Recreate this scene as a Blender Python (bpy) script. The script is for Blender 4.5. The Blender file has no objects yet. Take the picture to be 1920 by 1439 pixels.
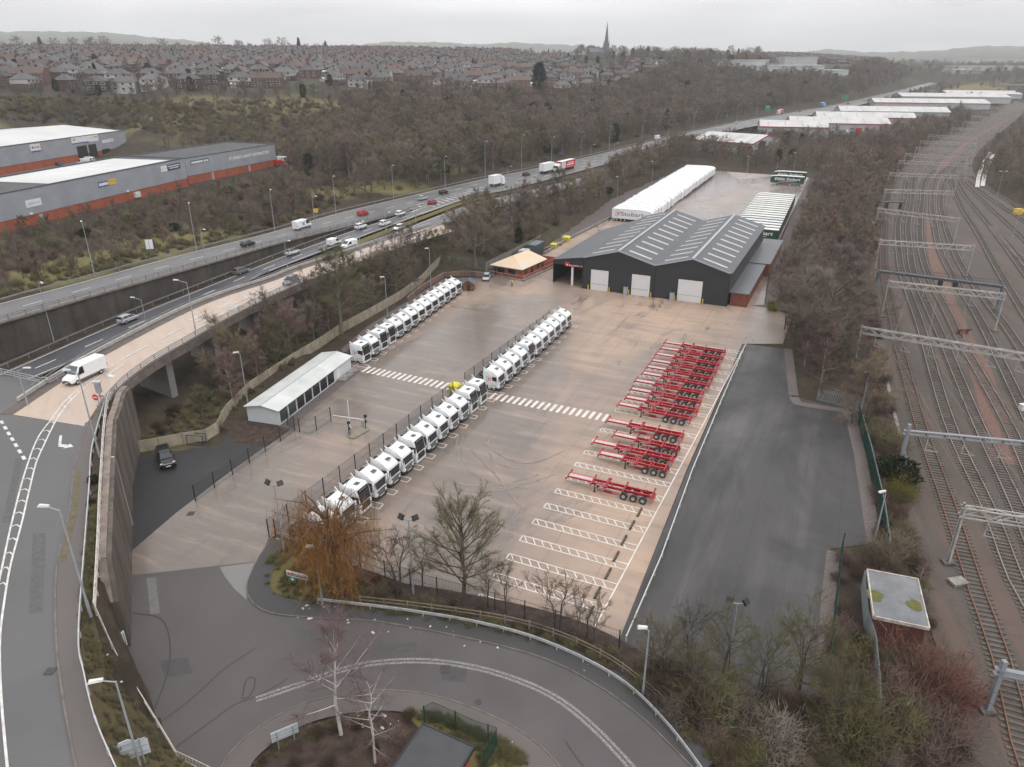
import bpy, math, random, colorsys
import numpy as np
from mathutils import Vector, Matrix
random.seed(7); np.random.seed(7)
SC=bpy.context.scene; COL=SC.collection
R=math.radians; PI=math.pi
# ------------------------------------------------------------------ camera model (drone, 50 m above the yard)
FPX=1376.0; HCAM=50.0; PITCH=R(23.87)
cp,sp=math.cos(PITCH),math.sin(PITCH)
def ray(px,py):
    dx=(px-960)/FPX; dy=-(py-719.5)/FPX
    return dx, cp+dy*sp, -sp+dy*cp
def P(px,py,z=0.0):
    x,y,d=ray(px,py); t=(z-HCAM)/d
    return Vector((t*x,t*y,z))
def PD(px,py,D):
    x,y,d=ray(px,py); t=D/math.hypot(x,y)
    return Vector((t*x,t*y,HCAM+t*d))
AZ=R(24.8)
U2=Vector((math.sin(AZ),math.cos(AZ),0)); V2=Vector((math.cos(AZ),-math.sin(AZ),0))
RV=math.atan2(V2.y,V2.x); RU=math.atan2(U2.y,U2.x)
# ------------------------------------------------------------------ mesh builder
class MB:
    def __init__(s): s.v=[]; s.f=[]; s.m=[]
    def add(s,vs,fs,mi=0,mt=None):
        b=len(s.v)
        for v in vs:
            v=Vector(v)
            s.v.append(tuple(mt@v) if mt is not None else tuple(v))
        for f in fs: s.f.append(tuple(b+i for i in f)); s.m.append(mi)
        return s
    def box(s,x0,x1,y0,y1,z0,z1,mi=0,mt=None):
        return s.add([(x0,y0,z0),(x1,y0,z0),(x1,y1,z0),(x0,y1,z0),(x0,y0,z1),(x1,y0,z1),(x1,y1,z1),(x0,y1,z1)],
          [(0,3,2,1),(4,5,6,7),(0,1,5,4),(1,2,6,5),(2,3,7,6),(3,0,4,7)],mi,mt)
    def bar(s,p,q,w,h,mi=0,up=(0,0,1)):
        p=Vector(p);q=Vector(q);d=(q-p)
        if d.length<1e-6: return s
        d.normalize(); u=Vector(up)
        a=d.cross(u)
        if a.length<1e-4: a=d.cross(Vector((1,0,0)))
        a.normalize(); b=a.cross(d); a*=w/2; b*=h/2
        return s.add([p-a-b,p+a-b,p+a+b,p-a+b,q-a-b,q+a-b,q+a+b,q-a+b],[(0,3,2,1),(4,5,6,7),(0,1,5,4),(1,2,6,5),(2,3,7,6),(3,0,4,7)],mi)
    def tube(s,p,q,r0,r1=None,n=6,mi=0,cap=True):
        p=Vector(p);q=Vector(q);r1=r0 if r1 is None else r1
        d=(q-p).normalized(); a=d.cross(Vector((0,0,1)))
        if a.length<1e-3: a=Vector((1,0,0))
        a.normalize(); b=d.cross(a)
        vs=[p+(a*math.cos(2*PI*i/n)+b*math.sin(2*PI*i/n))*r0 for i in range(n)]+[q+(a*math.cos(2*PI*i/n)+b*math.sin(2*PI*i/n))*r1 for i in range(n)]
        fs=[(i,(i+1)%n,n+(i+1)%n,n+i) for i in range(n)]
        if cap: fs+=[tuple(range(n-1,-1,-1)),tuple(range(n,2*n))]
        return s.add(vs,fs,mi)
    def path(s,pts,r,n=6,mi=0):
        for a,b in zip(pts,pts[1:]): s.tube(a,b,r,r,n,mi)
        return s
    def prism(s,poly,z0,z1,mi=0,mt=None):
        n=len(poly)
        return s.add([(p[0],p[1],z0) for p in poly]+[(p[0],p[1],z1) for p in poly],[tuple(range(n-1,-1,-1)),tuple(range(n,2*n))]+[(i,(i+1)%n,n+(i+1)%n,n+i) for i in range(n)],mi,mt)
    def prof(s,poly,y0,y1,mi=0,mt=None):   # profile in x,z drawn out along y
        n=len(poly)
        return s.add([(p[0],y0,p[1]) for p in poly]+[(p[0],y1,p[1]) for p in poly],[tuple(range(n)),tuple(range(2*n-1,n-1,-1))]+[(i,n+i,n+(i+1)%n,(i+1)%n) for i in range(n)],mi,mt)
    def rings(s,rs,mi=0,cap=True,mt=None):
        n=len(rs[0]); vs=[p for r in rs for p in r]; fs=[]
        for k in range(len(rs)-1):
            for i in range(n): fs.append((k*n+i,k*n+(i+1)%n,(k+1)*n+(i+1)%n,(k+1)*n+i))
        if cap: fs+=[tuple(range(n-1,-1,-1)),tuple(range((len(rs)-1)*n,len(rs)*n))]
        return s.add(vs,fs,mi,mt)
    def xloft(s,secs,mi=0):   # secs: (x, hw_bottom, hw_top, zb, zt, c)
        rs=[]
        for x,hb,ht,zb,zt,c in secs:
            rs.append([(x,-hb,zb+c),(x,-ht,zt-c),(x,-ht+c,zt),(x,ht-c,zt),(x,ht,zt-c),(x,hb,zb+c),(x,hb-c,zb),(x,-hb+c,zb)])
        return s.rings(rs,mi)
    def vloft(s,secs,mi=0):   # secs: (z, xb, xf, hw, c)
        rs=[]
        for z,xb,xf,hw,c in secs:
            rs.append([(xb,-hw,z),(xf-c,-hw,z),(xf,-hw+c*.8,z),(xf,hw-c*.8,z),(xf-c,hw,z),(xb,hw,z)])
        return s.rings(rs,mi)
    def strip(s,L,Rr,mi=0):
        n=len(L)
        return s.add(list(L)+list(Rr),[(i,n+i,n+i+1,i+1) for i in range(n-1)],mi)
    def poly(s,pts,mi=0): return s.add(pts,[tuple(range(len(pts)))],mi)
    def wheel(s,x,y,r,w,mi=0,n=14): return s.tube((x,y-w/2,r),(x,y+w/2,r),r,r,n,mi)
    def build(s,name,mats,parent=None,loc=None,rz=0,smooth=False):
        me=bpy.data.meshes.new(name); me.from_pydata(s.v,[],s.f)
        if not isinstance(mats,(list,tuple)): mats=[mats]
        for m in mats: me.materials.append(m)
        if len(mats)>1: me.polygons.foreach_set('material_index',s.m)
        if smooth: me.polygons.foreach_set('use_smooth',[True]*len(s.f))
        me.update()
        return link(name,me,parent,loc,rz)
def link(name,data,parent=None,loc=None,rz=0):
    o=bpy.data.objects.new(name,data); COL.objects.link(o)
    if parent is not None: o.parent=parent
    if loc is not None: o.location=loc
    o.rotation_euler=(0,0,rz)
    return o
def np_mesh(name,V,F,mat,parent=None,mi=None):
    me=bpy.data.meshes.new(name); V=np.asarray(V,np.float32); F=np.asarray(F,np.int32)
    k=F.shape[1]
    me.vertices.add(len(V)); me.vertices.foreach_set('co',V.ravel())
    me.loops.add(F.size); me.loops.foreach_set('vertex_index',F.ravel())
    me.polygons.add(len(F)); me.polygons.foreach_set('loop_start',np.arange(len(F),dtype=np.int32)*k)
    for m in (mat if isinstance(mat,(list,tuple)) else [mat]): me.materials.append(m)
    if mi is not None: me.polygons.foreach_set('material_index',np.asarray(mi,np.int32))
    me.update(calc_edges=True); me.validate()
    return me
def tag(o,label=None,cat=None,group=None,kind=None):
    if label: o['label']=label
    if cat: o['category']=cat
    if group: o['group']=group
    if kind: o['kind']=kind
    return o
def thing(name,label,cat,loc=(0,0,0),rz=0,group=None):
    return tag(link(name,None,None,loc,rz),label,cat,group)
def struct(o): o['kind']='structure'; return o
def copy_tree(o,loc=None,rz=None,label=None,scale=None,parent=None):
    c=o.copy(); COL.objects.link(c); c.parent=parent
    if loc is not None: c.location=loc
    if rz is not None: c.rotation_euler=(0,0,rz)
    if scale is not None: c.scale=scale if hasattr(scale,'__len__') else (scale,)*3
    if label: c['label']=label
    for ch in o.children: copy_tree(ch,parent=c)
    return c
ORD=['first','second','third','fourth','fifth','sixth','seventh','eighth','ninth','tenth','eleventh','twelfth','thirteenth','fourteenth','fifteenth','sixteenth','seventeenth','eighteenth','nineteenth','twentieth']+['twenty-'+x for x in ['first','second','third','fourth','fifth','sixth','seventh','eighth','ninth']]+['thirtieth']+['thirty-'+x for x in ['first','second','third','fourth','fifth','sixth','seventh','eighth','ninth']]
def resample(pts,n):
    pts=[Vector(p) for p in pts]; d=[0]
    for a,b in zip(pts,pts[1:]): d.append(d[-1]+(b-a).length)
    out=[]
    for i in range(n):
        t=d[-1]*i/(n-1); k=0
        while k<len(d)-2 and d[k+1]<t: k+=1
        f=(t-d[k])/max(1e-9,d[k+1]-d[k]); out.append(pts[k].lerp(pts[k+1],min(1,max(0,f))))
    return out
def smooth(pts,n):   # Catmull-Rom through the points, then even spacing
    pts=[Vector(p) for p in pts]; q=[pts[0]*2-pts[1]]+pts+[pts[-1]*2-pts[-2]]; o=[]
    for i in range(1,len(q)-2):
        for k in range(10):
            t=k/10.; a,b,c,d=q[i-1],q[i],q[i+1],q[i+2]
            o.append(.5*((2*b)+(c-a)*t+(2*a-5*b+4*c-d)*t*t+(3*b-a-3*c+d)*t**3))
    o.append(pts[-1]); return resample(o,n)
def plen(pts): return sum((Vector(b)-Vector(a)).length for a,b in zip(pts,pts[1:]))
def offs(pts,d):    # sideways offset in plan (right of travel is +)
    o=[]
    for i,p in enumerate(pts):
        t=(pts[min(i+1,len(pts)-1)]-pts[max(i-1,0)]); n=Vector((t.y,-t.x,0)).normalized(); o.append(p+n*d)
    return o
def up(pts,dz): return [Vector((p.x,p.y,p.z+dz)) for p in pts]
def pp(lst,z=None): return [P(a[0],a[1],a[2] if z is None else z) for a in lst]
# ------------------------------------------------------------------ materials
MATS={}
def nodes(name):
    m=bpy.data.materials.new(name); m.use_nodes=True; nt=m.node_tree
    return m,nt,nt.nodes['Principled BSDF']
def N(nt,t,**k):
    n=nt.nodes.new(t)
    for a,b in k.items():
        if a.startswith('i_'): 
            key=a[2:]; n.inputs[int(key) if key.isdigit() else key].default_value=b
        else: setattr(n,a,b)
    return n
def c4(c): return (c[0],c[1],c[2],1)
def mixc(nt,fac,a,b,blend='MIX'):
    n=N(nt,'ShaderNodeMix',data_type='RGBA',blend_type=blend)
    for s,v in ((n.inputs['Factor'],fac),(n.inputs[6],a),(n.inputs[7],b)):
        if hasattr(v,'links') or hasattr(v,'is_linked'): nt.links.new(v,s)
        elif isinstance(v,(int,float)): s.default_value=v
        else: s.default_value=c4(v)
    return n.outputs[2]
def math_(nt,op,a,b=None,c=None,clamp=False):
    n=N(nt,'ShaderNodeMath',operation=op,use_clamp=clamp)
    for i,v in enumerate((a,b,c)):
        if v is None: continue
        if isinstance(v,(int,float)): n.inputs[i].default_value=v
        else: nt.links.new(v,n.inputs[i])
    return n.outputs[0]
def ramp(nt,fac,a,b,pa=0.0,pb=1.0):
    n=N(nt,'ShaderNodeMapRange'); n.inputs[1].default_value=a; n.inputs[2].default_value=b; n.inputs[3].default_value=pa; n.inputs[4].default_value=pb
    nt.links.new(fac,n.inputs[0]); return n.outputs[0]
def coords(nt,rot=0,scale=(1,1,1),src='Object'):
    tc=N(nt,'ShaderNodeTexCoord'); mp=N(nt,'ShaderNodeMapping'); m2=N(nt,'ShaderNodeMapping')
    mp.inputs['Rotation'].default_value=(0,0,rot); m2.inputs['Scale'].default_value=scale
    nt.links.new(tc.outputs[src],mp.inputs[0]); nt.links.new(mp.outputs[0],m2.inputs[0]); return m2.outputs[0]
def noise(nt,vec,scale=1,detail=4,rough=.55,dist=0):
    n=N(nt,'ShaderNodeTexNoise'); n.inputs['Scale'].default_value=scale; n.inputs['Detail'].default_value=detail; n.inputs['Roughness'].default_value=rough; n.inputs['Distortion'].default_value=dist
    nt.links.new(vec,n.inputs['Vector']); return n.outputs['Fac']
def mat(name,c1,c2=None,scale=1.5,rough=.6,metal=0,rand=0,hue=0,spec=.5,detail=5,sv=(1,1,1),bump=0,lo=.35,hi=.65):
    if name in MATS: return MATS[name]
    m,nt,b=nodes(name); b.inputs['Roughness'].default_value=rough; b.inputs['Metallic'].default_value=metal
    b.inputs['Specular IOR Level'].default_value=spec
    c2=c2 or tuple(x*.82 for x in c1)
    v=coords(nt,0,sv); f=noise(nt,v,scale,detail)
    col=mixc(nt,ramp(nt,f,lo,hi),c1,c2)
    if rand or hue:
        oi=N(nt,'ShaderNodeObjectInfo'); h=N(nt,'ShaderNodeHueSaturation'); nt.links.new(col,h.inputs['Color'])
        if hue: nt.links.new(ramp(nt,oi.outputs['Random'],0,1,.5-hue,.5+hue),h.inputs['Hue'])
        if rand:
            r2=math_(nt,'FRACT',math_(nt,'MULTIPLY',oi.outputs['Random'],7.31)); nt.links.new(ramp(nt,r2,0,1,1-rand,1+rand),h.inputs['Value'])
        col=h.outputs['Color']
    nt.links.new(col,b.inputs['Base Color'])
    if bump:
        bp=N(nt,'ShaderNodeBump'); bp.inputs['Strength'].default_value=bump; bp.inputs['Distance'].default_value=.05; nt.links.new(f,bp.inputs['Height']); nt.links.new(bp.outputs[0],b.inputs['Normal'])
    MATS[name]=m; return m
SKY0=1.10; SKY1=.70; SUNE=1.4; HAZE=.00015; EXPO=0.0
# ------------------------------------------------------------------ shared materials
white=mat('white_paint',(.72,.73,.74),(.66,.67,.68),2,.35); offwhite=mat('off_white',(.62,.62,.6),(.5,.5,.48),1.2,.5)
dark=mat('black_rubber',(.018,.018,.02),(.03,.03,.03),3,.7); blackp=mat('black_plastic',(.02,.02,.022),None,3,.45)
glass=mat('dark_glass',(.012,.014,.017),None,1,.08,spec=.8); glassg=mat('grey_glass',(.06,.07,.08),(.03,.035,.04),.7,.1,spec=.8)
steel=mat('galvanised_steel',(.42,.43,.45),(.33,.34,.36),3,.45,.3); greyp=mat('grey_paint',(.33,.35,.38),(.29,.31,.34),2,.5)
polemat=mat('pole_grey',(.30,.31,.33),(.24,.25,.27),2,.5); alloy=mat('wheel_rim',(.5,.5,.52),None,3,.3,.6)
redp=mat('red_steel',(.33,.016,.024),(.20,.014,.02),.7,.45,rand=.25,hue=.008); redl=mat('red_edge',(.5,.03,.045),None,1,.4)
deckgrey=mat('trailer_deck',(.5,.43,.41),(.4,.33,.31),1.5,.5)
orange=mat('orange_decal',(.7,.11,.04),None,1,.4); blue=mat('blue_decal',(.09,.38,.72),None,1,.4); textdark=mat('grey_lettering',(.06,.07,.09),None,1,.5); textwhite=mat('white_lettering',(.8,.8,.78),None,1,.5)
yellow=mat('yellow_plastic',(.62,.55,.03),None,1,.5); yellow2=mat('yellow_paint',(.65,.42,.03),None,1,.5)
redsign=mat('red_sign',(.6,.02,.04),None,1,.4); greensign=mat('green_sign',(.03,.25,.12),None,1,.5); bluesign=mat('blue_sign',(.03,.06,.28),None,1,.5)
green_curtain=mat('green_curtain',(.012,.055,.042),(.009,.042,.033),.8,.4)
clad=mat('charcoal_cladding',(.021,.023,.027),(.027,.029,.034),.4,.4)
roofgrey=mat('grey_roof_sheet',(.088,.09,.099),(.072,.074,.082),.15,.4)
brick=mat('red_brick',(.22,.062,.04),(.14,.045,.032),1.3,.85); brickor=mat('orange_brick',(.34,.085,.04),(.24,.06,.034),.4,.85)
concrete=mat('weathered_concrete',(.27,.245,.225),(.14,.125,.115),.9,.88); darkcon=mat('stained_concrete',(.16,.14,.125),(.05,.046,.042),.55,.9,sv=(1,1,.25))
timber=mat('weathered_timber',(.24,.195,.14),(.15,.12,.09),2,.9); green_steel=mat('green_fence',(.010,.055,.040),None,1,.5); darkpost=mat('fence_post',(.02,.025,.025),None,1,.5)
wire=mat('fence_wire',(.075,.08,.078),None,1,.6); palis=mat('palisade_grey',(.26,.28,.29),(.2,.22,.23),1,.6)
railtop=mat('rail_steel',(.27,.235,.21),(.17,.14,.12),.2,.45,.2); sleeper=mat('sleeper',(.125,.105,.092),(.075,.064,.056),.6,.9); railrust=mat('rail_rust',(.19,.085,.045),(.15,.08,.05),.6,.75)
linewhite=mat('road_paint',(.62,.61,.58),(.45,.43,.41),1.3,.7); lineyard=mat('yard_paint',(.66,.62,.57),(.52,.47,.43),.7,.6); lineworn=mat('worn_paint',(.34,.32,.31),(.17,.16,.16),2.5,.8)
def emis_off(m): return m
kerbm=mat('kerb_stone',(.165,.14,.125),(.10,.085,.076),1.2,.9)
# asphalt family -------------------------------------------------------------
def asphalt(name,c,c2,rough=.62,streak=0,rot=0,wet=.0):
    m,nt,b=nodes(name); v=coords(nt,0); f=noise(nt,v,.09,6,.6); g=noise(nt,v,6,3,.7)
    col=mixc(nt,ramp(nt,f,.35,.68),c,c2); col=mixc(nt,ramp(nt,g,.3,.75,0,.35),col,tuple(x*1.5 for x in c))
    if streak:
        v2=coords(nt,rot,(.22,.018,1)); s=noise(nt,v2,1.0,5,.6); col=mixc(nt,ramp(nt,s,.46,.66,0,streak),col,tuple(x*2.8 for x in c)); s2=noise(nt,coords(nt,rot,(.07,.035,1)),1.0,6,.65,.8); col=mixc(nt,ramp(nt,s2,.45,.62,0,.65),col,tuple(x*.55 for x in c))  # pale lengthwise bands put wet sheen into the colour; second noise darkens patches
        v3=coords(nt,rot,(1,1,1)); sx=N(nt,'ShaderNodeSeparateXYZ'); nt.links.new(v3,sx.inputs[0])
        fr=math_(nt,'FRACT',math_(nt,'MULTIPLY',sx.outputs['X'],1/4.6)); j=math_(nt,'LESS_THAN',fr,.025); col=mixc(nt,math_(nt,'MULTIPLY',j,.30),col,tuple(x*.5 for x in c))
    nt.links.new(col,b.inputs['Base Color']); nt.links.new(ramp(nt,f,.35,.65,rough-.16,rough+.14),b.inputs['Roughness'])
    b.inputs['Specular IOR Level'].default_value=.35
    MATS[name]=m; return m
asph_road=asphalt('asphalt_road',(.085,.083,.083),(.122,.119,.117),.7); asph_loop=asphalt('asphalt_loop',(.066,.059,.059),(.108,.097,.096),.66)
asph_wet=asphalt('asphalt_wet',(.052,.053,.06),(.085,.085,.092),.4); asph_far=asphalt('asphalt_motorway',(.098,.095,.096),(.135,.131,.131),.5)
asph_yard=asphalt('asphalt_yard',(.037,.0345,.0345),(.064,.060,.060),.5,.7,AZ); asph_dark=asphalt('asphalt_dark',(.022,.021,.023),(.034,.032,.033),.6); footway=asphalt('footway_tarmac',(.085,.075,.071),(.13,.112,.104),.75)
footdark=asphalt('footway_dark',(.045,.044,.045),(.065,.062,.062),.75)
# beige concrete ---------------------------------------------------------------
def slab(name,ca,cb,cw,rot,joints=True):
    m,nt,b=nodes(name)
    v=coords(nt,rot,(.09,.6,1)); s=noise(nt,v,1.0,6,.62,.3)            # brushed streaks across the yard
    v1=coords(nt,rot,(.028,.010,1)); p=noise(nt,v1,1.0,4,.55,.8)         # drying patches in lanes
    v0=coords(nt,0); q=noise(nt,v0,.05,5,.6); g=noise(nt,v0,2.2,4,.7)
    col=mixc(nt,ramp(nt,q,.36,.64),ca,cb); wet=ramp(nt,p,.44,.58); col=mixc(nt,math_(nt,'MULTIPLY',wet,.78),col,cw); w2=noise(nt,coords(nt,rot,(.16,.05,1)),1.0,6,.65,1.2); w2=ramp(nt,w2,.54,.64); col=mixc(nt,math_(nt,'MULTIPLY',w2,.62),col,cw); wet=math_(nt,'MAXIMUM',wet,w2)
    col=mixc(nt,ramp(nt,s,.5,.72,0,.40),col,tuple(x*.70 for x in cw)); col=mixc(nt,ramp(nt,s,.28,.46,.30,0),col,tuple(min(.9,x*1.22) for x in ca))
    col=mixc(nt,ramp(nt,g,.35,.7,0,.22),col,tuple(x*.72 for x in ca))
    if joints:
        sx=N(nt,'ShaderNodeSeparateXYZ'); nt.links.new(coords(nt,rot),sx.inputs[0])
        for ax,per,k in (('X',6.1,.5),('Y',9.0,.28)):
            fr=math_(nt,'FRACT',math_(nt,'MULTIPLY',sx.outputs[ax],1/per)); j=math_(nt,'LESS_THAN',fr,.13/per)
            col=mixc(nt,math_(nt,'MULTIPLY',j,k),col,tuple(x*.45 for x in ca))
    nt.links.new(col,b.inputs['Base Color']); r=math_(nt,'SUBTRACT',.62,math_(nt,'MULTIPLY',wet,.44)); nt.links.new(r,b.inputs['Roughness']); b.inputs['Specular IOR Level'].default_value=.4
    MATS[name]=m; return m
yardcon=slab('yard_concrete',(.385,.277,.207),(.275,.212,.175),(.105,.094,.089),AZ); sliproad=slab('slip_concrete',(.47,.365,.29),(.42,.325,.26),(.38,.30,.25),R(60),False)
yardback=slab('yard_concrete_back',(.37,.31,.275),(.30,.25,.225),(.15,.125,.115),AZ)
gravel=mat('gravel',(.13,.105,.10),(.07,.058,.056),3,.95,detail=8); gravelp=mat('pink_gravel',(.155,.128,.118),(.085,.07,.065),5,.95,detail=8)
def ballastmat():
    m,nt,b=nodes('ballast'); v=coords(nt,0); f=noise(nt,v,4,6,.75); g=noise(nt,v,.07,5,.6); h=noise(nt,coords(nt,R(12),(.35,.02,1)),1,4)
    col=mixc(nt,ramp(nt,f,.35,.65),(.10,.081,.069),(.036,.030,.026)); col=mixc(nt,ramp(nt,g,.42,.66,0,.7),col,(.08,.073,.068)); col=mixc(nt,ramp(nt,h,.48,.62,0,.6),col,(.12,.075,.06)); col=mixc(nt,ramp(nt,noise(nt,v,.6,6,.7),.52,.68,0,.6),col,(.055,.052,.032))
    nt.links.new(col,b.inputs['Base Color']); b.inputs['Roughness'].default_value=.95; MATS['ballast']=m; return m
ballast=ballastmat(); ballred=mat('rusty_ballast',(.17,.092,.07),(.10,.06,.05),2.5,.95,detail=7)
def terrainmat():
    m,nt,b=nodes('hillside'); v=coords(nt,0); a=N(nt,'ShaderNodeAttribute',attribute_name='grass'); t=N(nt,'ShaderNodeAttribute',attribute_name='town')
    f=noise(nt,v,.35,7,.7); g=noise(nt,v,.035,6,.65); h=noise(nt,v,3,4,.7)
    col=mixc(nt,ramp(nt,f,.35,.65),(.07,.053,.040),(.034,.028,.022)); col=mixc(nt,ramp(nt,g,.5,.66,0,.5),col,(.065,.065,.03))
    gr=mixc(nt,ramp(nt,f,.3,.7),(.14,.135,.05),(.21,.17,.085)); gr=mixc(nt,ramp(nt,h,.4,.7,0,.5),gr,(.07,.085,.03))
    k=math_(nt,'ADD',a.outputs['Fac'],ramp(nt,g,.3,.7,-.35,.35)); k=math_(nt,'MULTIPLY',math_(nt,'GREATER_THAN',a.outputs['Fac'],.02),ramp(nt,k,.3,.7)); col=mixc(nt,k,col,gr)
    tw=mixc(nt,ramp(nt,h,.4,.6),(.11,.105,.10),(.06,.06,.045)); col=mixc(nt,t.outputs['Fac'],col,tw)
    ge=N(nt,'ShaderNodeNewGeometry'); ln=N(nt,'ShaderNodeVectorMath',operation='LENGTH'); nt.links.new(ge.outputs['Position'],ln.inputs[0])
    vo=N(nt,'ShaderNodeTexVoronoi'); vo.inputs['Scale'].default_value=.006; nt.links.new(v,vo.inputs['Vector']); fw=noise(nt,v,.008,6,.7)
    fld=mixc(nt,ramp(nt,vo.outputs['Color'],.2,.8) if False else vo.outputs['Distance'],(.10,.12,.06),(.13,.14,.08)); fld=mixc(nt,ramp(nt,fw,.44,.54),fld,(.04,.045,.035))
    col=mixc(nt,ramp(nt,ln.outputs['Value'],1700,2400),col,fld)
    nt.links.new(col,b.inputs['Base Color']); b.inputs['Roughness'].default_value=.95; b.inputs['Specular IOR Level'].default_value=.1; return m
terr=terrainmat()
grassv=mat('verge_grass',(.11,.115,.03),(.13,.095,.05),.5,.95,detail=8,spec=.1); leaflit=mat('leaf_litter',(.075,.052,.043),(.038,.028,.024),1.2,.95,detail=8,spec=.1)

# ------------------------------------------------------------------ roads traced on their real levels
NCu=[(-60,724,2),(20,692,2),(177,623,2.5),(287,577,3),(440,517,4),(533,480,4.6),(638,441,5.4),(734,409,5.9),(800,387,6)]
NCl=[(-20,745,2),(80,703,2),(213,647,2.5),(333,593,3.1),(463,530,4),(500,512,4.2),(604,472,5.2),(661,451,5.5),(760,414,5.9),(872,374,6)]
FCu=[(-60,588,8.2),(0,569,8.2),(160,527,8),(323,482,7.6),(500,438,6.9),(630,401,6.4),(737,375,6),(836,352,6)]
FCl=[(-60,622,8.2),(0,605,8.2),(200,547,7.9),(407,489,7.5),(500,462,6.9),(586,440,6.5),(690,415,6.1),(800,387,6)]
MRu=[(800,361,6),(836,352,6),(911,335,6),(1000,317,6),(1100,295,6),(1190,273,6),(1280,251,6),(1400,226,6),(1470,214,6),(1560,198,6),(1640,180,7),(1700,166,8),(1745,155,9)]
MRl=[(760,414,5.99),(872,374,6),(955,356,6),(1040,334,6),(1100,318,6),(1190,293,6),(1290,263,6),(1400,240,6),(1500,220,6),(1600,200,6),(1680,180,7),(1720,168,8),(1756,157,9)]
S2u=[(655,468,5.4),(740,437,5.8),(830,402,6),(900,379,6),(1000,356,6),(1100,331,6)]; S2l=[(640,481,5.4),(760,447,5.8),(853,414,6),(930,391,6),(1010,369,6),(1115,343,6)]
SLu=[(25,778,9),(127,710,9),(197,667,9),(333,595,8.9),(413,560,8.7),(519,525,8.2),(562,507,7.8),(650,478,7),(686,465,6.8),(760,440,6.3),(830,420,6)]
SLl=[(160,800,9),(214,733,9),(262,694,9),(305,667,9),(373,628,8.9),(420,600,8.7),(491,564,8.3),(567,530,7.8),(659,496,7),(712,477,6.8),(780,455,6.3),(850,434,6)]
def road(name,Lp,Rp,m,n=60,dz=0,sm=True):
    f=smooth if sm else resample
    L=f(pp(Lp),n); Rr=f(pp(Rp),n); mb=MB(); mb.strip(up(L,dz),up(Rr,dz)); o=struct(mb.build(name,m)); return L,Rr
road('motorway_near_carriageway',NCu,NCl,asph_wet); road('motorway_far_carriageway',FCu,FCl,asph_far); road('motorway',MRu,MRl,asph_far,90,.03); road('merging_road',S2u,S2l,asph_far,40,.02)
SLL,SLR=road('slip_road',SLu,SLl,sliproad,80)
GR=[]   # road centre lines with width, for shaping the ground
def gline(a,b,n,ex,drop=.35):
    A=smooth(pp(a),n);B=smooth(pp(b),n)
    for p in A:
        q=min(B,key=lambda v:(v-p).length); GR.append(((p.x+q.x)/2,(p.y+q.y)/2,(p.z+q.z)/2-drop,(p-q).length/2+ex))
gline(NCu,NCl,120,5.5,.45); gline(FCu,FCl,120,-1.8,.7); gline(MRu,MRl,260,3); gline(S2u,S2l,60,1.5)
GR2=[((a.x+b.x)/2,(a.y+b.y)/2,(a.z+b.z)/2) for a,b in zip(SLL,SLR)]
# ------------------------------------------------------------------ terrain
C=[]
def ctl(lst,z=None):
    for a in lst: C.append(P(a[0],a[1],a[2] if z is None else z))
flat=-.08
for px,py in [(250,900),(300,1000),(330,1150),(350,1300),(420,1420),(560,1250),(700,1330),(700,1420),(900,1250),(1000,1420),(1200,1400),(1400,1420),(1600,1420),(1800,1420),(1400,1250),(1700,1250),(1850,1250),(1500,1100),(1700,1050),(600,1050),(800,1000),(1000,1000),(1200,1000),(500,900),(700,800),(900,800),(1100,800),(1300,800),(1500,800),(1700,800),(1880,900),(400,850),(480,760),(650,680),(750,620),(900,600),(1100,600),(1300,640),(1500,600),(1700,620),(1880,640),(880,510),(1000,500),(1200,450),(1400,430),(1550,450),(1700,470),(1880,480),(1100,440),(1200,395),(1340,318),(1420,330),(1520,325),(1600,350),(1750,330),(1900,380),(1700,270),(1850,230),(1950,300),(1900,195),(1905,180),(330,830),(620,650),(760,545),(300,1380),(1300,600),(1000,720),(1050,900),(1450,1150),(1600,900)]: ctl([(px,py)],flat)
ctl([(330,770,1.0),(380,720,1.5),(430,700,1.2),(500,640,2),(560,610,2),(640,570,2.2),(720,530,2.5),(800,490,3),(900,455,3),(1000,420,3),(1100,385,3.5),(1200,355,3),(1280,325,2)])
ctl([(1300,300,2),(1350,285,2),(1420,285,1.5),(1500,270,1),(1600,255,1),(1700,235,1),(1800,205,2),(1850,185,3)])
for g in GR[::6]: C.append(Vector((g[0],g[1],g[2])))
ctl([(0,540,8.5),(120,500,8.3),(300,470,8),(480,420,7.5),(640,385,7),(800,345,7),(950,315,7),(1100,285,7),(1250,250,7)])
ctl([(0,437,8.5),(130,408,8.5),(260,382,8.5),(400,350,8.5),(525,322,8.5),(60,390,8.5),(250,300,9.5),(120,320,9.5),(0,322,9.5),(300,300,9.5),(420,300,9),(0,285,9.5),(60,275,9.5),(150,262,10),(235,262,10.5),(-100,340,9.5),(-150,300,9.5),(560,300,8.5),(640,300,8),(845,305,7.5),(700,310,7.6)])
for x in (-250,-100,0,100,200,300,400,500,600): 
    for y,D in (((239,452),(212,466),(189,480),(172,495),(150,545),(130,650),(112,850),(101,1080),(96,1300)) if x<=250 else ((252,400),(215,425),(190,450),(172,470),(150,530),(130,640),(112,850),(101,1080),(96,1300))): C.append(PD(x,y,D+max(0,x-300)*.08))
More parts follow.
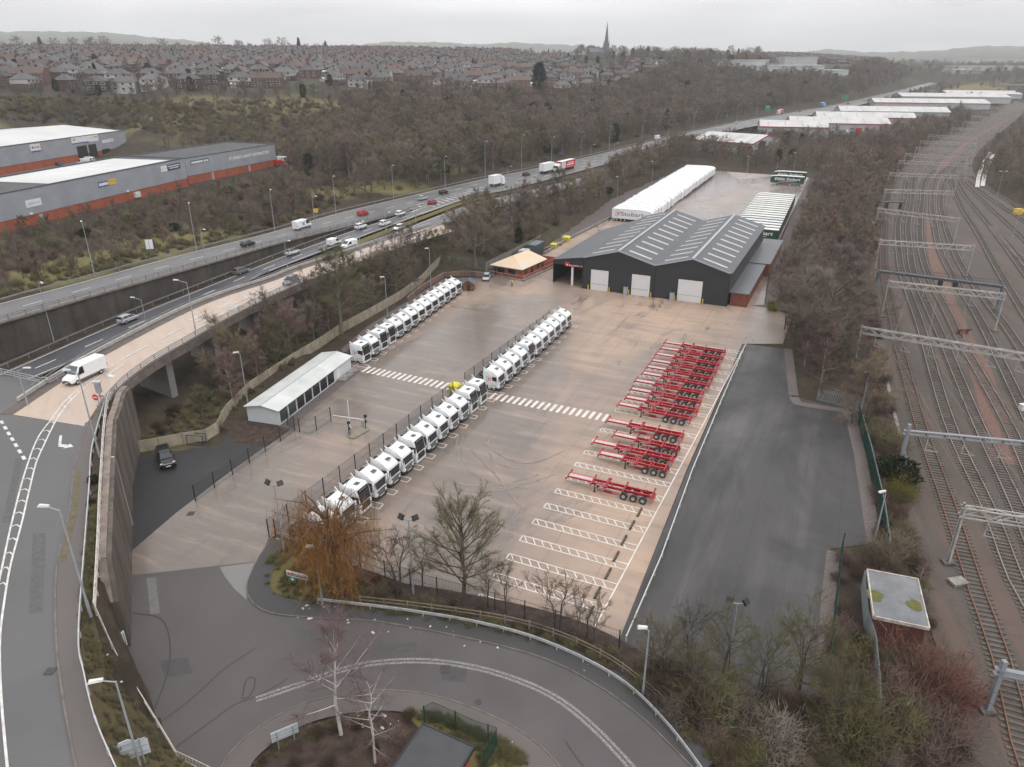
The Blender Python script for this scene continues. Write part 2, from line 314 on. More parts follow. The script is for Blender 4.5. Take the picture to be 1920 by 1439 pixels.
for x,l in ((720,((262,400),(215,460),(180,500),(160,545),(130,700),(110,950),(98,1300))),(850,((262,420),(215,490),(185,530),(168,560),(130,720),(110,960),(98,1300))),(1000,((250,470),(210,560),(178,600),(160,640),(138,760),(118,950),(102,1250))),(1150,((225,590),(195,650),(172,690),(160,720),(132,850),(110,1000),(104,1300))),
  (1300,((215,680),(180,780),(150,860),(120,1000),(106,1300))),(1450,((195,820),(165,900),(140,980),(120,1250),(106,1700))),(1600,((170,1000),(145,1120),(126,1250),(116,1600),(110,2300))),(1680,((160,1200),(130,1350),(118,1800)))): 
    for y,D in l: C.append(PD(x,y,D))
for x,y,D in ((1740,150,1700),(1740,130,2200),(1740,116,3000),(1820,160,1300),(1900,165,1250),(1900,150,1500),(1950,130,2000),(1900,116,2800),(2050,150,1500),(2050,200,900),(1850,130,2000)): C.append(PD(x,y,D))
for x in range(-300,1400,160): C.append(Vector(PD(x,108,2000)).lerp(PD(x,120,2000),.5)); 
for x,y in ((-300,62),(-100,60),(0,58),(60,60),(130,60),(200,63),(260,66),(310,71),(360,76),(400,84),(470,90),(560,90),(660,85),(740,80),(820,79),(900,83),(960,81),(1040,84),(1130,88),(1250,97),(1330,100),(1420,104),(1500,99),(1560,94),(1600,96),(1650,98),(1700,97),(1750,95),(1800,91),(1860,88),(1920,87),(2050,84),(2200,86)): C.append(PD(x,y,7000)); C.append(PD(x,y+3,8800)); C.append(PD(x,y+13,5000))
# high ground under the junction and its slope
ctl([(-60,700,8.8),(0,760,8.8),(60,760,8.8),(-100,900,8.8),(0,950,8.8),(100,900,8.8),(100,1100,8.6),(0,1200,8.6),(-150,1100,8.6),(100,1350,8),(0,1439,8),(170,1250,7.5),(120,1439,7.6),(150,1100,8.6),(165,1000,8.6)])
C=np.array([tuple(c) for c in C])
def lp(x,y): return np.arctan2(x,y)*1.6, np.log(np.maximum(4,np.hypot(x,y)))
def _k(ax,ay,bx,by): return np.hypot(ax[:,None]-bx[None],ay[:,None]-by[None])
ca,cb_=lp(C[:,0],C[:,1]); K=_k(ca,cb_,ca,cb_); n_=len(C)
A=np.zeros((n_+1,n_+1)); A[:n_,:n_]=-K-np.eye(n_)*1e-3; A[n_,:n_]=1; A[:n_,n_]=1
Wt=np.linalg.solve(A,np.append(C[:,2],0))
GRa=np.array(GR)
def inpoly(x,y,poly):
    ins=np.zeros(x.shape,bool); n=len(poly)
    for i in range(n):
        x0,y0=poly[i][0],poly[i][1]; x1,y1=poly[(i+1)%n][0],poly[(i+1)%n][1]
        c=((y0>y)!=(y1>y))&(x<(x1-x0)*(y-y0)/((y1-y0) if y1!=y0 else 1e-9)+x0); ins^=c
    return ins
YARDALL=[tuple(P(*a)) for a in [(232,1230),(236,1060),(240,960),(250,850),(330,835),(420,815),(440,780),(460,770),(700,560),(830,492),(905,505),(1000,470),(1040,450),(1144,372),(1222,339),(1284,311),(1342,309),(1515,326),(1535,345),(1470,500),(1560,560),(1600,400),(1620,340),(1650,310),(1720,285),(1820,235),(1905,187),(1990,182),(2100,300),(2100,500),(2100,1439),(1300,1500),(1060,1500),(400,1470),(330,1420)]]
UPOLY=[tuple(P(a,b,1)) for a,b in [(1280,296),(1450,270),(1560,262),(1700,238),(1800,210),(1900,192),(1890,181),(1750,186),(1600,207),(1440,234),(1285,270)]]
JPOLY=[tuple(P(a,b,9)) for a,b in [(-300,715),(0,705),(75,712),(130,712),(215,690),(205,760),(190,800),(185,870),(178,960),(165,1060),(160,1187),(170,1262),(190,1343),(235,1450),(265,1600),(-800,1600),(-900,900)]]
def zt(x,y):
    x=np.atleast_1d(np.asarray(x,float)); y=np.atleast_1d(np.asarray(y,float)); a,b=lp(x,y)
    z=np.empty(len(x))
    for i in range(0,len(x),6000): z[i:i+6000]=-_k(a[i:i+6000],b[i:i+6000],ca,cb_)@Wt[:n_]+Wt[n_]
    # shape the ground to the carriageways
    for i in range(0,len(x),6000):
        d=np.hypot(x[i:i+6000,None]-GRa[None,:,0],y[i:i+6000,None]-GRa[None,:,1])-GRa[None,:,3]; k=d.argmin(1); dm=d[np.arange(len(k)),k]
        t=np.clip(1-dm/5.0,0,1); zz=GRa[k,2]; z[i:i+6000]=z[i:i+6000]*(1-t)+zz*t
    f=inpoly(x,y,UPOLY); z[f]=np.minimum(z[f],1.2)
    f=inpoly(x,y,JPOLY); z[f]=np.minimum(z[f],8.55)
    f=inpoly(x,y,YARDALL); z[f]=flat
    return z
def zt1(x,y): return float(zt([x],[y])[0])
na,nd=340,400
az=np.linspace(R(-62),R(60),na); dd=np.exp(np.linspace(math.log(26),math.log(9000),nd))
AZg,DDg=np.meshgrid(az,dd); gx=(np.sin(AZg)*DDg).ravel(); gy=(np.cos(AZg)*DDg).ravel(); gz=zt(gx,gy); _f=np.clip((DDg.ravel()-4200)/1500,0,1); _a=AZg.ravel(); gz=gz+_f*(5*np.sin(_a*37+.7)+3*np.sin(_a*83+2)+2.5*np.sin(_a*241)+2.5*np.sin(_a*390+1))
idx=np.arange(na*nd).reshape(nd,na); Fq=np.stack([idx[:-1,:-1],idx[:-1,1:],idx[1:,1:],idx[1:,:-1]],-1).reshape(-1,4)
me=np_mesh('terrain',np.stack([gx,gy,gz],1),Fq,terr); me.polygons.foreach_set('use_smooth',[True]*len(me.polygons))
def attr(nm,spots):
    v=np.zeros(len(gx))
    for (px,py,D,ra,rd,s) in spots:
        p=PD(px,py,D); a0=math.atan2(p.x,p.y); v=np.maximum(v,s*np.exp(-((np.arctan2(gx,gy)-a0)/ra)**2-((np.log(np.hypot(gx,gy))-math.log(D))/rd)**2))
    at=me.attributes.new(nm,'FLOAT','POINT'); at.data.foreach_set('value',v.astype(np.float32))
attr('grass',[(20,185,446,.06,.04,1),(130,180,450,.03,.03,.9),(420,188,452,.08,.04,1),(560,186,462,.09,.035,1),(620,188,466,.05,.03,1),(300,215,425,.2,.05,.55),(60,505,178,.09,.05,1),(200,480,190,.10,.05,1),(320,455,208,.08,.05,.9),(620,375,265,.05,.05,1),(845,305,325,.02,.05,1.3),(700,355,280,.06,.05,.9),(450,250,385,.2,.06,.45),(640,230,400,.12,.1,.5),(1830,150,1350,.035,.14,1.2),(560,1080,62,.06,.09,1.2),(250,1320,46,.1,.12,.9),(330,770,102,.05,.06,.35),(560,660,118,.04,.04,.9),(1440,570,158,.02,.08,1)])
attr('town',[(x,125,620,.13,.30,1.) for x in (-200,0,150,300,450)]+[(600,128,660,.1,.26,1),(750,130,760,.1,.3,1),(900,135,760,.1,.25,1),(1050,145,760,.09,.2,1),(1150,140,820,.05,.15,1),(1450,118,1250,.1,.15,.9),(1850,118,2600,.06,.15,.7)])
TER=struct(link('terrain',me))
GZ=gz.reshape(nd,na)
def zg(x,y):
    x=np.atleast_1d(np.asarray(x,float)); y=np.atleast_1d(np.asarray(y,float))
    i=np.clip((np.arctan2(x,y)-az[0])/(az[1]-az[0]),0,na-1.001); j=np.clip((np.log(np.hypot(x,y))-math.log(26))/(math.log(9000/26)/(nd-1)),0,nd-1.001)
    a=i.astype(int); b=j.astype(int); u=i-a; v=j-b
    return (GZ[b,a]*(1-u)+GZ[b,a+1]*u)*(1-v)+(GZ[b+1,a]*(1-u)+GZ[b+1,a+1]*u)*v
def zg1(x,y): return float(zg(x,y)[0])
def hit(px,py,zoff=0):   # where the view ray of a traced pixel meets the ground
    D=40.0; pts=[]
    Ds=np.exp(np.linspace(math.log(36),math.log(6000),420)); x,y,d=ray(px,py); h=math.hypot(x,y)
    X=x/h*Ds; Y=y/h*Ds; Z=HCAM+d/h*Ds; T=zg(X,Y); k=np.argmax(Z<T+zoff)
    if not (Z<T+zoff).any(): return None
    if k==0: k=1
    a=Z[k-1]-T[k-1]-zoff; b=T[k]+zoff-Z[k]; f=a/max(1e-6,a+b); Dk=Ds[k-1]+(Ds[k]-Ds[k-1])*f
    return Vector((x/h*Dk,y/h*Dk,zg1(x/h*Dk,y/h*Dk)))
# ------------------------------------------------------------------ paved sheets
def sheet(name,pts,z,m):
    mb=MB(); mb.poly([Vector((p.x,p.y,z)) for p in pts]); return struct(mb.build(name,m))
def pts(l,z=0): return [P(a,b,z) for a,b in l]
sheet('service_yard',pts([(240,1082),(247,1033),(330,962),(420,893),(545,803),(610,748),(665,697),(640,682),(700,638),(760,598),(862,524),(925,520),(1005,487),(1060,452),(1010,470),(1150,408),(1166,414),(1284,318),(1345,322),(1516,334),(1450,455),(1432,575),(1485,592),(1468,645),(1392,645),(1288,880),(1160,1202),(1040,1176),(960,1152),(800,1108),(680,1066),(640,1052),(520,1002),(503,1012),(482,1054)]),0.0,yardcon)
sheet('rear_yard',pts([(1150,408),(1166,413),(1284,317),(1345,321),(1516,333),(1462,455),(1300,455)]),0.02,yardback)
sheet('tarmac_yard',pts([(1394,645),(1474,655),(1486,745),(1592,766),(1632,1020),(1556,1030),(1556,1120),(1545,1330),(1180,1250),(1160,1202),(1290,880)]),0.012,asph_yard)
sheet('car_park',pts([(247,1033),(330,962),(420,893),(545,803),(530,796),(440,782),(415,835),(262,856),(235,900)]),0.012,asph_dark)
loop_out=[(600,1152),(700,1164),(850,1190),(1000,1227),(1100,1272),(1200,1342),(1310,1450),(1360,1520)]
loop_in=[(395,1480),(440,1404),(520,1344),(600,1312),(700,1296),(800,1303),(900,1334),(990,1382),(1060,1450),(1100,1510)]
sheet('access_road',pts([(240,1080),(480,1053),(463,1110),(500,1145)]+loop_out+[(1200,1540)]+loop_in[::-1][0:]+[(345,1440),(330,1410),(285,1330),(235,1225),(236,1150)]),0.006,asph_loop)
sheet('bleached_patch',pts([(412,1064),(480,1055),(466,1090),(462,1125),(440,1105),(424,1085)]),0.014,asphalt('asphalt_bleached',(.16,.155,.15),(.19,.185,.18),.8))
def ribbon(name,pl,w,z,m,n=60,sm=True):
    c=(smooth if sm else resample)(pl,n); mb=MB(); mb.strip(up(offs(c,-w/2),z),up(offs(c,w/2),z)); return mb.build(name,m)
# footway round the outside of the bend and the inner one, with kerbs
fo=smooth(pts([(508,1012),(478,1060),(463,1110),(500,1148),(600,1160),(700,1166),(850,1192),(1000,1229),(1100,1274),(1200,1344),(1310,1452)]),90)
mb=MB(); mb.strip(up(offs(fo,-.1),.11),up(offs(fo,-2.3),.11)); struct(mb.build('footway',footdark))
mb=MB()
for a,b in zip(fo,fo[1:]): mb.bar(a+Vector((0,0,.03)),b+Vector((0,0,.03)),.14,.19)
struct(mb.build('kerb',kerbm))
fi=smooth(pts(loop_in),70); mb=MB(); mb.strip(up(offs(fi,.1),.11),up(offs(fi,2.2),.11)); struct(mb.build('footway',footway))
mb=MB()
for a,b in zip(fi,fi[1:]): mb.bar(a+Vector((0,0,.03)),b+Vector((0,0,.03)),.14,.19)
struct(mb.build('kerb',kerbm))
struct(ribbon('verge',offs(fo,-4.2),3.6,.03,leaflit,70)); 
sheet('grass_corner',pts([(520,1018),(492,1075),(500,1110),(560,1138),(640,1150),(760,1160),(900,1186),(990,1212),(1160,1300),(1180,1270),(1150,1210),(1040,1180),(800,1112),(680,1070),(560,1020)]),.045,leaflit)
sheet('grass_corner',pts([(512,1030),(494,1080),(508,1112),(590,1132),(640,1125),(650,1080),(575,1030)]),.07,grassv)
isl=offs(fi,2.4); sheet('island_verge',[Vector((p.x,p.y,0)) for p in isl[4:]]+[P(900,1520),P(450,1520)],.05,leaflit)
sheet('island_grass',pts([(745,1328),(830,1338),(960,1400),(1010,1439),(900,1460),(860,1420),(800,1380)]),.09,grassv)
# junction on the high level
JZ=9.0
jz=lambda l:[P(a,b,JZ) for a,b in l]
def sheetz(name,p,dz,m):
    mb=MB(); mb.poly(up(p,dz)); return struct(mb.build(name,m))
sheetz('junction_road',jz([(-260,720),(0,705),(70,712),(130,712),(25,778),(160,786),(170,790),(140,880),(136,960),(110,1060),(107,1180),(118,1300),(145,1450),(160,1560),(-500,1560),(-700,900)]),0.0,asph_road)
sheetz('slip_road_end',[SLL[0],SLL[0].lerp(SLR[0],.34),SLL[0].lerp(SLR[0],.67),SLR[0],SLR[1],SLR[3],SLR[6],SLL[6],SLL[3],SLL[1]],.02,sliproad)
cut=jz([(25,778),(160,792)]);
sheetz('junction_footway',jz([(160,795),(190,780),(200,760),(183,800),(170,850),(167,911),(160,1000),(147,1187),(157,1260),(177,1343),(217,1450),(240,1560),(165,1560),(143,1440),(117,1300),(105,1180),(108,1060),(131,960),(140,880)]),.12,footway)
mb=MB(); k=jz([(196,748),(165,797),(140,880),(131,960),(108,1060),(105,1180),(117,1300),(143,1440),(165,1560)]); k=smooth(k,60)
for a,b in zip(k,k[1:]): mb.bar(a+Vector((0,0,.05)),b+Vector((0,0,.05)),.16,.2)
struct(mb.build('kerb',kerbm))
struct(ribbon('moss_strip',offs(k,-.45)[18:34],.5,.135,mat('moss',(.09,.075,.03),(.13,.11,.08),2,.95),20)); 
# painted lines on the junction
def marks(name,lists,w,z,m,n=40,sm=True):
    mb=MB()
    for i,l in enumerate(lists):
        c=(smooth if sm and len(l)>2 else resample)(l,n if len(l)>2 else 2); mb.strip(up(offs(c,-w/2),z+.003*i),up(offs(c,w/2),z+.003*i))
    return struct(mb.build(name,m))
la=jz([(212,684),(180,706),(150,727),(118,757),(97,786),(75,815),(62,842),(53,868),(40,910),(20,990),(5,1060),(-10,1130)])
lb=jz([(213,686),(185,707),(155,730),(128,757),(107,786),(92,815),(78,845),(68,868),(55,920),(40,985),(20,1060),(8,1130),(0,1200),(2,1300),(14,1439),(22,1500)])
marks('lane_lines',[la,lb],.17,.035,linewhite)
mb=MB(); A_=smooth(la,24); B_=smooth(lb[:12],24)
for i in range(3,23): 
    m_=(A_[i]+B_[i])/2+(A_[max(0,i-1)]-A_[i])*.18
    for p in (A_[i],B_[i]): mb.bar(p+Vector((0,0,.03)),m_+Vector((0,0,.03)),.14,.01)
struct(mb.build('chevrons',linewhite))
dl=jz([(2,790),(50,868)]); mb=MB()
for i in range(7):
    a=dl[0].lerp(dl[1],i/7); b=dl[0].lerp(dl[1],(i+.55)/7); mb.bar(a+Vector((0,0,.03)),b+Vector((0,0,.03)),.35,.01)
struct(mb.build('give_way_line',linewhite))
def arrow(pa,pb,turn,w=.22,hw=.7,z=.03):
    a=Vector(pa);b=Vector(pb);d=(b-a).normalized();n=Vector((d.y,-d.x,0))*turn; mb=MB(); Z=Vector((0,0,z))
    e=b+n*.55+d*.25
    mb.poly([a-n*w/2+Z,b-n*w/2+Z,b+n*w/2+Z,a+n*w/2+Z]); f=(n*.8+d*.6).normalized(); g=Vector((f.y,-f.x,0))
    mb.poly([b-g*w+Z+Vector((0,0,.004)),b+f*.9-g*w+Z+Vector((0,0,.004)),b+f*.9+g*w+Z+Vector((0,0,.004)),b+g*w+Z+Vector((0,0,.004))]); h=b+f*.9; mb.poly([h-g*hw+Z,h+f*.9+Z,h+g*hw+Z]); return mb
mb=arrow(P(114,817,9),P(112,836,9),-1,.3,.6); struct(mb.build('road_arrow',linewhite))
mb=arrow(P(232,683,9),P(203,703,9),-1,.3,.6,.045); struct(mb.build('road_arrow',linewhite))
mb=MB()
for a,b in (((228,675),(276,648)),((300,636),(342,615)),((354,601),(394,583)),((484,551),(518,535)),((440,569),(465,558)),((366,603),(408,585)),((378,604),(420,588)),((665,471),(690,462)),((579,508),(620,492))): mb.bar(P(*a,8.85)+Vector((0,0,.10)),P(*b,8.85 if b[0]<430 else 8.3)+Vector((0,0,.10)),.3,.01)
# lift each dash onto the ramp itself
def onslip(q):
    best=min(range(len(SLL)),key=lambda i:((SLL[i]+SLR[i])/2-q).length); return (SLL[best].z+SLR[best].z)/2
mb=MB()
def slipP(px,py):
    z=8
    for _ in range(4): z=onslip(P(px,py,z))
    return P(px,py,z+.05)
for a,b in (((228,675),(276,648)),((300,636),(342,615)),((354,601),(394,583)),((484,551),(518,535)),((440,569),(465,558)),((366,603),(408,585)),((378,606),(420,588)),((665,471),(690,462)),((579,508),(620,492))): mb.bar(slipP(*a),slipP(*b),.24,.01)
struct(mb.build('lane_dashes',linewhite))
# ------------------------------------------------------------------ letters
def text(s,size,m,parent=None,loc=(0,0,0),rot=(0,0,0),name='lettering',ext=.012,bold=0.0,sx=1.0,shear=0,align='CENTER'):
    cu=bpy.data.curves.new(name,'FONT'); cu.body=s; cu.size=size; cu.align_x=align; cu.align_y='CENTER'; cu.extrude=ext; cu.offset=bold; cu.shear=shear; cu.space_character=1.05; cu.resolution_u=2
    o=bpy.data.objects.new(name,cu); COL.objects.link(o); dg=bpy.context.evaluated_depsgraph_get(); me=bpy.data.meshes.new_from_object(o.evaluated_get(dg)); bpy.data.objects.remove(o); bpy.data.curves.remove(cu)
    me.materials.clear(); me.materials.append(m); q=link(name,me,parent,loc); q.rotation_euler=rot; q.scale=(sx,1,1); return q
# painted hazard box on the slip road (two worn lettered panels)
for q,(a,b,c,d) in enumerate((((399,573),(420,578),(440,569),(417,566)),((421,580),(440,583),(458,573),(437,571)))):
    mb=MB(); mid=slipP((a[0]+c[0])/2,(a[1]+c[1])/2)
    L=[slipP(*a),slipP(*b),slipP(*c),slipP(*d)]
    for i in range(4): mb.bar(L[i],L[(i+1)%4],.22,.01)
    for t in (.2,.4,.6,.8): mb.bar(L[0].lerp(L[1],t)*.88+L[3].lerp(L[2],t)*.12,L[0].lerp(L[1],t)*.15+L[3].lerp(L[2],t)*.85,.2,.012)
    for t in (.33,.66): mb.bar(L[0].lerp(L[3],t)*.9+L[1].lerp(L[2],t)*.1,L[0].lerp(L[3],t)*.1+L[1].lerp(L[2],t)*.9,.16,.014)
    struct(mb.build('road_panel',linewhite))
# motorway lines
def dashes(mb,line,on,gap,w,z):
    L=plen(line); n=int(L/ (on+gap)); c=resample(line,max(2,int(L/1.0)+2)); s=L/(len(c)-1)
    for i in range(n):
        a=c[min(len(c)-1,int(i*(on+gap)/s))]; b=c[min(len(c)-1,int((i*(on+gap)+on)/s))]
        if (b-a).length>.3: mb.bar(a+Vector((0,0,z)),b+Vector((0,0,z)),w,.01)
def mid(a,b,f,n=80): return [p.lerp(q,f) for p,q in zip(smooth(pp(a),n),smooth(pp(b),n))]
mb=MB()
dashes(mb,mid(NCu,NCl,.52),4,6,.22,.03); dashes(mb,mid(FCu,FCl,.5),4,6,.22,.03)
for f in (.28,.5,.74): dashes(mb,mid(MRu,MRl,f,160),4,7,.28,.07)
for L in (mid(NCu,NCl,.1),mid(NCu,NCl,.93),mid(FCu,FCl,.07),mid(FCu,FCl,.93),mid(MRu,MRl,.04,160),mid(MRu,MRl,.95,160),mid(S2u,S2l,.08),mid(S2u,S2l,.9)):
    mb.strip(up(offs(L,-.11),.08),up(offs(L,.11),.08))
struct(mb.build('motorway_lines',linewhite))
hx=[]
mb=MB(); H0=pp([(802,384,6),(850,367,6),(905,349,6)]); H1=pp([(806,392,6),(854,375,6),(908,353,6)])
a=resample(H0,14);b=resample(H1,14)
for i in range(13): mb.bar(a[i]+Vector((0,0,.08)),b[i+1]+Vector((0,0,.08)),.5,.012)
struct(mb.build('hatched_taper',linewhite))
struct(ribbon('median_grass',pp([(655,462,5.6),(700,444,5.7),(760,421,5.9),(815,400,6),(872,379,6),(930,365,6)]),2.6,.05,grassv,40))
# ------------------------------------------------------------------ yard paint
mb=MB()
def zebra(a,b,n,L):
    a=Vector(a);b=Vector(b); d=(b-a)/n; w=d.length*.46
    for i in range(n):
        c=a+d*(i+.5); mb.bar(c-U2*L/2+Vector((0,0,.015)),c+U2*L/2+Vector((0,0,.015)),w,.01)
zebra(P(682,692),P(850,727),17,2.6); zebra(P(918,742),P(1141,785),19,2.6)
struct(mb.build('zebra_crossing',lineyard))
mb=MB(); Z15=Vector((0,0,.015))
b0=P(925,1080); b1=P(1248,641); nb=21
def backline(c): # right-hand end on the long line
    A0=P(1112,1180);B0=P(1396,650); t=(c-A0).dot(U2)/((B0-A0).dot(U2)); return A0+(B0-A0)*t
for i in range(-1,nb+1):
    c=b0.lerp(b1,i/nb)
    if i==-2: c+=V2*1.5
    e=backline(c); e=c+V2*((e-c).dot(V2)); 
    for o in (-.52,.52): mb.bar(c+U2*o+Z15,e+U2*o+Z15,.13,.01)
    mb.bar(c-U2*.55+Z15,c+U2*.55+Z15,.13,.01)
    L=(e-c).length; k=int(L/1.05)
    for j in range(k): 
        s=c+V2*(j*1.05+.2); mb.bar(s+U2*.5+Z15,s+V2*.75-U2*.5+Z15,.12,.01)
mb.bar(P(1100,1205)+Z15,P(1396,650)+Z15,.14,.01)
struct(mb.build('bay_markings',lineyard))
# tyre arcs and wheel stops
tyre=mat('tyre_mark',(.15,.122,.108),(.235,.185,.155),.5,.5)
arcs=[[(862,808),(855,850),(880,885),(930,905),(985,907),(1040,890)],[(870,815),(865,852),(890,890),(940,915),(1000,915)],[(850,905),(900,912),(960,905),(1010,890)],[(925,800),(915,840),(935,870),(985,880)],[(835,912),(890,922),(950,918),(1010,900)],[(905,830),(950,860),(1000,868),(1060,845)],[(880,840),(920,880),(960,930),(985,960)]]
marks('tyre_arcs',[pts(a) for a in arcs],.26,.012,tyre,30)
mb=MB()
stops=pts([(1107,1150),(1120,1113),(1140,1077),(1155,1045),(1170,1014),(1185,986),(1199,962)])
wl=[]
for i,c in enumerate(stops):
    m2=MB(); s=[(-.14,0),(.14,0),(.09,.2),(-.09,.2)]
    m2.prof(s,-.95,.95); o=m2.build('wheel_stop',mat('mossy_timber',(.10,.075,.05),(.05,.04,.03),2,.9),None,(c.x,c.y,.012),RV); tag(o,ORD[i]+' dark timber wheel stop from the front end of the trailer bays','wheel stop','wheel stops across the trailer bays')
for nm,q,z,c in (('road_patch',[(300,1240),(352,1232),(362,1262),(308,1272)],.012,.05),('road_patch',[(830,1250),(876,1254),(872,1280),(828,1276)],.012,.05),('road_patch',[(560,1180),(640,1186),(636,1204),(556,1198)],.012,.06),('road_patch',[(275,1085),(292,1083),(300,1150),(282,1152)],.012,.12),('road_patch',[(700,1210),(780,1205),(784,1222),(704,1228)],.012,.055)):
    sheet(nm,pts(q),z,mat('patch_%d'%int(c*1000),(c,c*.94,c*.93),(c*1.3,c*1.22,c*1.2),2,.7))
for q,c in ((((60,1000),(100,1000),(96,1070),(52,1075)),.07),((20,1230),(40,1230),(44,1420),(16,1420)),) if False else ((((62,1000),(86,1000),(80,1150),(54,1150)),.075),(((30,860),(42,862),(20,980),(4,980)),.075)):
    sheet('road_patch',jz(list(q)),9.012,mat('patch_j',(.07,.068,.068),(.095,.092,.09),2,.75))
# ------------------------------------------------------------------ railway bed
def rail_left(px): pass
bl=[(1800,1520),(1790,1300),(1745,1180),(1700,1000),(1662,820),(1634,690),(1630,590),(1632,500),(1643,420),(1662,350),(1700,300),(1760,262),(1830,226),(1880,200),(1900,188)]
br=[(2200,1520),(2150,1300),(2100,1180),(2050,1000),(2020,820),(2000,690),(1990,590),(1980,500),(1960,440),(1890,380),(1826,325),(1835,285),(1880,245),(1915,215),(1925,196)]
mb=MB(); mb.strip(up(smooth(pts(bl),120),.0),up(smooth(pts(br),120),.0)); struct(mb.build('track_bed',ballast))
struct(ribbon('rusty_track_bed',pts([(1885,870),(1840,700),(1800,620),(1768,540),(1752,460),(1748,400),(1752,350),(1768,312),(1797,283),(1822,262),(1862,240),(1890,224)]),3.6,.03,ballred,60))
def track(path,label,near=True,rust=False):
    c=smooth(pts(path),160 if near else 90); r=thing('railway_track',label,'railway track',(0,0,0),0,'railway tracks'); sl=MB()
    for s in (-.76,.76):
        e=offs(c,s); m2=MB()
        for a,b in zip(e,e[1:]): m2.bar(a+Vector((0,0,.19)),b+Vector((0,0,.19)),.10,.17)
        m2.build('rail',railrust if rust else railtop,r)
    L=plen(c); n=int(min(L,330)/.72); cc=resample(c,max(2,int(L/.72)))[:n]
    for i,p in enumerate(cc[:-1]):
        d=(cc[i+1]-p).normalized(); w=Vector((d.y,-d.x,0))*1.25; sl.bar(p-w+Vector((0,0,.05)),p+w+Vector((0,0,.05)),.27,.12)
    so=sl.build('sleepers',sleeper,r); so['kind']='stuff'
track([(1950,1500),(1925,1439),(1877,1240),(1827,1100),(1782,960),(1724,793),(1682,637),(1674,595),(1658,515),(1656,468),(1658,420),(1661,380),(1682,330),(1715,303),(1748,279),(1800,250),(1850,223)],'rusty railway track nearest the overgrown yard fence',True,True)
track([(2010,1439),(1950,1180),(1900,1080),(1855,960),(1779,793),(1733,637),(1720,595),(1692,515),(1685,468),(1684,420),(1696,380),(1705,330),(1732,305),(1762,281),(1812,252),(1860,225)],'second railway track counted from the yard fence')
track([(1990,1180),(1910,960),(1832,793),(1767,637),(1748,595),(1714,515),(1706,468),(1703,420),(1711,380),(1716,330),(1745,306),(1774,283),(1822,255),(1868,228)],'third railway track counted from the yard fence')
track([(1960,960),(1887,793),(1800,637),(1780,595),(1740,515),(1727,468),(1724,420),(1729,380),(1735,338),(1768,307),(1797,281),(1832,258),(1875,231)],'fourth railway track counted from the yard fence')
track([(1930,793),(1855,637),(1825,580),(1785,515),(1762,468),(1752,420),(1747,380),(1755,335),(1785,308),(1810,284),(1845,259),(1882,233)],'railway track on the rust-red ballast strip')
track([(1940,700),(1890,620),(1812,515),(1788,468),(1772,420),(1764,380),(1772,340),(1800,309),(1822,287),(1856,262),(1890,236)],'railway track just right of the rust-red ballast strip')
for i,pth in enumerate(([(1990,700),(1900,555),(1862,490),(1835,440),(1805,392),(1788,352),(1785,325)],[(1990,600),(1920,510),(1880,455),(1845,410),(1812,370),(1795,340)],[(2010,560),(1940,470),(1890,420),(1855,388),(1820,355),(1800,335)],[(2020,500),(1940,430),(1890,395),(1850,368),(1815,340)],[(2020,455),(1940,405),(1895,380),(1855,355),(1820,330)],[(2050,650),(1960,540),(1900,470),(1860,425)])):
    track(pth,['siding track peeling off first to the right of the main lines','second siding track of the fan on the right','third siding track of the fan on the right','fourth siding track of the fan on the right','outermost siding track beside the scrub on the right','short siding track between the first and second of the fan'][i],False)
# ------------------------------------------------------------------ vehicles (local +X is forward)
def starmark(parent,x0,z0,y,s,side):   # the ring-and-arrow emblem: blue blocks and an orange-red figure
    M_=MB(); e=.012*side
    def q(mi,cx,cz,w,h,a=0,e=e):
        ca,sa=math.cos(a),math.sin(a); vs=[]
        for dx,dz in ((-w,-h),(w,-h),(w,h),(-w,h)): vs.append((x0+s*(cx+dx*ca-dz*sa),y,z0+s*(cz+dx*sa+dz*ca)))
        M_.add(vs+[(v[0],y+e,v[2]) for v in vs],[(0,1,2,3),(4,7,6,5),(0,4,5,1),(1,5,6,2),(2,6,7,3),(3,7,4,0)],mi)
    f=-1 if side>0 else 1
    for a in (100,135,170,205,235): q(0,f*math.cos(R(a))*.85,math.sin(R(a))*.85,.14,.14,R(a))
    q(1,f*.1,.18,.5,.13); q(1,f*-.12,-.25,.14,.32); q(1,f*.32,-.35,.13,.16); q(1,f*.62,.18,.16,.1,R(35)); q(1,f*.35,.62,.13,.1)
    q(2,-f*.1,0,.9,1.0,0,.004*side)
    M_.build('emblem',[blue,orange,white],parent)
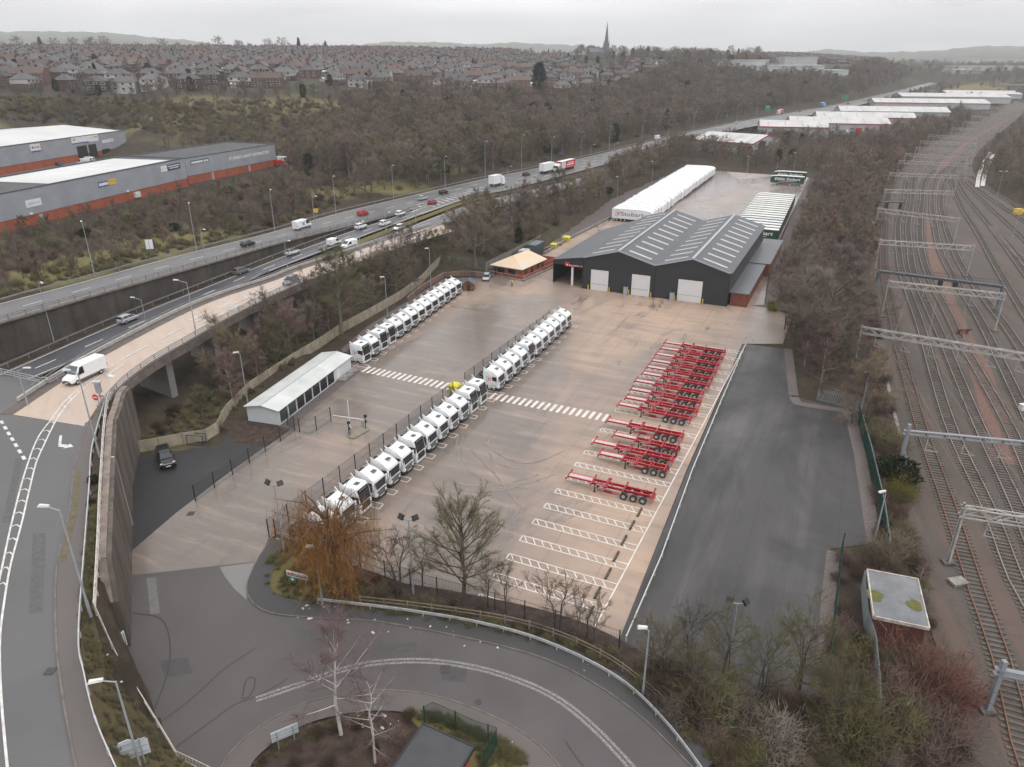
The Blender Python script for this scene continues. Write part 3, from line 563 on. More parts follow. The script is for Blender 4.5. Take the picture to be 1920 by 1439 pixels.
def make_tractor(kind):
    r=thing('lorry_tractor','x','lorry',(0,0,0))
    c=MB()
    if kind=='A': c.vloft([(.55,.95,2.95,1.20,.10),(.62,.75,3.0,1.24,.16),(1.75,.72,3.02,1.25,.18),(2.72,.70,2.90,1.24,.22),(2.8,.70,2.98,1.24,.3),(3.05,.70,2.9,1.22,.4),(3.45,.72,2.45,1.16,.5),(3.72,.76,1.95,1.05,.5),(3.78,.9,1.5,.95,.4)])
    else: c.vloft([(.55,.95,2.85,1.20,.08),(.62,.75,2.95,1.24,.10),(1.75,.72,2.95,1.25,.10),(3.0,.70,2.72,1.23,.12),(3.5,.70,2.55,1.20,.14),(3.72,.74,2.42,1.15,.2),(3.78,.9,2.2,1.05,.3)])
    cab=c.build('cab',cabw,r)
    d=MB()     # roof deflector with its two raised rear horns
    for s in (-1,1):
        d.add([(1.5,s*1.10,3.45),(.55,s*1.24,3.3),(.25,s*1.26,3.55),(.05,s*1.27,4.22),(.75,s*1.1,3.74),(1.5,s*1.02,3.55),(.55,s*1.16,3.3),(.25,s*1.18,3.55),(.05,s*1.19,4.18),(.75,s*1.02,3.74)],
          [(0,1,2,3,4),(9,8,7,6,5),(0,5,6,1),(1,6,7,2),(2,7,8,3),(3,8,9,4),(4,9,5,0)])
        d.add([(.78,s*1.22,1.0),(.1,s*1.25,1.0),(.05,s*1.25,3.6),(.72,s*1.2,3.5),(.78,s*1.16,1.0),(.1,s*1.19,1.0),(.05,s*1.19,3.6),(.72,s*1.14,3.5)],[(0,1,2,3),(7,6,5,4),(0,4,5,1),(1,5,6,2),(2,6,7,3),(3,7,4,0)])
    d.add([(1.6,-.95,3.74),(1.6,.95,3.74),(.55,1.1,3.84),(.55,-1.1,3.84),(.62,-.5,3.80),(.62,.5,3.80),(1.6,-.95,3.6),(1.6,.95,3.6),(.55,1.1,3.5),(.55,-1.1,3.5)],[(0,1,2,5,4,3),(1,7,8,2),(0,3,9,6),(2,8,9,3)])
    d.build('roof_deflector',cabw,r)
    k=MB(); k.box(1.72,2.28,-.36,.36,3.74,3.80) if kind=='A' else k.box(1.5,2.12,-.36,.36,3.765,3.82); k.build('roof_hatch',glassg,r)
    g=MB()
    if kind=='A':
        g.add([(3.035,-1.02,1.70),(3.035,1.02,1.70),(2.925,1.0,2.74),(2.925,-1.0,2.74),(2.85,-1.19,2.72),(2.90,-1.21,1.72),(2.85,1.19,2.72),(2.90,1.21,1.72)],[(0,1,2,3),(0,3,4,5),(1,7,6,2)])
    else:
        g.add([(2.965,-1.08,1.72),(2.965,1.08,1.72),(2.735,1.08,2.98),(2.735,-1.08,2.98),(2.565,-1.05,3.46),(2.565,1.05,3.46)],[(0,1,2,3),(3,2,5,4)])
    w=g.build('windscreen',glass,r)
    if kind=='B':
        t=MB()
        for i,y in enumerate((-.7,-.45,-.2,.05,.3,.55)): t.box(2.63,2.66,y,y+.16,3.12,3.30,0)
        t.build('header_lettering',steel,w)
    for s in (-1,1):
        sw=MB(); y=s*1.252; sw.add([(2.75,y,1.85),(1.75,y,1.95),(1.75,y,2.62),(2.55,y*.995,2.66),(2.75,y-s*.03,1.85),(1.75,y-s*.03,1.95),(1.75,y-s*.03,2.62),(2.55,y*.995-s*.03,2.66)],[(0,1,2,3),(7,6,5,4),(0,4,5,1),(1,5,6,2),(2,6,7,3),(3,7,4,0)])
        sw.build('side_window',glass,r)
        m=MB(); m.box(2.72,2.92,s*1.28,s*1.52,1.95,2.75); m.build('mirror',white if kind=='A' else blackp,r)
    gr=MB()
    if kind=='A':
        for z in (.82,1.06,1.30): gr.box(2.97,3.045,-.72,.72,z,z+.15)
        gr.box(3.0,3.035,-1.0,-.72,1.22,1.4); gr.box(3.0,3.035,.72,1.0,1.22,1.4)
    else: gr.box(2.9,2.985,-.82,.82,.62,1.55)
    gr.build('grille',blackp,r)
    b=MB(); b.vloft([(.2,2.2,3.04,1.22,.2),(.72,2.2,3.08,1.26,.2)] if kind=='A' else [(.22,2.2,2.96,1.2,.12),(.52,2.2,2.99,1.23,.12)]); bp=b.build('bumper',blackp if kind=='A' else white,r)
    for s in (-1,1):
        h=MB(); h.box(2.9,3.045,s*.72,s*1.08,.62,.8) if kind=='A' else h.box(2.9,2.99,s*.86,s*1.08,.75,1.15); h.build('headlight',steel,r)
    if kind=='A': h=MB(); h.box(3.0,3.08,-.5,.5,.55,.66); h.build('number_plate',white,bp)
    f=MB(); f.box(-2.9,1.6,-.45,-.33,.72,1.0); f.box(-2.9,1.6,.33,.45,.72,1.0)
    for x in (-2.8,-1.2,.2): f.box(x,x+.18,-.33,.33,.76,.95)
    f.box(.0,.7,-.9,.9,.95,1.5); f.box(-2.95,-2.85,-1.15,1.15,.6,.75); f.build('chassis',dark,r)
    f=MB(); f.box(-.35,.02,-1.05,-.35,1.0,2.5); f.box(-.28,.0,-.3,.95,1.0,2.2); f.tube((-.5,.75,1.0),(-.5,.75,2.7),.13); f.box(-.95,-.45,-1.1,-.5,1.0,1.55); f.build('catwalk_equipment',blackp,r)
    f=MB(); f.tube((-1.35,0,1.05),(-1.35,0,1.18),.52,.52,16); f.box(-1.7,-1.0,-.4,.4,.98,1.06); f.build('fifth_wheel',blackp,r)
    for s in (-1,1):
        t=MB(); t.box(-.15,1.4,s*.7,s*1.2,.35,.95); t.build('fuel_tank',offwhite,r)
        for x,rad in ((2.05,.5),(-.75,.48),(-2.05,.5)):
            wmb=MB(); wmb.wheel(x,s*(1.02 if x>0 else .95),rad,.34 if x>0 else .55); wo=wmb.build('wheel',dark,r); q=MB(); q.tube((x,s*1.18,rad),(x,s*1.235,rad),.27,.24,12); q.build('rim',alloy,wo)
            if x<0: m=MB(); m.rings([[(x+math.cos(a)*.58,s*.66,rad+math.sin(a)*.58),(x+math.cos(a)*.58,s*1.25,rad+math.sin(a)*.58),(x+math.cos(a)*.62,s*1.25,rad+math.sin(a)*.62),(x+math.cos(a)*.62,s*.66,rad+math.sin(a)*.62)] for a in [R(v) for v in range(15,171,26)]]); m.build('mudguard',blackp,r)
        m=MB(); m.rings([[(2.05+math.cos(a)*.56,s*.9,.5+math.sin(a)*.56),(2.05+math.cos(a)*.56,s*1.26,.5+math.sin(a)*.56),(2.05+math.cos(a)*.62,s*1.262,.5+math.sin(a)*.62),(2.05+math.cos(a)*.62,s*.9,.5+math.sin(a)*.62)] for a in [R(v) for v in range(0,181,30)]]); m.build('wheel_arch',blackp,r)
        starmark(r,1.2,2.15,s*1.262,.62,s)
    return r
cabw=mat('cab_white',(.74,.75,.76),(.60,.60,.59),1.1,.3,rand=.07,lo=.3,hi=.75)
TA=make_tractor('A'); TB=make_tractor('B'); used={'A':False,'B':False}
def place_tractor(kind,loc,label,group):
    p=TA if kind=='A' else TB
    loc=loc-V2*2.95*.97
    if used[kind]: o=copy_tree(p,loc,RV)
    else: o=p; o.location=loc; o.rotation_euler=(0,0,RV); used[kind]=True
    o.scale=(.97,.97,.97); o['label']=label; o['group']=group
rowA=(P(690,680),P(861,554)); kinds='BABBAAAAAAAAAA'
for i,k in enumerate(kinds):
    p=rowA[0].lerp(rowA[1],i/13); place_tractor(k,p,'white '+('dark-fronted ' if k=='B' else '')+'lorry cab by the gravel bank, '+ORD[i]+' from the white cabin','lorry cabs backed to the gravel bank')
rowB=(P(941,731),P(1067,616)); kinds='AAAABAAAAAA'
for i,k in enumerate(kinds):
    p=rowB[0].lerp(rowB[1],i/10); place_tractor(k,p,'white '+('dark-fronted ' if k=='B' else '')+'lorry cab in the middle row, '+ORD[i]+' beyond the zebra crossing','lorry cabs beyond the crossing')
rowC=(P(908,757),P(716,934)); kinds='BBAAAABAAABAA'
for i,k in enumerate(kinds):
    p=rowC[0]+(rowC[1]-rowC[0])*i/9; place_tractor(k,p,'white '+('dark-fronted ' if k=='B' else '')+'lorry cab in the near row, '+ORD[i]+' from the zebra crossing','lorry cabs in the near row')
# painted ends of the cab bays
mb=MB()
for a,b,n,w in ((rowA[0],rowA[1],13,0),(rowB[0],rowB[1],10,0),(rowC[0],rowC[0]+(rowC[1]-rowC[0])*12/9,12,0)):
    for i in range(-1,n+1):
        c=a+(b-a)*((i+.5)/n); s=(b-a)/n*.16
        for q in (-1,1): mb.bar(c+s*q-V2*6.5+Z15,c+s*q+V2*1.0+Z15,.12,.01)
        mb.bar(c-s+V2*1.0+Z15,c+s+V2*1.0+Z15,.12,.01)
struct(mb.build('cab_bay_markings',lineyard))
# ------------------------------------------------------------------ red skeletal trailers
def make_skel(long):
    r=thing('skeletal_trailer','x','trailer'); f=MB(); x0=-6.2 if long else -4.0
    for s in (-1,1):
        f.box(x0,2.6,s*.5-.07,s*.5+.07,.95,1.32); f.box(2.4,6.3,s*.5-.07,s*.5+.07,1.22,1.42)
    for x in [x0+.15]+[x0+1.9]*long+[-1.9,-.1,1.2,2.4]: f.box(x-.07,x+.07,-.5,.5,1.0,1.28)
    f.box(x0,2.5,-.05,.05,.98,1.02); f.build('main_frame',redp,r)
    for x in [x0+.2]+[-2.1 if long else -1.6]+[.35,.6,2.55,6.2]:
        b=MB(); b.box(x-.09,x+.09,-1.22,1.22,1.32,1.46); 
        for s in (-1,1): b.box(x-.11,x+.11,s*1.22-.12,s*1.22+.12,1.30,1.52)
        b.build('bolster',redp,r)
    e=MB()
    for s in (-1,1): e.box(x0+.3,2.5,s*.5-.085,s*.5+.085,1.322,1.345); e.box(2.5,6.2,s*.5-.085,s*.5+.085,1.422,1.44)
    e.build('top_flange',redl,r)
    d=MB(); d.box(2.7,6.1,-.48,.48,1.36,1.40); d.build('gooseneck_deck',deckgrey,r)
    l=MB()
    for s in (-1,1): l.box(2.0,2.14,s*.75-.07,s*.75+.07,.05,1.1); l.box(1.9,2.25,s*.75-.15,s*.75+.15,.012,.06); l.bar((2.07,s*.75,.5),(1.3,s*.5,1.0),.06,.06)
    l.build('landing_gear',blackp,r)
    for k,x in enumerate((-4.9,-3.55,-2.2) if long else (-3.6,-2.3,-1.0)):
        for s in (-1,1):
            w=MB(); w.wheel(x,s*.98,.52,.42); wo=w.build('wheel',dark,r); q=MB(); q.tube((x,s*1.17,.52),(x,s*1.215,.52),.28,.26,12); q.build('rim',steel,wo)
        a=MB(); a.tube((x,-.8,.52),(x,.8,.52),.09,.09,6); a.build('axle',blackp,r)
    b=MB(); b.box(x0-.05,x0+.07,-1.2,1.2,.55,.72); b.box(x0,x0+.1,-.6,-.5,.6,1.2); b.box(x0,x0+.1,.5,.6,.6,1.2); b.build('rear_bumper',redl,r)
    for s in (-1,1): b=MB(); b.box(-1.6,1.6,s*1.12-.02,s*1.12+.02,.55,.66); b.box(-1.6,1.6,s*1.12-.02,s*1.12+.02,.78,.88); b.box(-.6,.6,s*1.12-.03,s*1.12+.03,.5,.95); b.build('side_guard',redp if s>0 else steel,r)
    t=MB()
    for s in (-1,1): 
        for i in range(6): t.box(.3+i*.28,.3+i*.28+.2,s*.578-.004,s*.578+.004,1.08,1.2)
    t.build('frame_lettering',textwhite,r)
    return r
SKL=make_skel(True); SKS=make_skel(False); us={'l':0,'s':0}
rear=[(1226,943),(1250,891),(1262,873),(1271,853),(1280,829),(1295,796),(1307,782),(1313,765),(1318,748),(1329,733),(1335,720),(1342,707),(1347,694),(1354,682),(1359,670)]
for i,q in enumerate(rear):
    k='s' if i in (1,3) else 'l'; p=SKL if k=='l' else SKS
    a=P(*q); loc=a-V2*(5.6 if k=='l' else 3.6); loc.z=.012
    if us[k]: o=copy_tree(p,loc,RV+PI+R(random.uniform(-.6,.6)))
    else: o=p; o.location=loc; o.rotation_euler=(0,0,RV+PI); us[k]=1
    o.scale=(.9,.9,.9)
    o['label']='red skeletal container trailer standing alone, closest to the camera' if i==0 else ('short ' if k=='s' else '')+'red skeletal container trailer, '+ORD[i]+' from the camera end of the row'
    o['group']='red skeletal trailers in the bays'
# ------------------------------------------------------------------ box trailers
def make_box(kind):
    r=thing('box_trailer' if kind=='w' else 'curtain_trailer','x','trailer')
    h=4.15 if kind=='w' else 4.0
    prof=[(-6.8,.95),(6.8,.95),(6.8,3.4),(6.4,3.8),(5.4,4.06),(3.6,h+.08),(1.5,h+.12),(-3.5,h+.08),(-6.6,h),(-6.8,h-.1)] if kind=='w' else [(-6.8,1.05),(6.8,1.05),(6.8,3.5),(6.3,3.75),(5.2,3.98),(3.5,h+.1),(-6.8,h)]
    b=MB(); b.prof(prof,-1.26,1.26); b.build('body',white if kind=='w' else green_curtain,r)
    rf=MB(); top=prof[3:] if kind=='w' else prof[2:]
    rr=[]
    for x,z in top: rr.append([(x,-1.29,z-.10),(x,-1.2,z+.02),(x,-.6,z+.05),(x,.6,z+.05),(x,1.2,z+.02),(x,1.29,z-.10)])
    vs=[p for q in rr for p in q]; rf.add(vs,[(k*6+i,k*6+i+1,(k+1)*6+i+1,(k+1)*6+i) for k in range(len(rr)-1) for i in range(5)]); rf.build('roof',mat('trailer_roof',(.74,.75,.74),(.66,.67,.66),.5,.4) if kind=='w' else mat('curtain_roof',(.72,.71,.67),(.58,.57,.53),.6,.5,rand=.08),r)
    if kind=='g':
        e=MB(); e.box(-6.8,6.8,-1.28,-1.262,1.02,1.2); e.box(-6.8,6.8,1.262,1.28,1.02,1.2); e.build('side_rail',steel,r)
    c=MB(); c.box(-6.6,6.2,-.5,-.38,.7,1.0); c.box(-6.6,6.2,.38,.5,.7,1.0); c.box(-6.85,-6.7,-1.2,1.2,.5,.65); c.build('chassis',dark if kind=='w' else redp,r)
    for k,x in enumerate((-5.0,-3.65,-2.3)):
        for s in (-1,1): w=MB(); w.wheel(x,s*1.0,.5,.42); wo=w.build('wheel',dark,r); q=MB(); q.tube((x,s*1.2,.5),(x,s*1.235,.5),.28,.26,12); q.build('rim',steel,wo)
    l=MB()
    for s in (-1,1): l.box(3.9,4.05,s*.8-.07,s*.8+.07,.05,1.0); l.box(3.8,4.15,s*.8-.15,s*.8+.15,.0,.06)
    l.build('landing_gear',blackp,r)
    for s in (-1,1): g=MB(); g.box(-1.2,3.4,s*1.2-.02,s*1.2+.02,.5,.85); g.build('side_guard',redp if kind=='g' else blackp,r)
    d=MB(); d.box(-6.84,-6.802,-1.2,1.2,1.05,h-.2); d.build('rear_doors',white if kind=='w' else green_curtain,r)
    if kind=='w':
        for s in (-1,1):
            starmark(r,-4.6,2.6,s*1.262,1.25,s) if s<0 else starmark(r,-4.6,2.6,s*1.262,1.25,s)
            # world view side is -y for trailers pointing along V
        text('Stobart',2.0,textdark,r,(0.2,-1.272,2.55),(R(90),0,0),sx=1.25)
    else:
        text('Eddie Stobart',1.55,textwhite,r,(0,1.272,2.75),(R(90),0,R(180)),bold=.035,shear=.25,sx=1.15)
        s=MB(); s.box(-3.6,3.4,1.262,1.278,1.75,1.86); s.build('strapline',textwhite,r)
    return r
WT=make_box('w'); GTt=make_box('g')
a=P(1150,413); b=P(1286,327)
n=37
for i in range(n):
    c=a.lerp(b,i/(n-1))+V2*6.6; c=c+V2*random.uniform(-.25,.25); 
    if i<1: c=c-V2*.2
    o=WT if i==0 else copy_tree(WT,None)
    o.location=c; o.rotation_euler=(0,0,RV); o['label']='white curved-roof box trailer backed to the far left fence, '+ORD[i]+' from the warehouse'; o['group']='white box trailers in the rear yard'
a=P(1456,456); b=P(1487,387); n=17
for i in range(n+2):
    if i<n: c=a.lerp(b,i/(n-1)); lab='green curtain trailer with off-white roof beside the warehouse, '+ORD[i]+' from the camera'
    else: c=(P(1505,350),P(1509,341))[i-n]; lab='green curtain trailer '+('in front of its twin' if i==n else 'behind its twin')+' at the far end of the rear yard'
    c=c-V2*6.6; o=GTt if i==0 else copy_tree(GTt,None); o.location=c; o.rotation_euler=(0,0,RV+PI); o['label']=lab; o['group']='green curtain trailers in the rear yard'
    if i==4:
        k=[x for x in o.children if x.name.startswith('roof')][0]; k.data=k.data.copy(); k.data.materials[0]=mat('blue_grey_roof',(.42,.47,.55),(.6,.62,.63),.15,.5); k['label']='blue-grey patched roof'
# ------------------------------------------------------------------ cars and vans
PAINT={}
def paint(nm,c,metal=0): 
    if nm not in PAINT: PAINT[nm]=mat('paint_'+nm,c,tuple(x*.93 for x in c),1,.22,metal)
    return PAINT[nm]
PC={'white':(.72,.72,.72),'silver':(.42,.43,.45),'grey':(.13,.135,.145),'black':(.014,.015,.017),'red':(.42,.018,.015),'maroon':(.24,.012,.03),'blue':(.03,.05,.2),'mint':(.58,.66,.62)}
tail=mat('tail_lamp',(.35,.01,.01),None,1,.25); headl=mat('head_lamp',(.6,.6,.6),None,1,.15)
def make_car(colour,roofcol=None,kind='hatch'):
    r=thing('car','x','car'); p=paint(colour,PC[colour]); rp=paint(roofcol or colour,PC[roofcol or colour])
    L=2.1; h=.0 if kind=='hatch' else .12
    b=MB(); b.xloft([(-2.1,.72,.74,.42,.80,.1),(-2.02,.84,.84,.28,.94+h,.14),(-1.3,.88,.88,.22,.98+h,.16),(.7,.89,.88,.22,.95+h,.16),(1.5,.87,.84,.24,.82+h,.18),(1.98,.78,.76,.28,.68+h,.16),(2.1,.62,.6,.36,.58+h,.1)]); b.build('body',p,r,smooth=False)
    rs=[(-2.0,.78,.7,.9+h,1.0+h,.05),(-1.72,.80,.62,.9+h,1.40+h,.12),(-.2,.81,.64,.9+h,1.46+h,.12),(.35,.81,.63,.9+h,1.40+h,.12),(1.15,.78,.66,.88+h,.96+h,.03)]
    g=MB(); g.xloft(rs); g.build('windows',glass,r)
    t=MB(); t.xloft([(-1.78,.6,.58,1.36+h,1.42+h,.02),(-1.0,.63,.6,1.40+h,1.475+h,.03),(-.1,.63,.6,1.40+h,1.485+h,.03),(.38,.62,.58,1.36+h,1.42+h,.02)]); t.build('roof',rp,r)
    for x0,x1 in ((-1.75,-1.65),(-.5,-.42)):
        for s in (-1,1): k=MB(); k.add([(x0,s*.815,.95+h),(x1,s*.815,.95+h),(x1+.0,s*.65,1.41+h),(x0,s*.65,1.41+h),(x0,s*.79,.95+h),(x1,s*.79,.95+h),(x1,s*.62,1.41+h),(x0,s*.62,1.41+h)],[(0,1,2,3),(7,6,5,4),(0,4,5,1),(1,5,6,2),(2,6,7,3),(3,7,4,0)]); k.build('pillar',p,r)
    for x in (-1.3,1.32):
        for s in (-1,1): w=MB(); w.wheel(x,s*.8,.32,.22); wo=w.build('wheel',dark,r); q=MB(); q.tube((x,s*.9,.32),(x,s*.925,.32),.2,.19,10); q.build('rim',alloy,wo)
    for s in (-1,1):
        k=MB(); k.box(1.72,1.98,s*.5,s*.80,.60+h,.72+h); k.build('headlight',headl,r); k=MB(); k.box(-2.1,-1.98,s*.52,s*.82,.70+h,.90+h); k.build('tail_light',tail,r); k=MB(); k.box(.72,.9,s*.88,s*1.0,.95+h,1.07+h); k.build('mirror',p,r)
    k=MB(); k.box(2.06,2.115,-.26,.26,.42,.53); k.build('number_plate',white,r); k=MB(); k.box(1.9,2.09,-.5,.5,.3,.42); k.build('grille',blackp,r)
    return r
def make_van(size='big',colour='white'):
    r=thing('van','x','van'); p=paint(colour,PC[colour]); big=size=='big'
    L=3.1 if big else 2.15; H=2.5 if big else 1.85; hw=.98 if big else .88
    b=MB(); b.xloft([(-L,hw-.06,hw-.12,.45,H-.06,.1),(-L+.1,hw,hw-.1,.38,H,.14),(L-2.25,hw,hw-.1,.36,H+.03,.16),(L-1.75,hw,hw-.13,.36,H-.06,.18),(L-1.0,hw,hw-.16,.36,1.35 if big else 1.1,.16),(L-.25,hw-.05,hw-.12,.36,1.1 if big else .92,.16),(L,hw-.2,hw-.22,.42,.85 if big else .72,.1)]); b.build('body',p,r)
    z1=H-.14; z0=1.40 if big else 1.14
    g=MB(); g.add([(L-1.69,-hw+.24,z1+.02),(L-1.69,hw-.24,z1+.02),(L-.98,hw-.22,z0),(L-.98,-hw+.22,z0)],[(0,1,2,3)]); g.build('windscreen',glassg,r)
    for s in (-1,1):
        y0=s*(hw+.006); y1=s*(hw-.11)
        g=MB(); g.add([(L-2.3,s*(hw-.0),1.3 if big else 1.1),(L-1.25,s*(hw-.0),1.28 if big else 1.08),(L-1.8,s*(hw-.06),z1-.12),(L-2.3,s*(hw-.06),z1-.1),(L-2.3,s*(hw-.09),1.3 if big else 1.1),(L-1.25,s*(hw-.09),1.28 if big else 1.08),(L-1.8,s*(hw-.15),z1-.12),(L-2.3,s*(hw-.15),z1-.1)],[(0,1,2,3),(7,6,5,4),(0,4,5,1),(1,5,6,2),(2,6,7,3),(3,7,4,0)]); g.build('side_window',glass,r)
        m=MB(); m.box(L-1.3,L-1.12,s*(hw+.02),s*(hw+.24),1.3,1.62) if big else m.box(L-1.2,L-1.06,s*(hw+.02),s*(hw+.18),1.02,1.22); m.build('mirror',blackp,r)
        h=MB(); h.box(L-.34,L-.08,s*.5,s*.76,.72,.94); h.build('headlight',headl,r); h=MB(); h.box(-L-.01,-L+.1,s*(hw-.18),s*(hw-.04),.8,1.3); h.build('tail_light',tail,r)
        t=MB(); t.box(-L+.6,L-1.3,s*(hw-.0),s*(hw+.03),.5,.62); t.build('rub_strip',blackp,r)
        for x in (-L+1.25 if big else -L+.8,L-.95 if big else L-.8): w=MB(); w.wheel(x,s*(hw-.1),.36 if big else .31,.24); wo=w.build('wheel',dark,r); q=MB(); q.tube((x,s*(hw+.02),.36 if big else .31),(x,s*(hw+.035),.36 if big else .31),.2,.19,10); q.build('rim',alloy,wo)
    k=MB(); k.box(L-.1,L+.03,-hw+.25,hw-.25,.36,.62); k.build('bumper',blackp,r); k=MB(); k.box(L-.06,L+.01,-.45,.45,.66,.8); k.build('grille',blackp,r); k=MB(); k.box(L+.0,L+.045,-.26,.26,.44,.55); k.build('number_plate',white,r)
    return r
CAR={}
def car(colour,px,py,z,tangent,label,kind='hatch',roof=None,group=None,sc=.97,lift=.03):
    key=(colour,roof,kind)
    loc=P(px,py,z) if not isinstance(px,Vector) else px
    loc=loc+Vector((0,0,lift)); rz=math.atan2(tangent.y,tangent.x)
    if key in CAR: o=copy_tree(CAR[key],loc,rz)
    else:
        o=make_van(kind,colour) if kind in ('big','small') else make_car(colour,roof,kind); o.location=loc; o.rotation_euler=(0,0,rz); CAR[key]=o
    o.scale=(sc,)*3; o['label']=label
    if group: o['group']=group
    return o
def lineP(Lp,Rp,px,py):    # pick the road level at a pixel
    A_=smooth(pp(Lp),100);B_=smooth(pp(Rp),100); z=(A_[0].z+B_[0].z)/2; k=0
    for _ in range(6):
        q=P(px,py,z); k=min(range(100),key=lambda i:((A_[i]+B_[i])/2-q).length); z=(A_[k].z+B_[k].z)/2
    k=min(97,max(1,k)); t=((A_[k+1]+B_[k+1])-(A_[k-1]+B_[k-1])); t.z=0
    return P(px,py,z),t.normalized()
GM='traffic on the dual carriageway'
for col,px,py,line,flip,lab,kind,roof in (
 ('black',466,462,'FC',0,'black car on the far carriageway, nearest the left edge of the traffic','hatch',None),
 ('red',681,404,'FC',0,'bright red car at the end of the dividing wall','suv',None),
 ('silver',793,375,'FC',0,'silver car beside the start of the hatched taper','hatch',None),
 ('black',832,364,'FC',0,'black car beside the hatched taper, ahead of the silver one','suv',None),
 ('silver',241,603,'NC',0,'silver hatchback alone at the foot of the stained retaining wall','hatch',None),
 ('grey',453,513,'NC',0,'grey car on the near carriageway behind the slip-road barrier','hatch',None),
 ('mint',549,477,'NC',0,'pale car with a black roof on the near carriageway','hatch','black'),
 ('white',677,429,'NC',0,'white off-roader on the near carriageway, last of three white cars','suv',None),
 ('white',722,423,'NC',0,'white car between two other white cars beside the green strip','suv',None),
 ('white',751,404,'NC',0,'white saloon leading the three white cars','hatch',None),
 ('maroon',811,384,'NC',0,'dark red car passing the hatched taper','suv',None),
 ('white',748,431,'S2',1,'white hatchback on the side lane below the green strip','hatch',None),
 ('black',987,330,'MR',0,'black car behind the white semi-trailer lorry','hatch',None)):
    Lp,Rp={'FC':(FCu,FCl),'NC':(NCu,NCl),'S2':(S2u,S2l),'MR':(MRu,MRl)}[line]; p,t=lineP(Lp,Rp,px,py); car(col,p,0,0,-t if flip else t,lab,kind,roof,GM,1.0,.06)
p,t=lineP(NCu,NCl,627,460); car('white',p,0,0,t,'small white van on the near carriageway','small',None,GM,1.05,.05)
p,t=lineP(S2u,S2l,654,466); car('white',p,0,0,-t,'white van turning off where the green strip begins','small',None,GM,1.15,.05)
p,t=lineP(FCu,FCl,567,429); o=car('white',p,0,0,t,'white panel van with blue cross marking on the far carriageway','big',None,GM,1.0,.05)
x=MB()
for s in (-1,1): x.bar((-.9,-.985,1.0 if s>0 else 1.9),(.1,-.985,1.9 if s>0 else 1.0),.03,.28)
x.build('cross_marking',blue,o)
p=slipP(161,709); p2=slipP(215,684); o=car('white',p-Vector((0,0,.04)),0,0,(p-p2),'large white van coming up the beige slip road','big',None,None,1.0,.03)
p=slipP(545,531); p2=slipP(600,505); car('grey',p-Vector((0,0,.04)),0,0,(p-p2),'dark grey hatchback on the beige slip road','hatch',None,None,1.02,.03)
car('black',312,867,0,P(318,880)-P(305,846),'black pickup parked on the dark tarmac by the high wall','suv',None,None,1.15,.02)
car('silver',912,524,0,P(909,529)-P(914,518),'silver car parked by the brick gatehouse','hatch',None,None,.95,.01)
car('grey',871,541,0,V2,'grey car parked behind the last lorry cab by the shed','hatch',None,None,.95,.01)
# lorries on the motorway
def make_lorry(boxcol,label,n,loc,rz,grp,L=12.5,red=False):
    r=thing('articulated_lorry' if L>9 else 'box_lorry',label,'lorry',loc,rz,grp)
    b=MB(); b.box(-L/2,L/2-2.6,-1.26,1.26,1.1,4.05); b.build('box_body',boxcol,r)
    rf=MB(); rf.box(-L/2-.02,L/2-2.58,-1.28,1.28,4.05,4.12); rf.build('roof',white,r)
    c=MB(); c.vloft([(.5,L/2-2.1,L/2,1.2,.15),(1.7,L/2-2.1,L/2+.02,1.22,.15),(2.7,L/2-2.1,L/2-.1,1.2,.2),(3.4,L/2-2.0,L/2-.7,1.1,.3)]); c.build('cab',white,r)
    g=MB(); g.box(L/2-.1,L/2+.03,-1.05,1.05,1.75,2.6); g.build('windscreen',glass,r)
    f=MB(); f.box(-L/2,L/2-.3,-.5,.5,.6,1.05); f.build('chassis',dark,r)
    for x in ([-L/2+1.2,-L/2+2.5,-L/2+3.8,L/2-3.6,L/2-1.1] if L>9 else [-L/2+1.6,L/2-1.1]):
        for s in (-1,1): w=MB(); w.wheel(x,s*1.0,.5,.4); w.build('wheel',dark,r)
    return r
p,t=lineP(MRu,MRl,932,349); make_lorry(white,'white box lorry heading away beside the bare trees',0,p+Vector((0,0,.05)),math.atan2(t.y,t.x),GM,7.6)
p,t=lineP(MRu,MRl,1028,324); make_lorry(white,'plain white articulated lorry behind the red one',0,p+Vector((0,0,.05)),math.atan2(t.y,t.x),GM,11)
p,t=lineP(MRu,MRl,1058,320); rl=make_lorry(mat('lorry_red',(.55,.02,.035),None,1,.4),'red and white articulated lorry coming towards the camera',0,p-t*0+Vector((0,0,.06)),math.atan2(-t.y,-t.x),GM,15)
q=MB(); q.box(1.2,4.9,1.262,1.28,1.3,4.0); q.build('pale_panel',mat('pale_teal',(.5,.62,.62),None,1,.5),rl); 
for z0,z1,x0,x1 in ((2.2,2.7,-6.2,.2),(3.1,3.35,-6.2,-1.0),(1.5,1.65,-5.0,.0)): q=MB(); q.box(x0,x1,1.262,1.28,z0,z1); q.build('printed_band',textwhite,rl)
p,t=lineP(MRu,MRl,1542,201); make_lorry(mat('lorry_blue',(.03,.22,.6),None,1,.4),'bright blue lorry far up the motorway',0,p+Vector((0,0,.05)),math.atan2(t.y,t.x),GM,12)
p,t=lineP(MRu,MRl,1462,215); make_lorry(mat('lorry_orange',(.5,.12,.06),None,1,.4),'orange-red lorry far up the motorway below the green sign',0,p+Vector((0,0,.05)),math.atan2(-t.y,-t.x),GM,10)
p,t=lineP(MRu,MRl,1233,262); car('white',p,0,0,t,'white van far up the motorway before the bend','big',None,GM,1,.05)
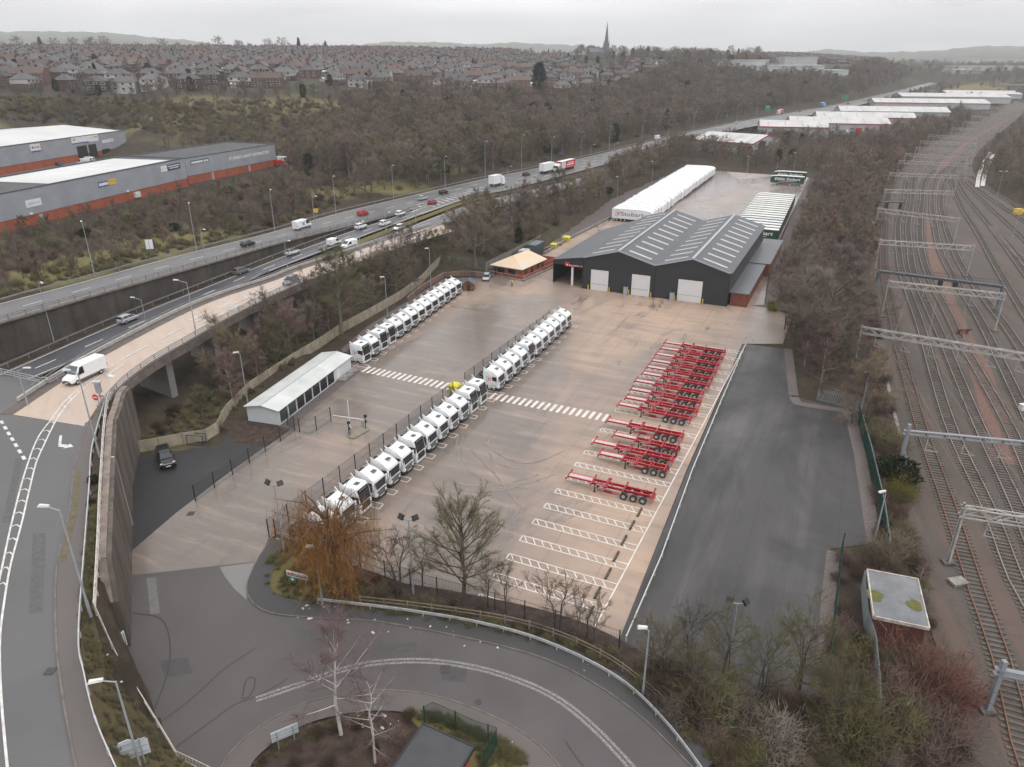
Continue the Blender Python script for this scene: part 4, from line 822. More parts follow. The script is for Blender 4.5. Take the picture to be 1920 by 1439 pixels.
for i,(x,y,c) in enumerate(((1380,232,'silver'),(1500,210,'red'),(1562,201,'white'),(1575,198,'white'),(1620,190,'grey'),(1590,196,'black'))):
    p,t=lineP(MRu,MRl,x,y); car(c,p,0,0,t if i%2 else -t,c+' car far up the motorway, '+ORD[i]+' from the red-roofed unit','hatch',None,GM,1,.06)
# ------------------------------------------------------------------ warehouse (local x across the front, y back from the front wall)
WA=P(1092,541); W1=17.05; W2=16.6; WL=54; EV=7.5; AP=9.85
wr=thing('warehouse','charcoal twin-gabled warehouse with white roller doors and rooflight strips','warehouse',WA,RV)
def gable(x0,x1,y0,y1,ev,ap,mi=0):
    xm=(x0+x1)/2; m=MB(); m.add([(x0,y0,0),(x1,y0,0),(x1,y0,ev),(xm,y0,ap),(x0,y0,ev),(x0,y1,0),(x1,y1,0),(x1,y1,ev),(xm,y1,ap),(x0,y1,ev)],[(0,1,2,3,4),(9,8,7,6,5),(0,4,9,5),(1,6,7,2)]); return m
def slope_slab(m,a,b,c,d,t=.12): # quad with thickness
    a,b,c,d=map(Vector,(a,b,c,d)); n=(b-a).cross(d-a).normalized()*t
    if n.z<0: n=-n
    m.add([a,b,c,d,a+n,b+n,c+n,d+n],[(3,2,1,0),(4,5,6,7),(0,1,5,4),(1,2,6,5),(2,3,7,6),(3,0,4,7)])
def corr(name,base,col2,axis='X',per=1.0):  # profiled sheet: thin ribs
    m,nt,b=nodes(name); v=coords(nt,0); sx=N(nt,'ShaderNodeSeparateXYZ'); nt.links.new(v,sx.inputs[0]); f=noise(nt,v,.2,5,.6)
    fr=math_(nt,'FRACT',math_(nt,'MULTIPLY',sx.outputs[axis],1/per)); j=math_(nt,'LESS_THAN',fr,.18)
    c=mixc(nt,ramp(nt,f,.35,.65),base,col2); c=mixc(nt,math_(nt,'MULTIPLY',j,.30),c,tuple(x*.55 for x in base)); nt.links.new(c,b.inputs['Base Color']); b.inputs['Roughness'].default_value=.45; MATS[name]=m; return m
cladr=corr('charcoal_ribbed',(.021,.023,.027),(.027,.029,.034),'X',.9); roofr=corr('roof_ribbed',(.072,.074,.082),(.058,.060,.068),'Y',1.0)
for i,(x0,x1) in enumerate(((0,W1),(W1+.05,W1+W2))):
    g=gable(x0,x1,0,WL,EV,AP); g.build('wall',cladr,wr); xm=(x0+x1)/2
    for s in (0,1):
        m=MB(); xe=(x0-.35 if i==0 else x0) if s==0 else (x1 if i==0 else x1+.4); ee=EV-(AP-EV)/(W1/2)*(.35 if (i==0 and s==0) or (i==1 and s==1) else 0)
        slope_slab(m,(xm,-.3,AP+.02),(xe,-.3,ee+.02),(xe,WL+.3,ee+.02),(xm,WL+.3,AP+.02)); ro=m.build('roof',roofr,wr)
        for k in range(10):
            y=2.6+k*5.25; t0,t1=.2,.82
            a=Vector((xm+(xe-xm)*t0,y,AP+(ee-AP)*t0+.16)); b=Vector((xm+(xe-xm)*t1,y,AP+(ee-AP)*t1+.16)); q=MB(); q.bar(a,b,.95,.05,0,(0,1,0) if False else (0,0,1)); q.build('rooflight',mat('rooflight',(.46,.46,.45),(.36,.36,.355),.6,.4),ro)
    m=MB(); m.bar((xm,-.32,AP+.17),(xm,WL+.32,AP+.17),.6,.08); m.build('ridge_cap',steel,wr)
    m=MB(); m.bar((xm,-.33,AP+.06),(x0,-.33,EV+.06),.12,.3); m.bar((xm,-.33,AP+.06),(x1,-.33,EV+.06),.12,.3); m.build('verge_trim',greyp,wr)
m=MB(); m.box(W1-.25,W1+.3,-.2,WL+.2,EV-.1,EV+.12); m.build('valley_gutter',blackp,wr)
m=MB(); m.box(W1-.12,W1+.12,-.18,-.003,0,EV); m.box(W1+W2-.1,W1+W2+.08,-.1,.04,0,EV); m.box(-.08,.1,-.1,.04,0,EV); m.build('downpipes',blackp,wr)
rl_=corr('roller_door',(.66,.66,.66),(.6,.6,.6),'Z',.35)
for x0,x1,h in ((2.0,6.3,4.9),(11.9,16.2,4.9),(22.6,28.0,5.0)):
    d=MB(); d.box(x0,x1,-.06,.02,0,h); do=d.build('roller_door',rl_,wr)
    d=MB()
    for k in range(14): d.box(x0+.25+k*(x1-x0-.5)/14,x0+.25+k*(x1-x0-.5)/14+.16,-.075,-.055,1.35,1.6)
    d.build('door_vents',greyp,do)
    d=MB(); d.box(x0-.15,x0,-.09,.02,0,h+.15); d.box(x1,x1+.15,-.09,.02,0,h+.15); d.box(x0-.15,x1+.15,-.09,.02,h,h+.15); d.build('door_frame',clad,wr)
m=MB(); m.add([(-8.4,2.0,5.55),(-.36,-.3,EV-.13),(-.36,WL-4,EV-.13),(-8.4,WL-16,5.55),(-8.4,2.0,5.7),(-.36,-.3,EV+.0),(-.36,WL-4,EV+.0),(-8.4,WL-16,5.7)],[(3,2,1,0),(4,5,6,7),(0,1,5,4),(1,2,6,5),(2,3,7,6),(3,0,4,7)]); m.build('canopy_roof',roofr,wr)
m=MB(); m.add([(-8.4,2.0,5.55),(-.05,-.02,7.3),(-.05,-.02,5.5),(-8.4,2.0,4.6),(-8.4,2.1,5.55),(-.05,.08,7.3),(-.05,.08,5.5),(-8.4,2.1,4.6)],[(0,3,2,1),(4,5,6,7),(0,1,5,4),(3,7,6,2),(0,4,7,3)]); m.build('canopy_front',clad,wr)
m=MB(); m.box(-8.4,-8.25,2,WL-16,0,5.5); m.build('canopy_side',clad,wr)
m=MB(); m.box(-8.2,-.1,WL-16.2,WL-16,0,5.6); m.build('canopy_end_wall',clad,wr)
m=MB(); m.box(-4.9,-.2,.9,1.05,4.7,5.7); so=m.build('canopy_sign',redsign,wr); 
for x0,x1,z0,z1 in ((-4.6,-4.2,4.9,5.2),(-3.9,-3.1,4.9,5.15),(-2.9,-1.4,4.9,5.15),(-1.0,-.6,4.9,5.2),(-2.9,-2.2,5.25,5.5)): m=MB(); m.box(x0,x1,.88,.895,z0,z1); m.build('printed_band',textwhite,so)
for x,y in ((-3.2,1.6),(-3.2,12),(-3.2,24)): m=MB(); m.box(x-.25,x+.25,y-.25,y+.25,0,5.6); m.build('canopy_post',white,wr)
m=MB(); x0=W1+W2+.45; m.box(x0,x0+3.6,1.2,29,0,2.85); m.box(x0,x0+4.6,29.02,WL+4,0,3.0); an=m.build('annexe_wall',brick,wr)
m=MB(); m.box(x0-.4,x0+3.85,1.0,29.1,2.86,3.05); m.build('annexe_roof',roofgrey,wr); m=MB(); m.box(x0-.4,x0+4.85,28.9,WL+4.2,3.02,3.25); m.build('annexe_roof',roofgrey,wr)
for i,x in enumerate((10.8,21.6)):
    b=thing('door_control_cabinet','grey steel cabinet left of the '+('second' if i==0 else 'third')+' roller door','cabinet',WA+V2*x-U2*.7,RV,'cabinets by the roller doors')
    m=MB(); m.box(-.45,.45,-.4,.4,.01,1.9); m.build('body',steel,b); m=MB(); m.box(-.36,.36,-.42,-.4,.15,1.7); m.build('door',greyp,b); m=MB(); m.tube((0,0,1.9),(0,0,2.15),.3,.3,10); m.build('vent',blackp,b)
for i,x in enumerate((1.55,6.75,11.45,16.65,22.15,28.45)):
    b=MB(); b.tube((0,0,.01),(0,0,1.15),.13,.13,10); b.tube((0,0,1.15),(0,0,1.22),.13,.05,10); o=b.build('bollard',yellow2,None,WA+V2*x-U2*.45); tag(o,'yellow steel bollard by the roller doors, '+ORD[i]+' from the left','bollard','yellow bollards by the roller doors')
# ------------------------------------------------------------------ long white cabin
CA,CB,CC=P(465,790),P(525,798),P(659,693); cw=(CB-CA).length; cl=(CC-CB).length
cr=thing('office_cabin','long low white cabin with a shallow gabled roof and green-framed windows','cabin',CB,math.atan2((CC-CB).y,(CC-CB).x))
m=MB(); ev,ap=2.45,2.95   # local x along the long wall, y to the left (away)
m.add([(0,0,.01),(cl,0,.01),(cl,cw,.01),(0,cw,.01),(0,0,ev),(cl,0,ev),(cl,cw,ev),(0,cw,ev),(0,cw*.5,ap),(cl,cw*.5,ap)],[(0,1,5,4),(1,2,6,9,5),(2,3,7,6),(3,0,4,8,7)]); m.build('wall',corr('cabin_panels',(.62,.64,.66),(.55,.57,.58),'X',1.2),cr)
for s in (0,1):
    m=MB(); y=-.3 if s==0 else cw+.3; slope_slab(m,(-.3,cw*.5,ap+.02),(cl+.3,cw*.5,ap+.02),(cl+.3,y,ev-.04),(-.3,y,ev-.04),.08); m.build('roof',mat('cabin_roof',(.56,.57,.56),(.40,.41,.39),.35,.5,lo=.3,hi=.75),cr)
m=MB(); m.box(-.3,cl+.3,cw*.5-.08,cw*.5+.08,ap+.1,ap+.14); m.build('ridge_cap',greyp,cr)
for i in range(7):
    x=.35+i*2.35; w=MB(); w.box(x,x+1.95,-.035,.02,.35 if i<2 else .25,2.2); wo=w.build('window',glassg if i<2 else glass,cr)
    f=MB(); fm=MATS['green_fence'] if i<2 else blackp
    for xx in (x,x+.62,x+1.27,x+1.9): f.box(xx,xx+.06,-.05,-.03,.3,2.2)
    for z in (.3,1.3,2.14): f.box(x,x+1.95,-.055,-.03,z,z+.06)
    f.build('window_frame',fm,wo)
m=MB(); m.box(17.4,18.4,-.04,.02,.2,2.2); m.build('door',white,cr)
m=MB(); m.box(17.2,22.4,-1.5,-.1,.0,.28); m.build('access_ramp',concrete,cr); m=MB()
for x in (17.3,19,20.7,22.3): m.tube((x,-1.45,.28),(x,-1.45,1.3),.04)
m.bar((17.3,-1.45,1.3),(22.3,-1.45,1.3),.06,.06); m.bar((17.3,-1.45,.8),(22.3,-1.45,.8),.05,.05); m.build('handrail',greyp,cr)
struct(ribbon('gravel_margin',[CB+(CB-CC)*.02+V2*.9,CC+V2*.9],2.0,.016,gravel,2))
sheet('gravel_patch',pts([(412,800),(445,782),(470,795),(525,800),(545,806),(500,838),(440,830)]),.02,leaflit)
# ------------------------------------------------------------------ brick gatehouse
OA,OB=P(924,515),P(978,524); ow=(OB-OA).length; orz=math.atan2((OB-OA).y,(OB-OA).x)
og=thing('gatehouse','red brick gatehouse with a pale beige hipped roof','gatehouse',OA,orz); D_=11.5
m=MB(); m.box(0,ow,0,D_,.01,2.55); m.build('wall',brickor,og)
m=MB(); e=.55; m.add([(-e,-e,2.45),(ow+e,-e,2.45),(ow+e,D_+e,2.45),(-e,D_+e,2.45),(ow*.5,3.2,4.7),(ow*.5,D_-1.0,4.7),(-e,-e,2.6),(ow+e,-e,2.6),(ow+e,D_+e,2.6),(-e,D_+e,2.6)],[(0,3,2,1),(0,1,7,6),(1,2,8,7),(2,3,9,8),(3,0,6,9),(6,7,4),(7,8,5,4),(8,9,5),(9,6,4,5)]); rf=m.build('roof',mat('beige_roof',(.62,.46,.30),(.56,.50,.42),.25,.7),og)
m=MB(); m.add([(ow*.62,.75,3.15),(ow*.72,.75,3.15),(ow*.72,1.5,3.65),(ow*.62,1.5,3.65),(ow*.62,.7,3.2),(ow*.72,.7,3.2),(ow*.72,1.45,3.7),(ow*.62,1.45,3.7)],[(0,3,2,1),(4,5,6,7),(0,1,5,4),(1,2,6,5),(2,3,7,6),(3,0,4,7)]); m.build('roof_vent',greensign,rf)
for x in (1.5,4.6): m=MB(); m.box(x,x+2.0,-.05,.02,.95,2.05); wo=m.build('window',glass,og); m=MB(); m.box(x-.08,x,-.08,.0,.87,2.13); m.box(x+2,x+2.08,-.08,0,.87,2.13); m.box(x-.08,x+2.08,-.08,0,2.05,2.13); m.box(x-.08,x+2.08,-.08,0,.87,.95); m.build('window_frame',blackp,wo)
m=MB(); m.box(.35,1.15,-.05,.02,.05,2.1); m.build('door',blackp,og)
for y in (1.6,4.6,7.6): m=MB(); m.box(ow-.02,ow+.05,y,y+1.1,.95 if y!=4.6 else .05,2.05); m.build('window' if y!=4.6 else 'door',glass,og)
m=MB(); m.box(ow+.25,ow+.5,D_-1,D_+5.5,.01,1.9); m.box(-.3,ow+.5,D_+5.5,D_+5.75,.01,1.9); o=m.build('brick_yard_wall',brickor,None,OA,orz); tag(o,'low red brick wall closing the bin yard behind the gatehouse','wall')
rm=thing('ramp_railing','grey handrail and kerb round the gatehouse ramp','railing',OA,orz); m=MB(); m.box(-1.2,ow+1.6,-1.5,-1.2,0,.35); m.box(ow+1.3,ow+1.6,-1.5,D_+3,0,.35); m.build('kerb',concrete,rm); m=MB()
for x in np.linspace(-1,ow+1.4,6): m.tube((x,-1.35,.35),(x,-1.35,1.25),.04)
for y in np.linspace(0,D_+2.5,6): m.tube((ow+1.45,y,.35),(ow+1.45,y,1.25),.04)
m.bar((-1,-1.35,1.25),(ow+1.4,-1.35,1.25),.07,.07); m.bar((ow+1.45,-1.35,1.25),(ow+1.45,D_+2.5,1.25),.07,.07); m.build('rail',steel,rm)
def crate(name,label,cat,base,L,Wd,H,rz,m_,ribs=True,lid=None):
    r=thing(name,label,cat,base,rz); b=MB(); b.box(0,L,0,Wd,.02,H); b.build('body',m_,r)
    if ribs:
        q=MB(); n=int(L/.45)
        for i in range(n+1): x=i*L/n; q.box(x-.06,x+.06,-.04,.0,.15,H-.12)
        q.build('side_ribs',m_,r)
    q=MB(); q.box(-.04,L+.04,-.05,Wd+.04,H,H+.06); q.build('lid',lid or m_,r); q=MB(); q.box(-.03,.0,.15,Wd-.15,.2,H-.2); q.build('doors',m_,r); return r
contm=mat('container_blue_grey',(.085,.105,.12),(.06,.075,.09),.8,.5)
crate('shipping_container','dark blue-grey shipping container beside the gatehouse','container',P(1004,479),6.0,2.5,2.7,RU,contm,True,mat('container_top',(.16,.18,.2),(.07,.08,.09),.6,.5))
crate('storage_box','pale grey steel storage box behind the gatehouse roof','storage box',P(985,487),3.2,2.2,2.2,RU,mat('pale_box',(.42,.44,.43),None,1,.5))
b=P(880,543); sh=thing('timber_shed','small brown timber shed with dark roof at the end of the cab row','shed',b,RV+R(20)); m=MB(); m.add([(-1.2,-1.3,.01),(1.2,-1.3,.01),(1.2,1.3,.01),(-1.2,1.3,.01),(-1.2,-1.3,1.7),(1.2,-1.3,1.7),(1.2,1.3,1.7),(-1.2,1.3,1.7),(0,-1.3,2.5),(0,1.3,2.5)],[(0,1,5,8,4),(1,2,6,5),(2,3,7,9,6),(3,0,4,7)]); m.build('wall',mat('shed_timber',(.20,.09,.045),(.13,.06,.035),2,.8),sh)
m=MB(); slope_slab(m,(0,-1.5,2.52),(1.4,-1.5,1.6),(1.4,1.5,1.6),(0,1.5,2.52),.06); slope_slab(m,(0,-1.5,2.52),(-1.4,-1.5,1.6),(-1.4,1.5,1.6),(0,1.5,2.52),.06); m.build('roof',contm,sh); m=MB(); m.box(-.4,.4,-1.34,-1.29,.05,1.6); m.build('door',blackp,sh)
def bin_(label,px,py,c,s=1.0,name='grit_bin'):
    r=thing(name,label,'bin',P(px,py),RV); b=MB(); b.vloft([(.01,-.5*s,.5*s,.45*s,.1),(.75*s,-.6*s,.6*s,.55*s,.1)]); b.build('body',c,r); b=MB(); b.vloft([(.75*s,-.65*s,.65*s,.6*s,.15),(.95*s,-.5*s,.5*s,.45*s,.2)]); b.build('lid',c,r); return r
bin_('yellow grit bin by the mesh fence at the zebra crossing',853,733,yellow,1.4); bin_('larger yellow bin beside the fence left of the warehouse',1062,453,yellow,1.7); bin_('smaller yellow bin nearer the container',1038,465,yellow,1.4)
sl=thing('salt_bag_pile','pile of brown timber pallets by the left fence near the yellow bins','pallets',P(1048,460),RV); m=MB()
for k in range(5): m.box(-.9,.9,-.6,.6,.02+k*.16,.13+k*.16)
m.build('pallet_stack',mat('pallet_wood',(.34,.22,.11),(.22,.14,.08),3,.9),sl)
# person in a hi-vis vest
pr=thing('person','person in a dark outfit and yellow hi-vis top standing in the yard','person',P(960,538),RV)
def skin(name,vs,es,rad,m,parent):
    me=bpy.data.meshes.new(name); me.from_pydata(vs,es,[]); o=bpy.data.objects.new(name,me); COL.objects.link(o); o.modifiers.new('s','SKIN'); o.modifiers.new('u','SUBSURF').levels=1
    for i,d in enumerate(me.skin_vertices[0].data): d.radius=(rad[i],rad[i]); d.use_root=(i==0)
    me2=bpy.data.meshes.new_from_object(o.evaluated_get(bpy.context.evaluated_depsgraph_get())); bpy.data.objects.remove(o); me2.materials.clear(); me2.materials.append(m); return link(name,me2,parent)
bv=[(0,0,.95),(0,0,1.2),(0,0,1.42),(0,0,1.52),(.01,0,1.66),(0,.2,1.40),(0,.27,1.12),(.04,.26,.86),(0,-.2,1.40),(0,-.27,1.12),(.04,-.26,.86),(0,.1,.9),(.02,.12,.5),(0,.13,.08),(.16,.14,.05),(0,-.1,.9),(.0,-.12,.5),(-.04,-.13,.08),(.12,-.14,.05)]
skin('body',bv,[(0,1),(1,2),(2,3),(3,4),(2,5),(5,6),(6,7),(2,8),(8,9),(9,10),(0,11),(11,12),(12,13),(13,14),(0,15),(15,16),(16,17),(17,18)],[.15,.15,.15,.06,.1,.075,.05,.035,.075,.05,.035,.1,.07,.05,.04,.1,.07,.05,.04],mat('dark_clothes',(.02,.022,.03),None,1,.8),pr)
m=MB(); m.vloft([(1.0,-.16,.17,.20,.06),(1.25,-.17,.18,.22,.06),(1.46,-.13,.14,.24,.06),(1.5,-.08,.09,.12,.03)]); m.build('vest',mat('hi_vis',(.6,.65,.05),None,1,.6),pr)
m=MB(); m.tube((0.01,0,1.68),(0.01,0,1.78),.12,.05,8); m.build('hair',blackp,pr)
# barrier island
bi=thing('barrier_island','concrete kerbed island carrying the two entrance barriers','barrier island',(0,0,0)); mb=MB(); mb.prism([tuple(P(*q))[:2] for q in ((650,818),(654,823),(664,824),(693,807),(690,801),(680,801))],.01,.16); mb.build('kerbed_base',mat('island_concrete',(.25,.22,.16),(.17,.16,.11),1,.9),bi)
for lab,base,up_,tip,nm in (('white barrier arm standing upright on the entrance island',(657,814),True,None,0),('white barrier arm lowered across the incoming lane',(681,800),False,(625,781),1)):
    q=P(*base,.16); r=thing('barrier',lab,'barrier',q,0,'entrance barriers'); m=MB(); m.box(-.25,.25,-.2,.2,0,1.05); m.build('housing',steel,r); m=MB()
    if up_: m.tube((0,.24,.9),(0,.24,5.3),.07,.05,8)
    else:
        t=P(*tip,1.0)-q; m.tube((0,0,1.15),(t.x,t.y,1.0),.07,.05,8)
    m.build('arm',white,r)
for lab,base in (('dark card-reader post at the left end of the barrier island',(655,817)),('dark intercom post at the far end of the barrier island',(686,804))):
    r=thing('reader_post',lab,'post',P(*base,.16),RV); m=MB(); m.tube((0,0,0),(0,0,2.1),.06,.06,8); m.build('pole',blackp,r); m=MB(); m.box(-.1,.25,-.15,.15,1.9,2.3); m.build('camera_head',blackp,r); m=MB(); m.box(.02,.2,-.12,.12,1.0,1.4); m.build('reader',blackp,r)
# ------------------------------------------------------------------ substation and trackside hut
def flathut(name,label,cat,c4_,h,wallm,roofm,edge,fas=.25,z0=0):
    r=thing(name,label,cat,(0,0,0)); c=[Vector((p.x,p.y,0)) for p in c4_]; cen=sum(c,Vector())/4; ins=[p+(cen-p).normalized()*.35 for p in c]
    m=MB(); m.prism([(p.x,p.y) for p in ins],z0,h-fas); m.build('wall',wallm,r); m=MB(); m.prism([(p.x,p.y) for p in c],h-fas,h); ro=m.build('roof',roofm,r)
    m=MB()
    for a,b in zip(c,c[1:]+c[:1]): m.bar(a+Vector((0,0,h-fas/2+.02)),b+Vector((0,0,h-fas/2+.02)),.12,fas+.08)
    m.build('fascia',edge,r); return r,ins
a,b,d=P(793,1357,3.0),P(889,1401,3.0),P(735,1440,3.0); s1,ins=flathut('substation','flat dark-roofed orange brick substation inside a green mesh fence','substation',[a,b,b+(d-a)*1.25,a+(d-a)*1.25],3.0,brickor,mat('felt_roof',(.045,.047,.05),(.06,.06,.063),.6,.8),blackp)
a,b,c_,d=P(1626,1068,3.2),P(1721,1086,3.2),P(1743,1178,3.2),P(1638,1156,3.2); h1,ins=flathut('trackside_hut','derelict red brick hut with a ponded flat roof beside the railway','hut',[a,b,c_,d],3.2,mat('old_brick',(.16,.05,.04),(.09,.035,.03),1.5,.9),mat('ponded_roof',(.17,.175,.18),(.11,.115,.12),.5,.15,lo=.3,hi=.6),mat('peeling_fascia',(.5,.46,.42),(.3,.25,.22),2,.9))
for k,(t,uu) in enumerate((( .08,.55),(.82,.60))):
    q=a.lerp(b,t).lerp(d.lerp(c_,t),uu); m=MB(); n=14; rr=random.Random(k); m.poly([q+Vector((math.cos(2*PI*i/n)*(.55+.35*rr.random()),math.sin(2*PI*i/n)*(.6+.5*rr.random()),.03)) for i in range(n)]); m.build('moss_patch',mat('roof_moss',(.07,.08,.015),(.12,.11,.03),3,.95),h1)
m=MB(); f0=ins[3].lerp(ins[2],.12); f1=ins[3].lerp(ins[2],.36); nrm=(ins[3]-ins[0]).normalized(); m.poly([f0+nrm*.03+Vector((0,0,.9)),f1+nrm*.03+Vector((0,0,.9)),f1+nrm*.03+Vector((0,0,2.3)),f0+nrm*.03+Vector((0,0,2.3))]); m.build('boarded_window',mat('dark_red_board',(.10,.03,.03),None,2,.8),h1)
# ------------------------------------------------------------------ industrial estate on the left
cladl=corr('grey_profiled_cladding',(.30,.315,.345),(.25,.262,.29),'X',1.1); roofl=mat('pale_metal_roof',(.56,.56,.55),(.46,.46,.45),.08,.5,lo=.3,hi=.7); roofd=mat('dark_felt_roof',(.052,.053,.056),(.072,.072,.075),.15,.8)
def unit(name,label,La,Rb,z0,h,depth,brickh,roofm,grp=None,gab=0):
    a=P(*La,z0); b=P(*Rb,z0); L=(b-a).length; rz=math.atan2((b-a).y,(b-a).x); r=thing(name,label,'warehouse',a,rz,grp)
    m=MB(); m.box(0,L,0,depth,-1.5,brickh); m.build('brick_plinth',brickor,r); m=MB(); m.box(-.12,L+.12,-.12,depth+.12,brickh+.01,h); m.build('cladding',cladl,r)
    m=MB()
    if gab: m.add([(0,.1,h+.02),(L,.1,h+.02),(L,depth,h+.02),(0,depth,h+.02),(0,depth/2,h+gab),(L,depth/2,h+gab)],[(0,1,5,4),(2,3,4,5),(1,2,5),(3,0,4)])
    else: m.box(.3,L-.3,.3,depth-.3,h-.3,h+.05)
    ro=m.build('roof',roofm,r); m=MB(); 
    for (x0,x1,y0,y1) in ((-.15,L+.15,-.15,.15),(-.15,L+.15,depth-.15,depth+.15),(-.15,.15,.15,depth-.15),(L-.15,L+.15,.15,depth-.15)): m.box(x0,x1,y0,y1,h+.003,h+.45)
    m.build('parapet',mat('parapet_dark',(.10,.105,.115),None,1,.6),r); return r,L,ro
B1,L1,ro=unit('industrial_unit','long grey-clad industrial unit with orange brick base along the motorway bank',(-120,468),(353,349),8.5,9.3,25,2.7,roofd)
m=MB()
for k in range(5): m.box(L1*.66+k*3.2,L1*.66+k*3.2+1.1,12,22,9.43,9.47)
m.build('rooflights',white,ro)
def sgn(parent,x,z,w,h,m_,txt=None,ts=.8,tm=None,y=-.13):
    q=MB(); q.box(x,x+w,y-.07,y-.002,z,z+h); o=q.build('sign',m_,parent)
    if txt: text(txt,ts,tm or textdark,o,(x+w/2,y-.09,z+h/2),(R(90),0,0))
    return o
def xfrac(px): # position along the unit's front for a photo column
    a=P(-120,468,8.5); b=P(353,349,8.5); best=0
    lo,hi=0.0,1.0
    for _ in range(40):
        m_=(lo+hi)/2; q=a.lerp(b,m_); zc=q.y*cp-(q.z-HCAM)*sp; X=960+FPX*q.x/zc
        if X<px: lo=m_
        else: hi=m_
    return (lo+hi)/2*L1
m=MB(); m.box(xfrac(118),L1-5.5,.6,24,9.36,9.42); m.build('pale_roof_section',roofl,ro)
offw=mat('sign_white',(.68,.7,.7),None,1,.5); palet=mat('faded_strip',(.5,.58,.6),None,1,.5); navy=mat('sign_navy',(.03,.035,.09),None,1,.5); syel=mat('sign_yellow',(.62,.42,.03),None,1,.5); peach=mat('faded_orange',(.6,.3,.16),None,1,.5)
def plate(parent,x,z,w,h,m_,strips=()):   # sign whose print is too small to read: coloured bands only
    o=sgn(parent,x,z,w,h,m_)
    for (fx,fz,fw,fh,mm_) in strips: q=MB(); q.box(x+w*fx,x+w*(fx+fw),-.215,-.201,z+h*fz,z+h*(fz+fh)); q.build('printed_band',mm_,o)
plate(B1,xfrac(58),4.7,xfrac(86)-xfrac(58),1.9,offw,((.1,.35,.8,.3,palet),)); plate(B1,xfrac(193),5.9,xfrac(211)-xfrac(193),1.5,bluesign,((.06,.22,.9,.56,offw),)); plate(B1,xfrac(211.5),6.0,xfrac(225)-xfrac(211.5),1.7,syel,((.15,.55,.7,.25,peach),)); plate(B1,xfrac(309),6.5,xfrac(320)-xfrac(309),1.9,offw,((.15,.4,.7,.12,palet),)); plate(B1,xfrac(320.5),6.5,xfrac(344)-xfrac(320.5),1.9,navy,((.05,.62,.9,.16,offw),(.14,.25,.74,.2,palet)))
for px in (77,): m=MB(); x=xfrac(px); m.box(x,x+1.2,-.08,.02,-.5,2.4); m.build('fire_door',greyp,B1)
for px in (60,240): m=MB(); x=xfrac(px); m.box(x,x+.8,-.5,-.13,2.8,3.3); m.build('wall_lamp',offw,B1)
m=MB(); x=xfrac(252); m.box(x,x+2.2,-1.0,-.13,.6,2.2); m.build('air_conditioner',offwhite,B1)
B2,L2,ro2=unit('industrial_unit','grey-clad carpet warehouse with white lettering at the right end of the bank',(354,345),(519,311),8.5,8.6,24,2.6,roofd)
text("ST JOHN'S CARPET DISTRIBUTORS",1.55,textwhite,B2,(L2*.68,-.16,6.0),(R(90),0,0),bold=.03)
plate(B2,2.5,6.5,9.5,1.2,navy,((.03,.12,.62,.6,offw),(.70,.12,.12,.6,offw),(.85,.12,.12,.6,offw)))
for x in (12.5,34,52): m=MB(); m.box(x,x+1.1,-.08,.02,-.5,2.3); m.build('fire_door',greyp,B2)
B3,L3,ro3=unit('industrial_unit','grey-clad trade unit with pale ribbed roof behind the estate yard',(-150,357),(241,287),9.5,9.8,62,3.0,roofl,None,2.2)
w3=L3/391.0
plate(B3,L3*.68,7.3,16.5,2.6,offw,((.0,.0,.62,.14,bluesign),(.82,.55,.15,.22,peach),(.05,.5,.1,.3,peach))); plate(B3,L3*.47,6.5,5.2,3.0,offw,((.0,.0,1,.16,bluesign),(.4,.45,.5,.25,peach),(.15,.45,.15,.25,bluesign))); plate(B3,L3*.85,6.0,5.2,1.2,offw,((.15,.4,.7,.2,palet),)); plate(B3,L3*.895,6.1,2.6,1.3,offw,((.25,.4,.5,.2,bluesign),))
for x0,x1,h in ((.70,.755,6.2),(.765,.81,6.2)): m=MB(); m.box(L3*x0,L3*x1,-.2,.02,-.5,h); m.build('loading_door',blackp,B3)
for x0,x1 in ((.84,.885),(.93,.965)): m=MB(); m.box(L3*x0,L3*x1,-.25,.02,-.5,3.4); m.build('glazed_entrance',glass,B3)
sheetz('estate_yard',[P(-60,352,8.9),P(0,340,8.9),P(150,312,9.0),P(300,284,9.0),P(280,276,9.3),P(238,289,9.4),P(100,312,9.4),P(-60,340,9.4)],.25,asph_far)
for i,(lab,px,py,kd,col) in enumerate((('white high-roofed van in the estate yard, left of a matching one',158,309,'big','white'),('white high-roofed van in the estate yard, right of a matching one',172,306,'big','white'),('blue car in the estate yard',108,312,'suv','blue'),('black car in the estate yard by the white vans',236,294,'hatch','black'),('white car in the estate yard near the lamp',262,290,'suv','white'),('dark car at the left edge of the estate yard',25,318,'suv','black'),('white car in the estate yard in front of the vans',140,317,'hatch','white'),('silver car in the estate yard, nearest the wood',285,284,'suv','silver'))):
    q=P(px,py,9.3); car(col,Vector((q.x,q.y,9.2)),0,0,(V2 if i%2 else -V2),lab,kd,None,None,1.0,.06)
car('red',P(528,312,8.6),0,0,V2,'red vehicle parked at the end wall of the carpet warehouse','big',None,None,1.0,.02); car('white',P(533,305,8.6),0,0,V2,'white van parked beyond the red vehicle by the carpet warehouse','big',None,None,1.0,.02)
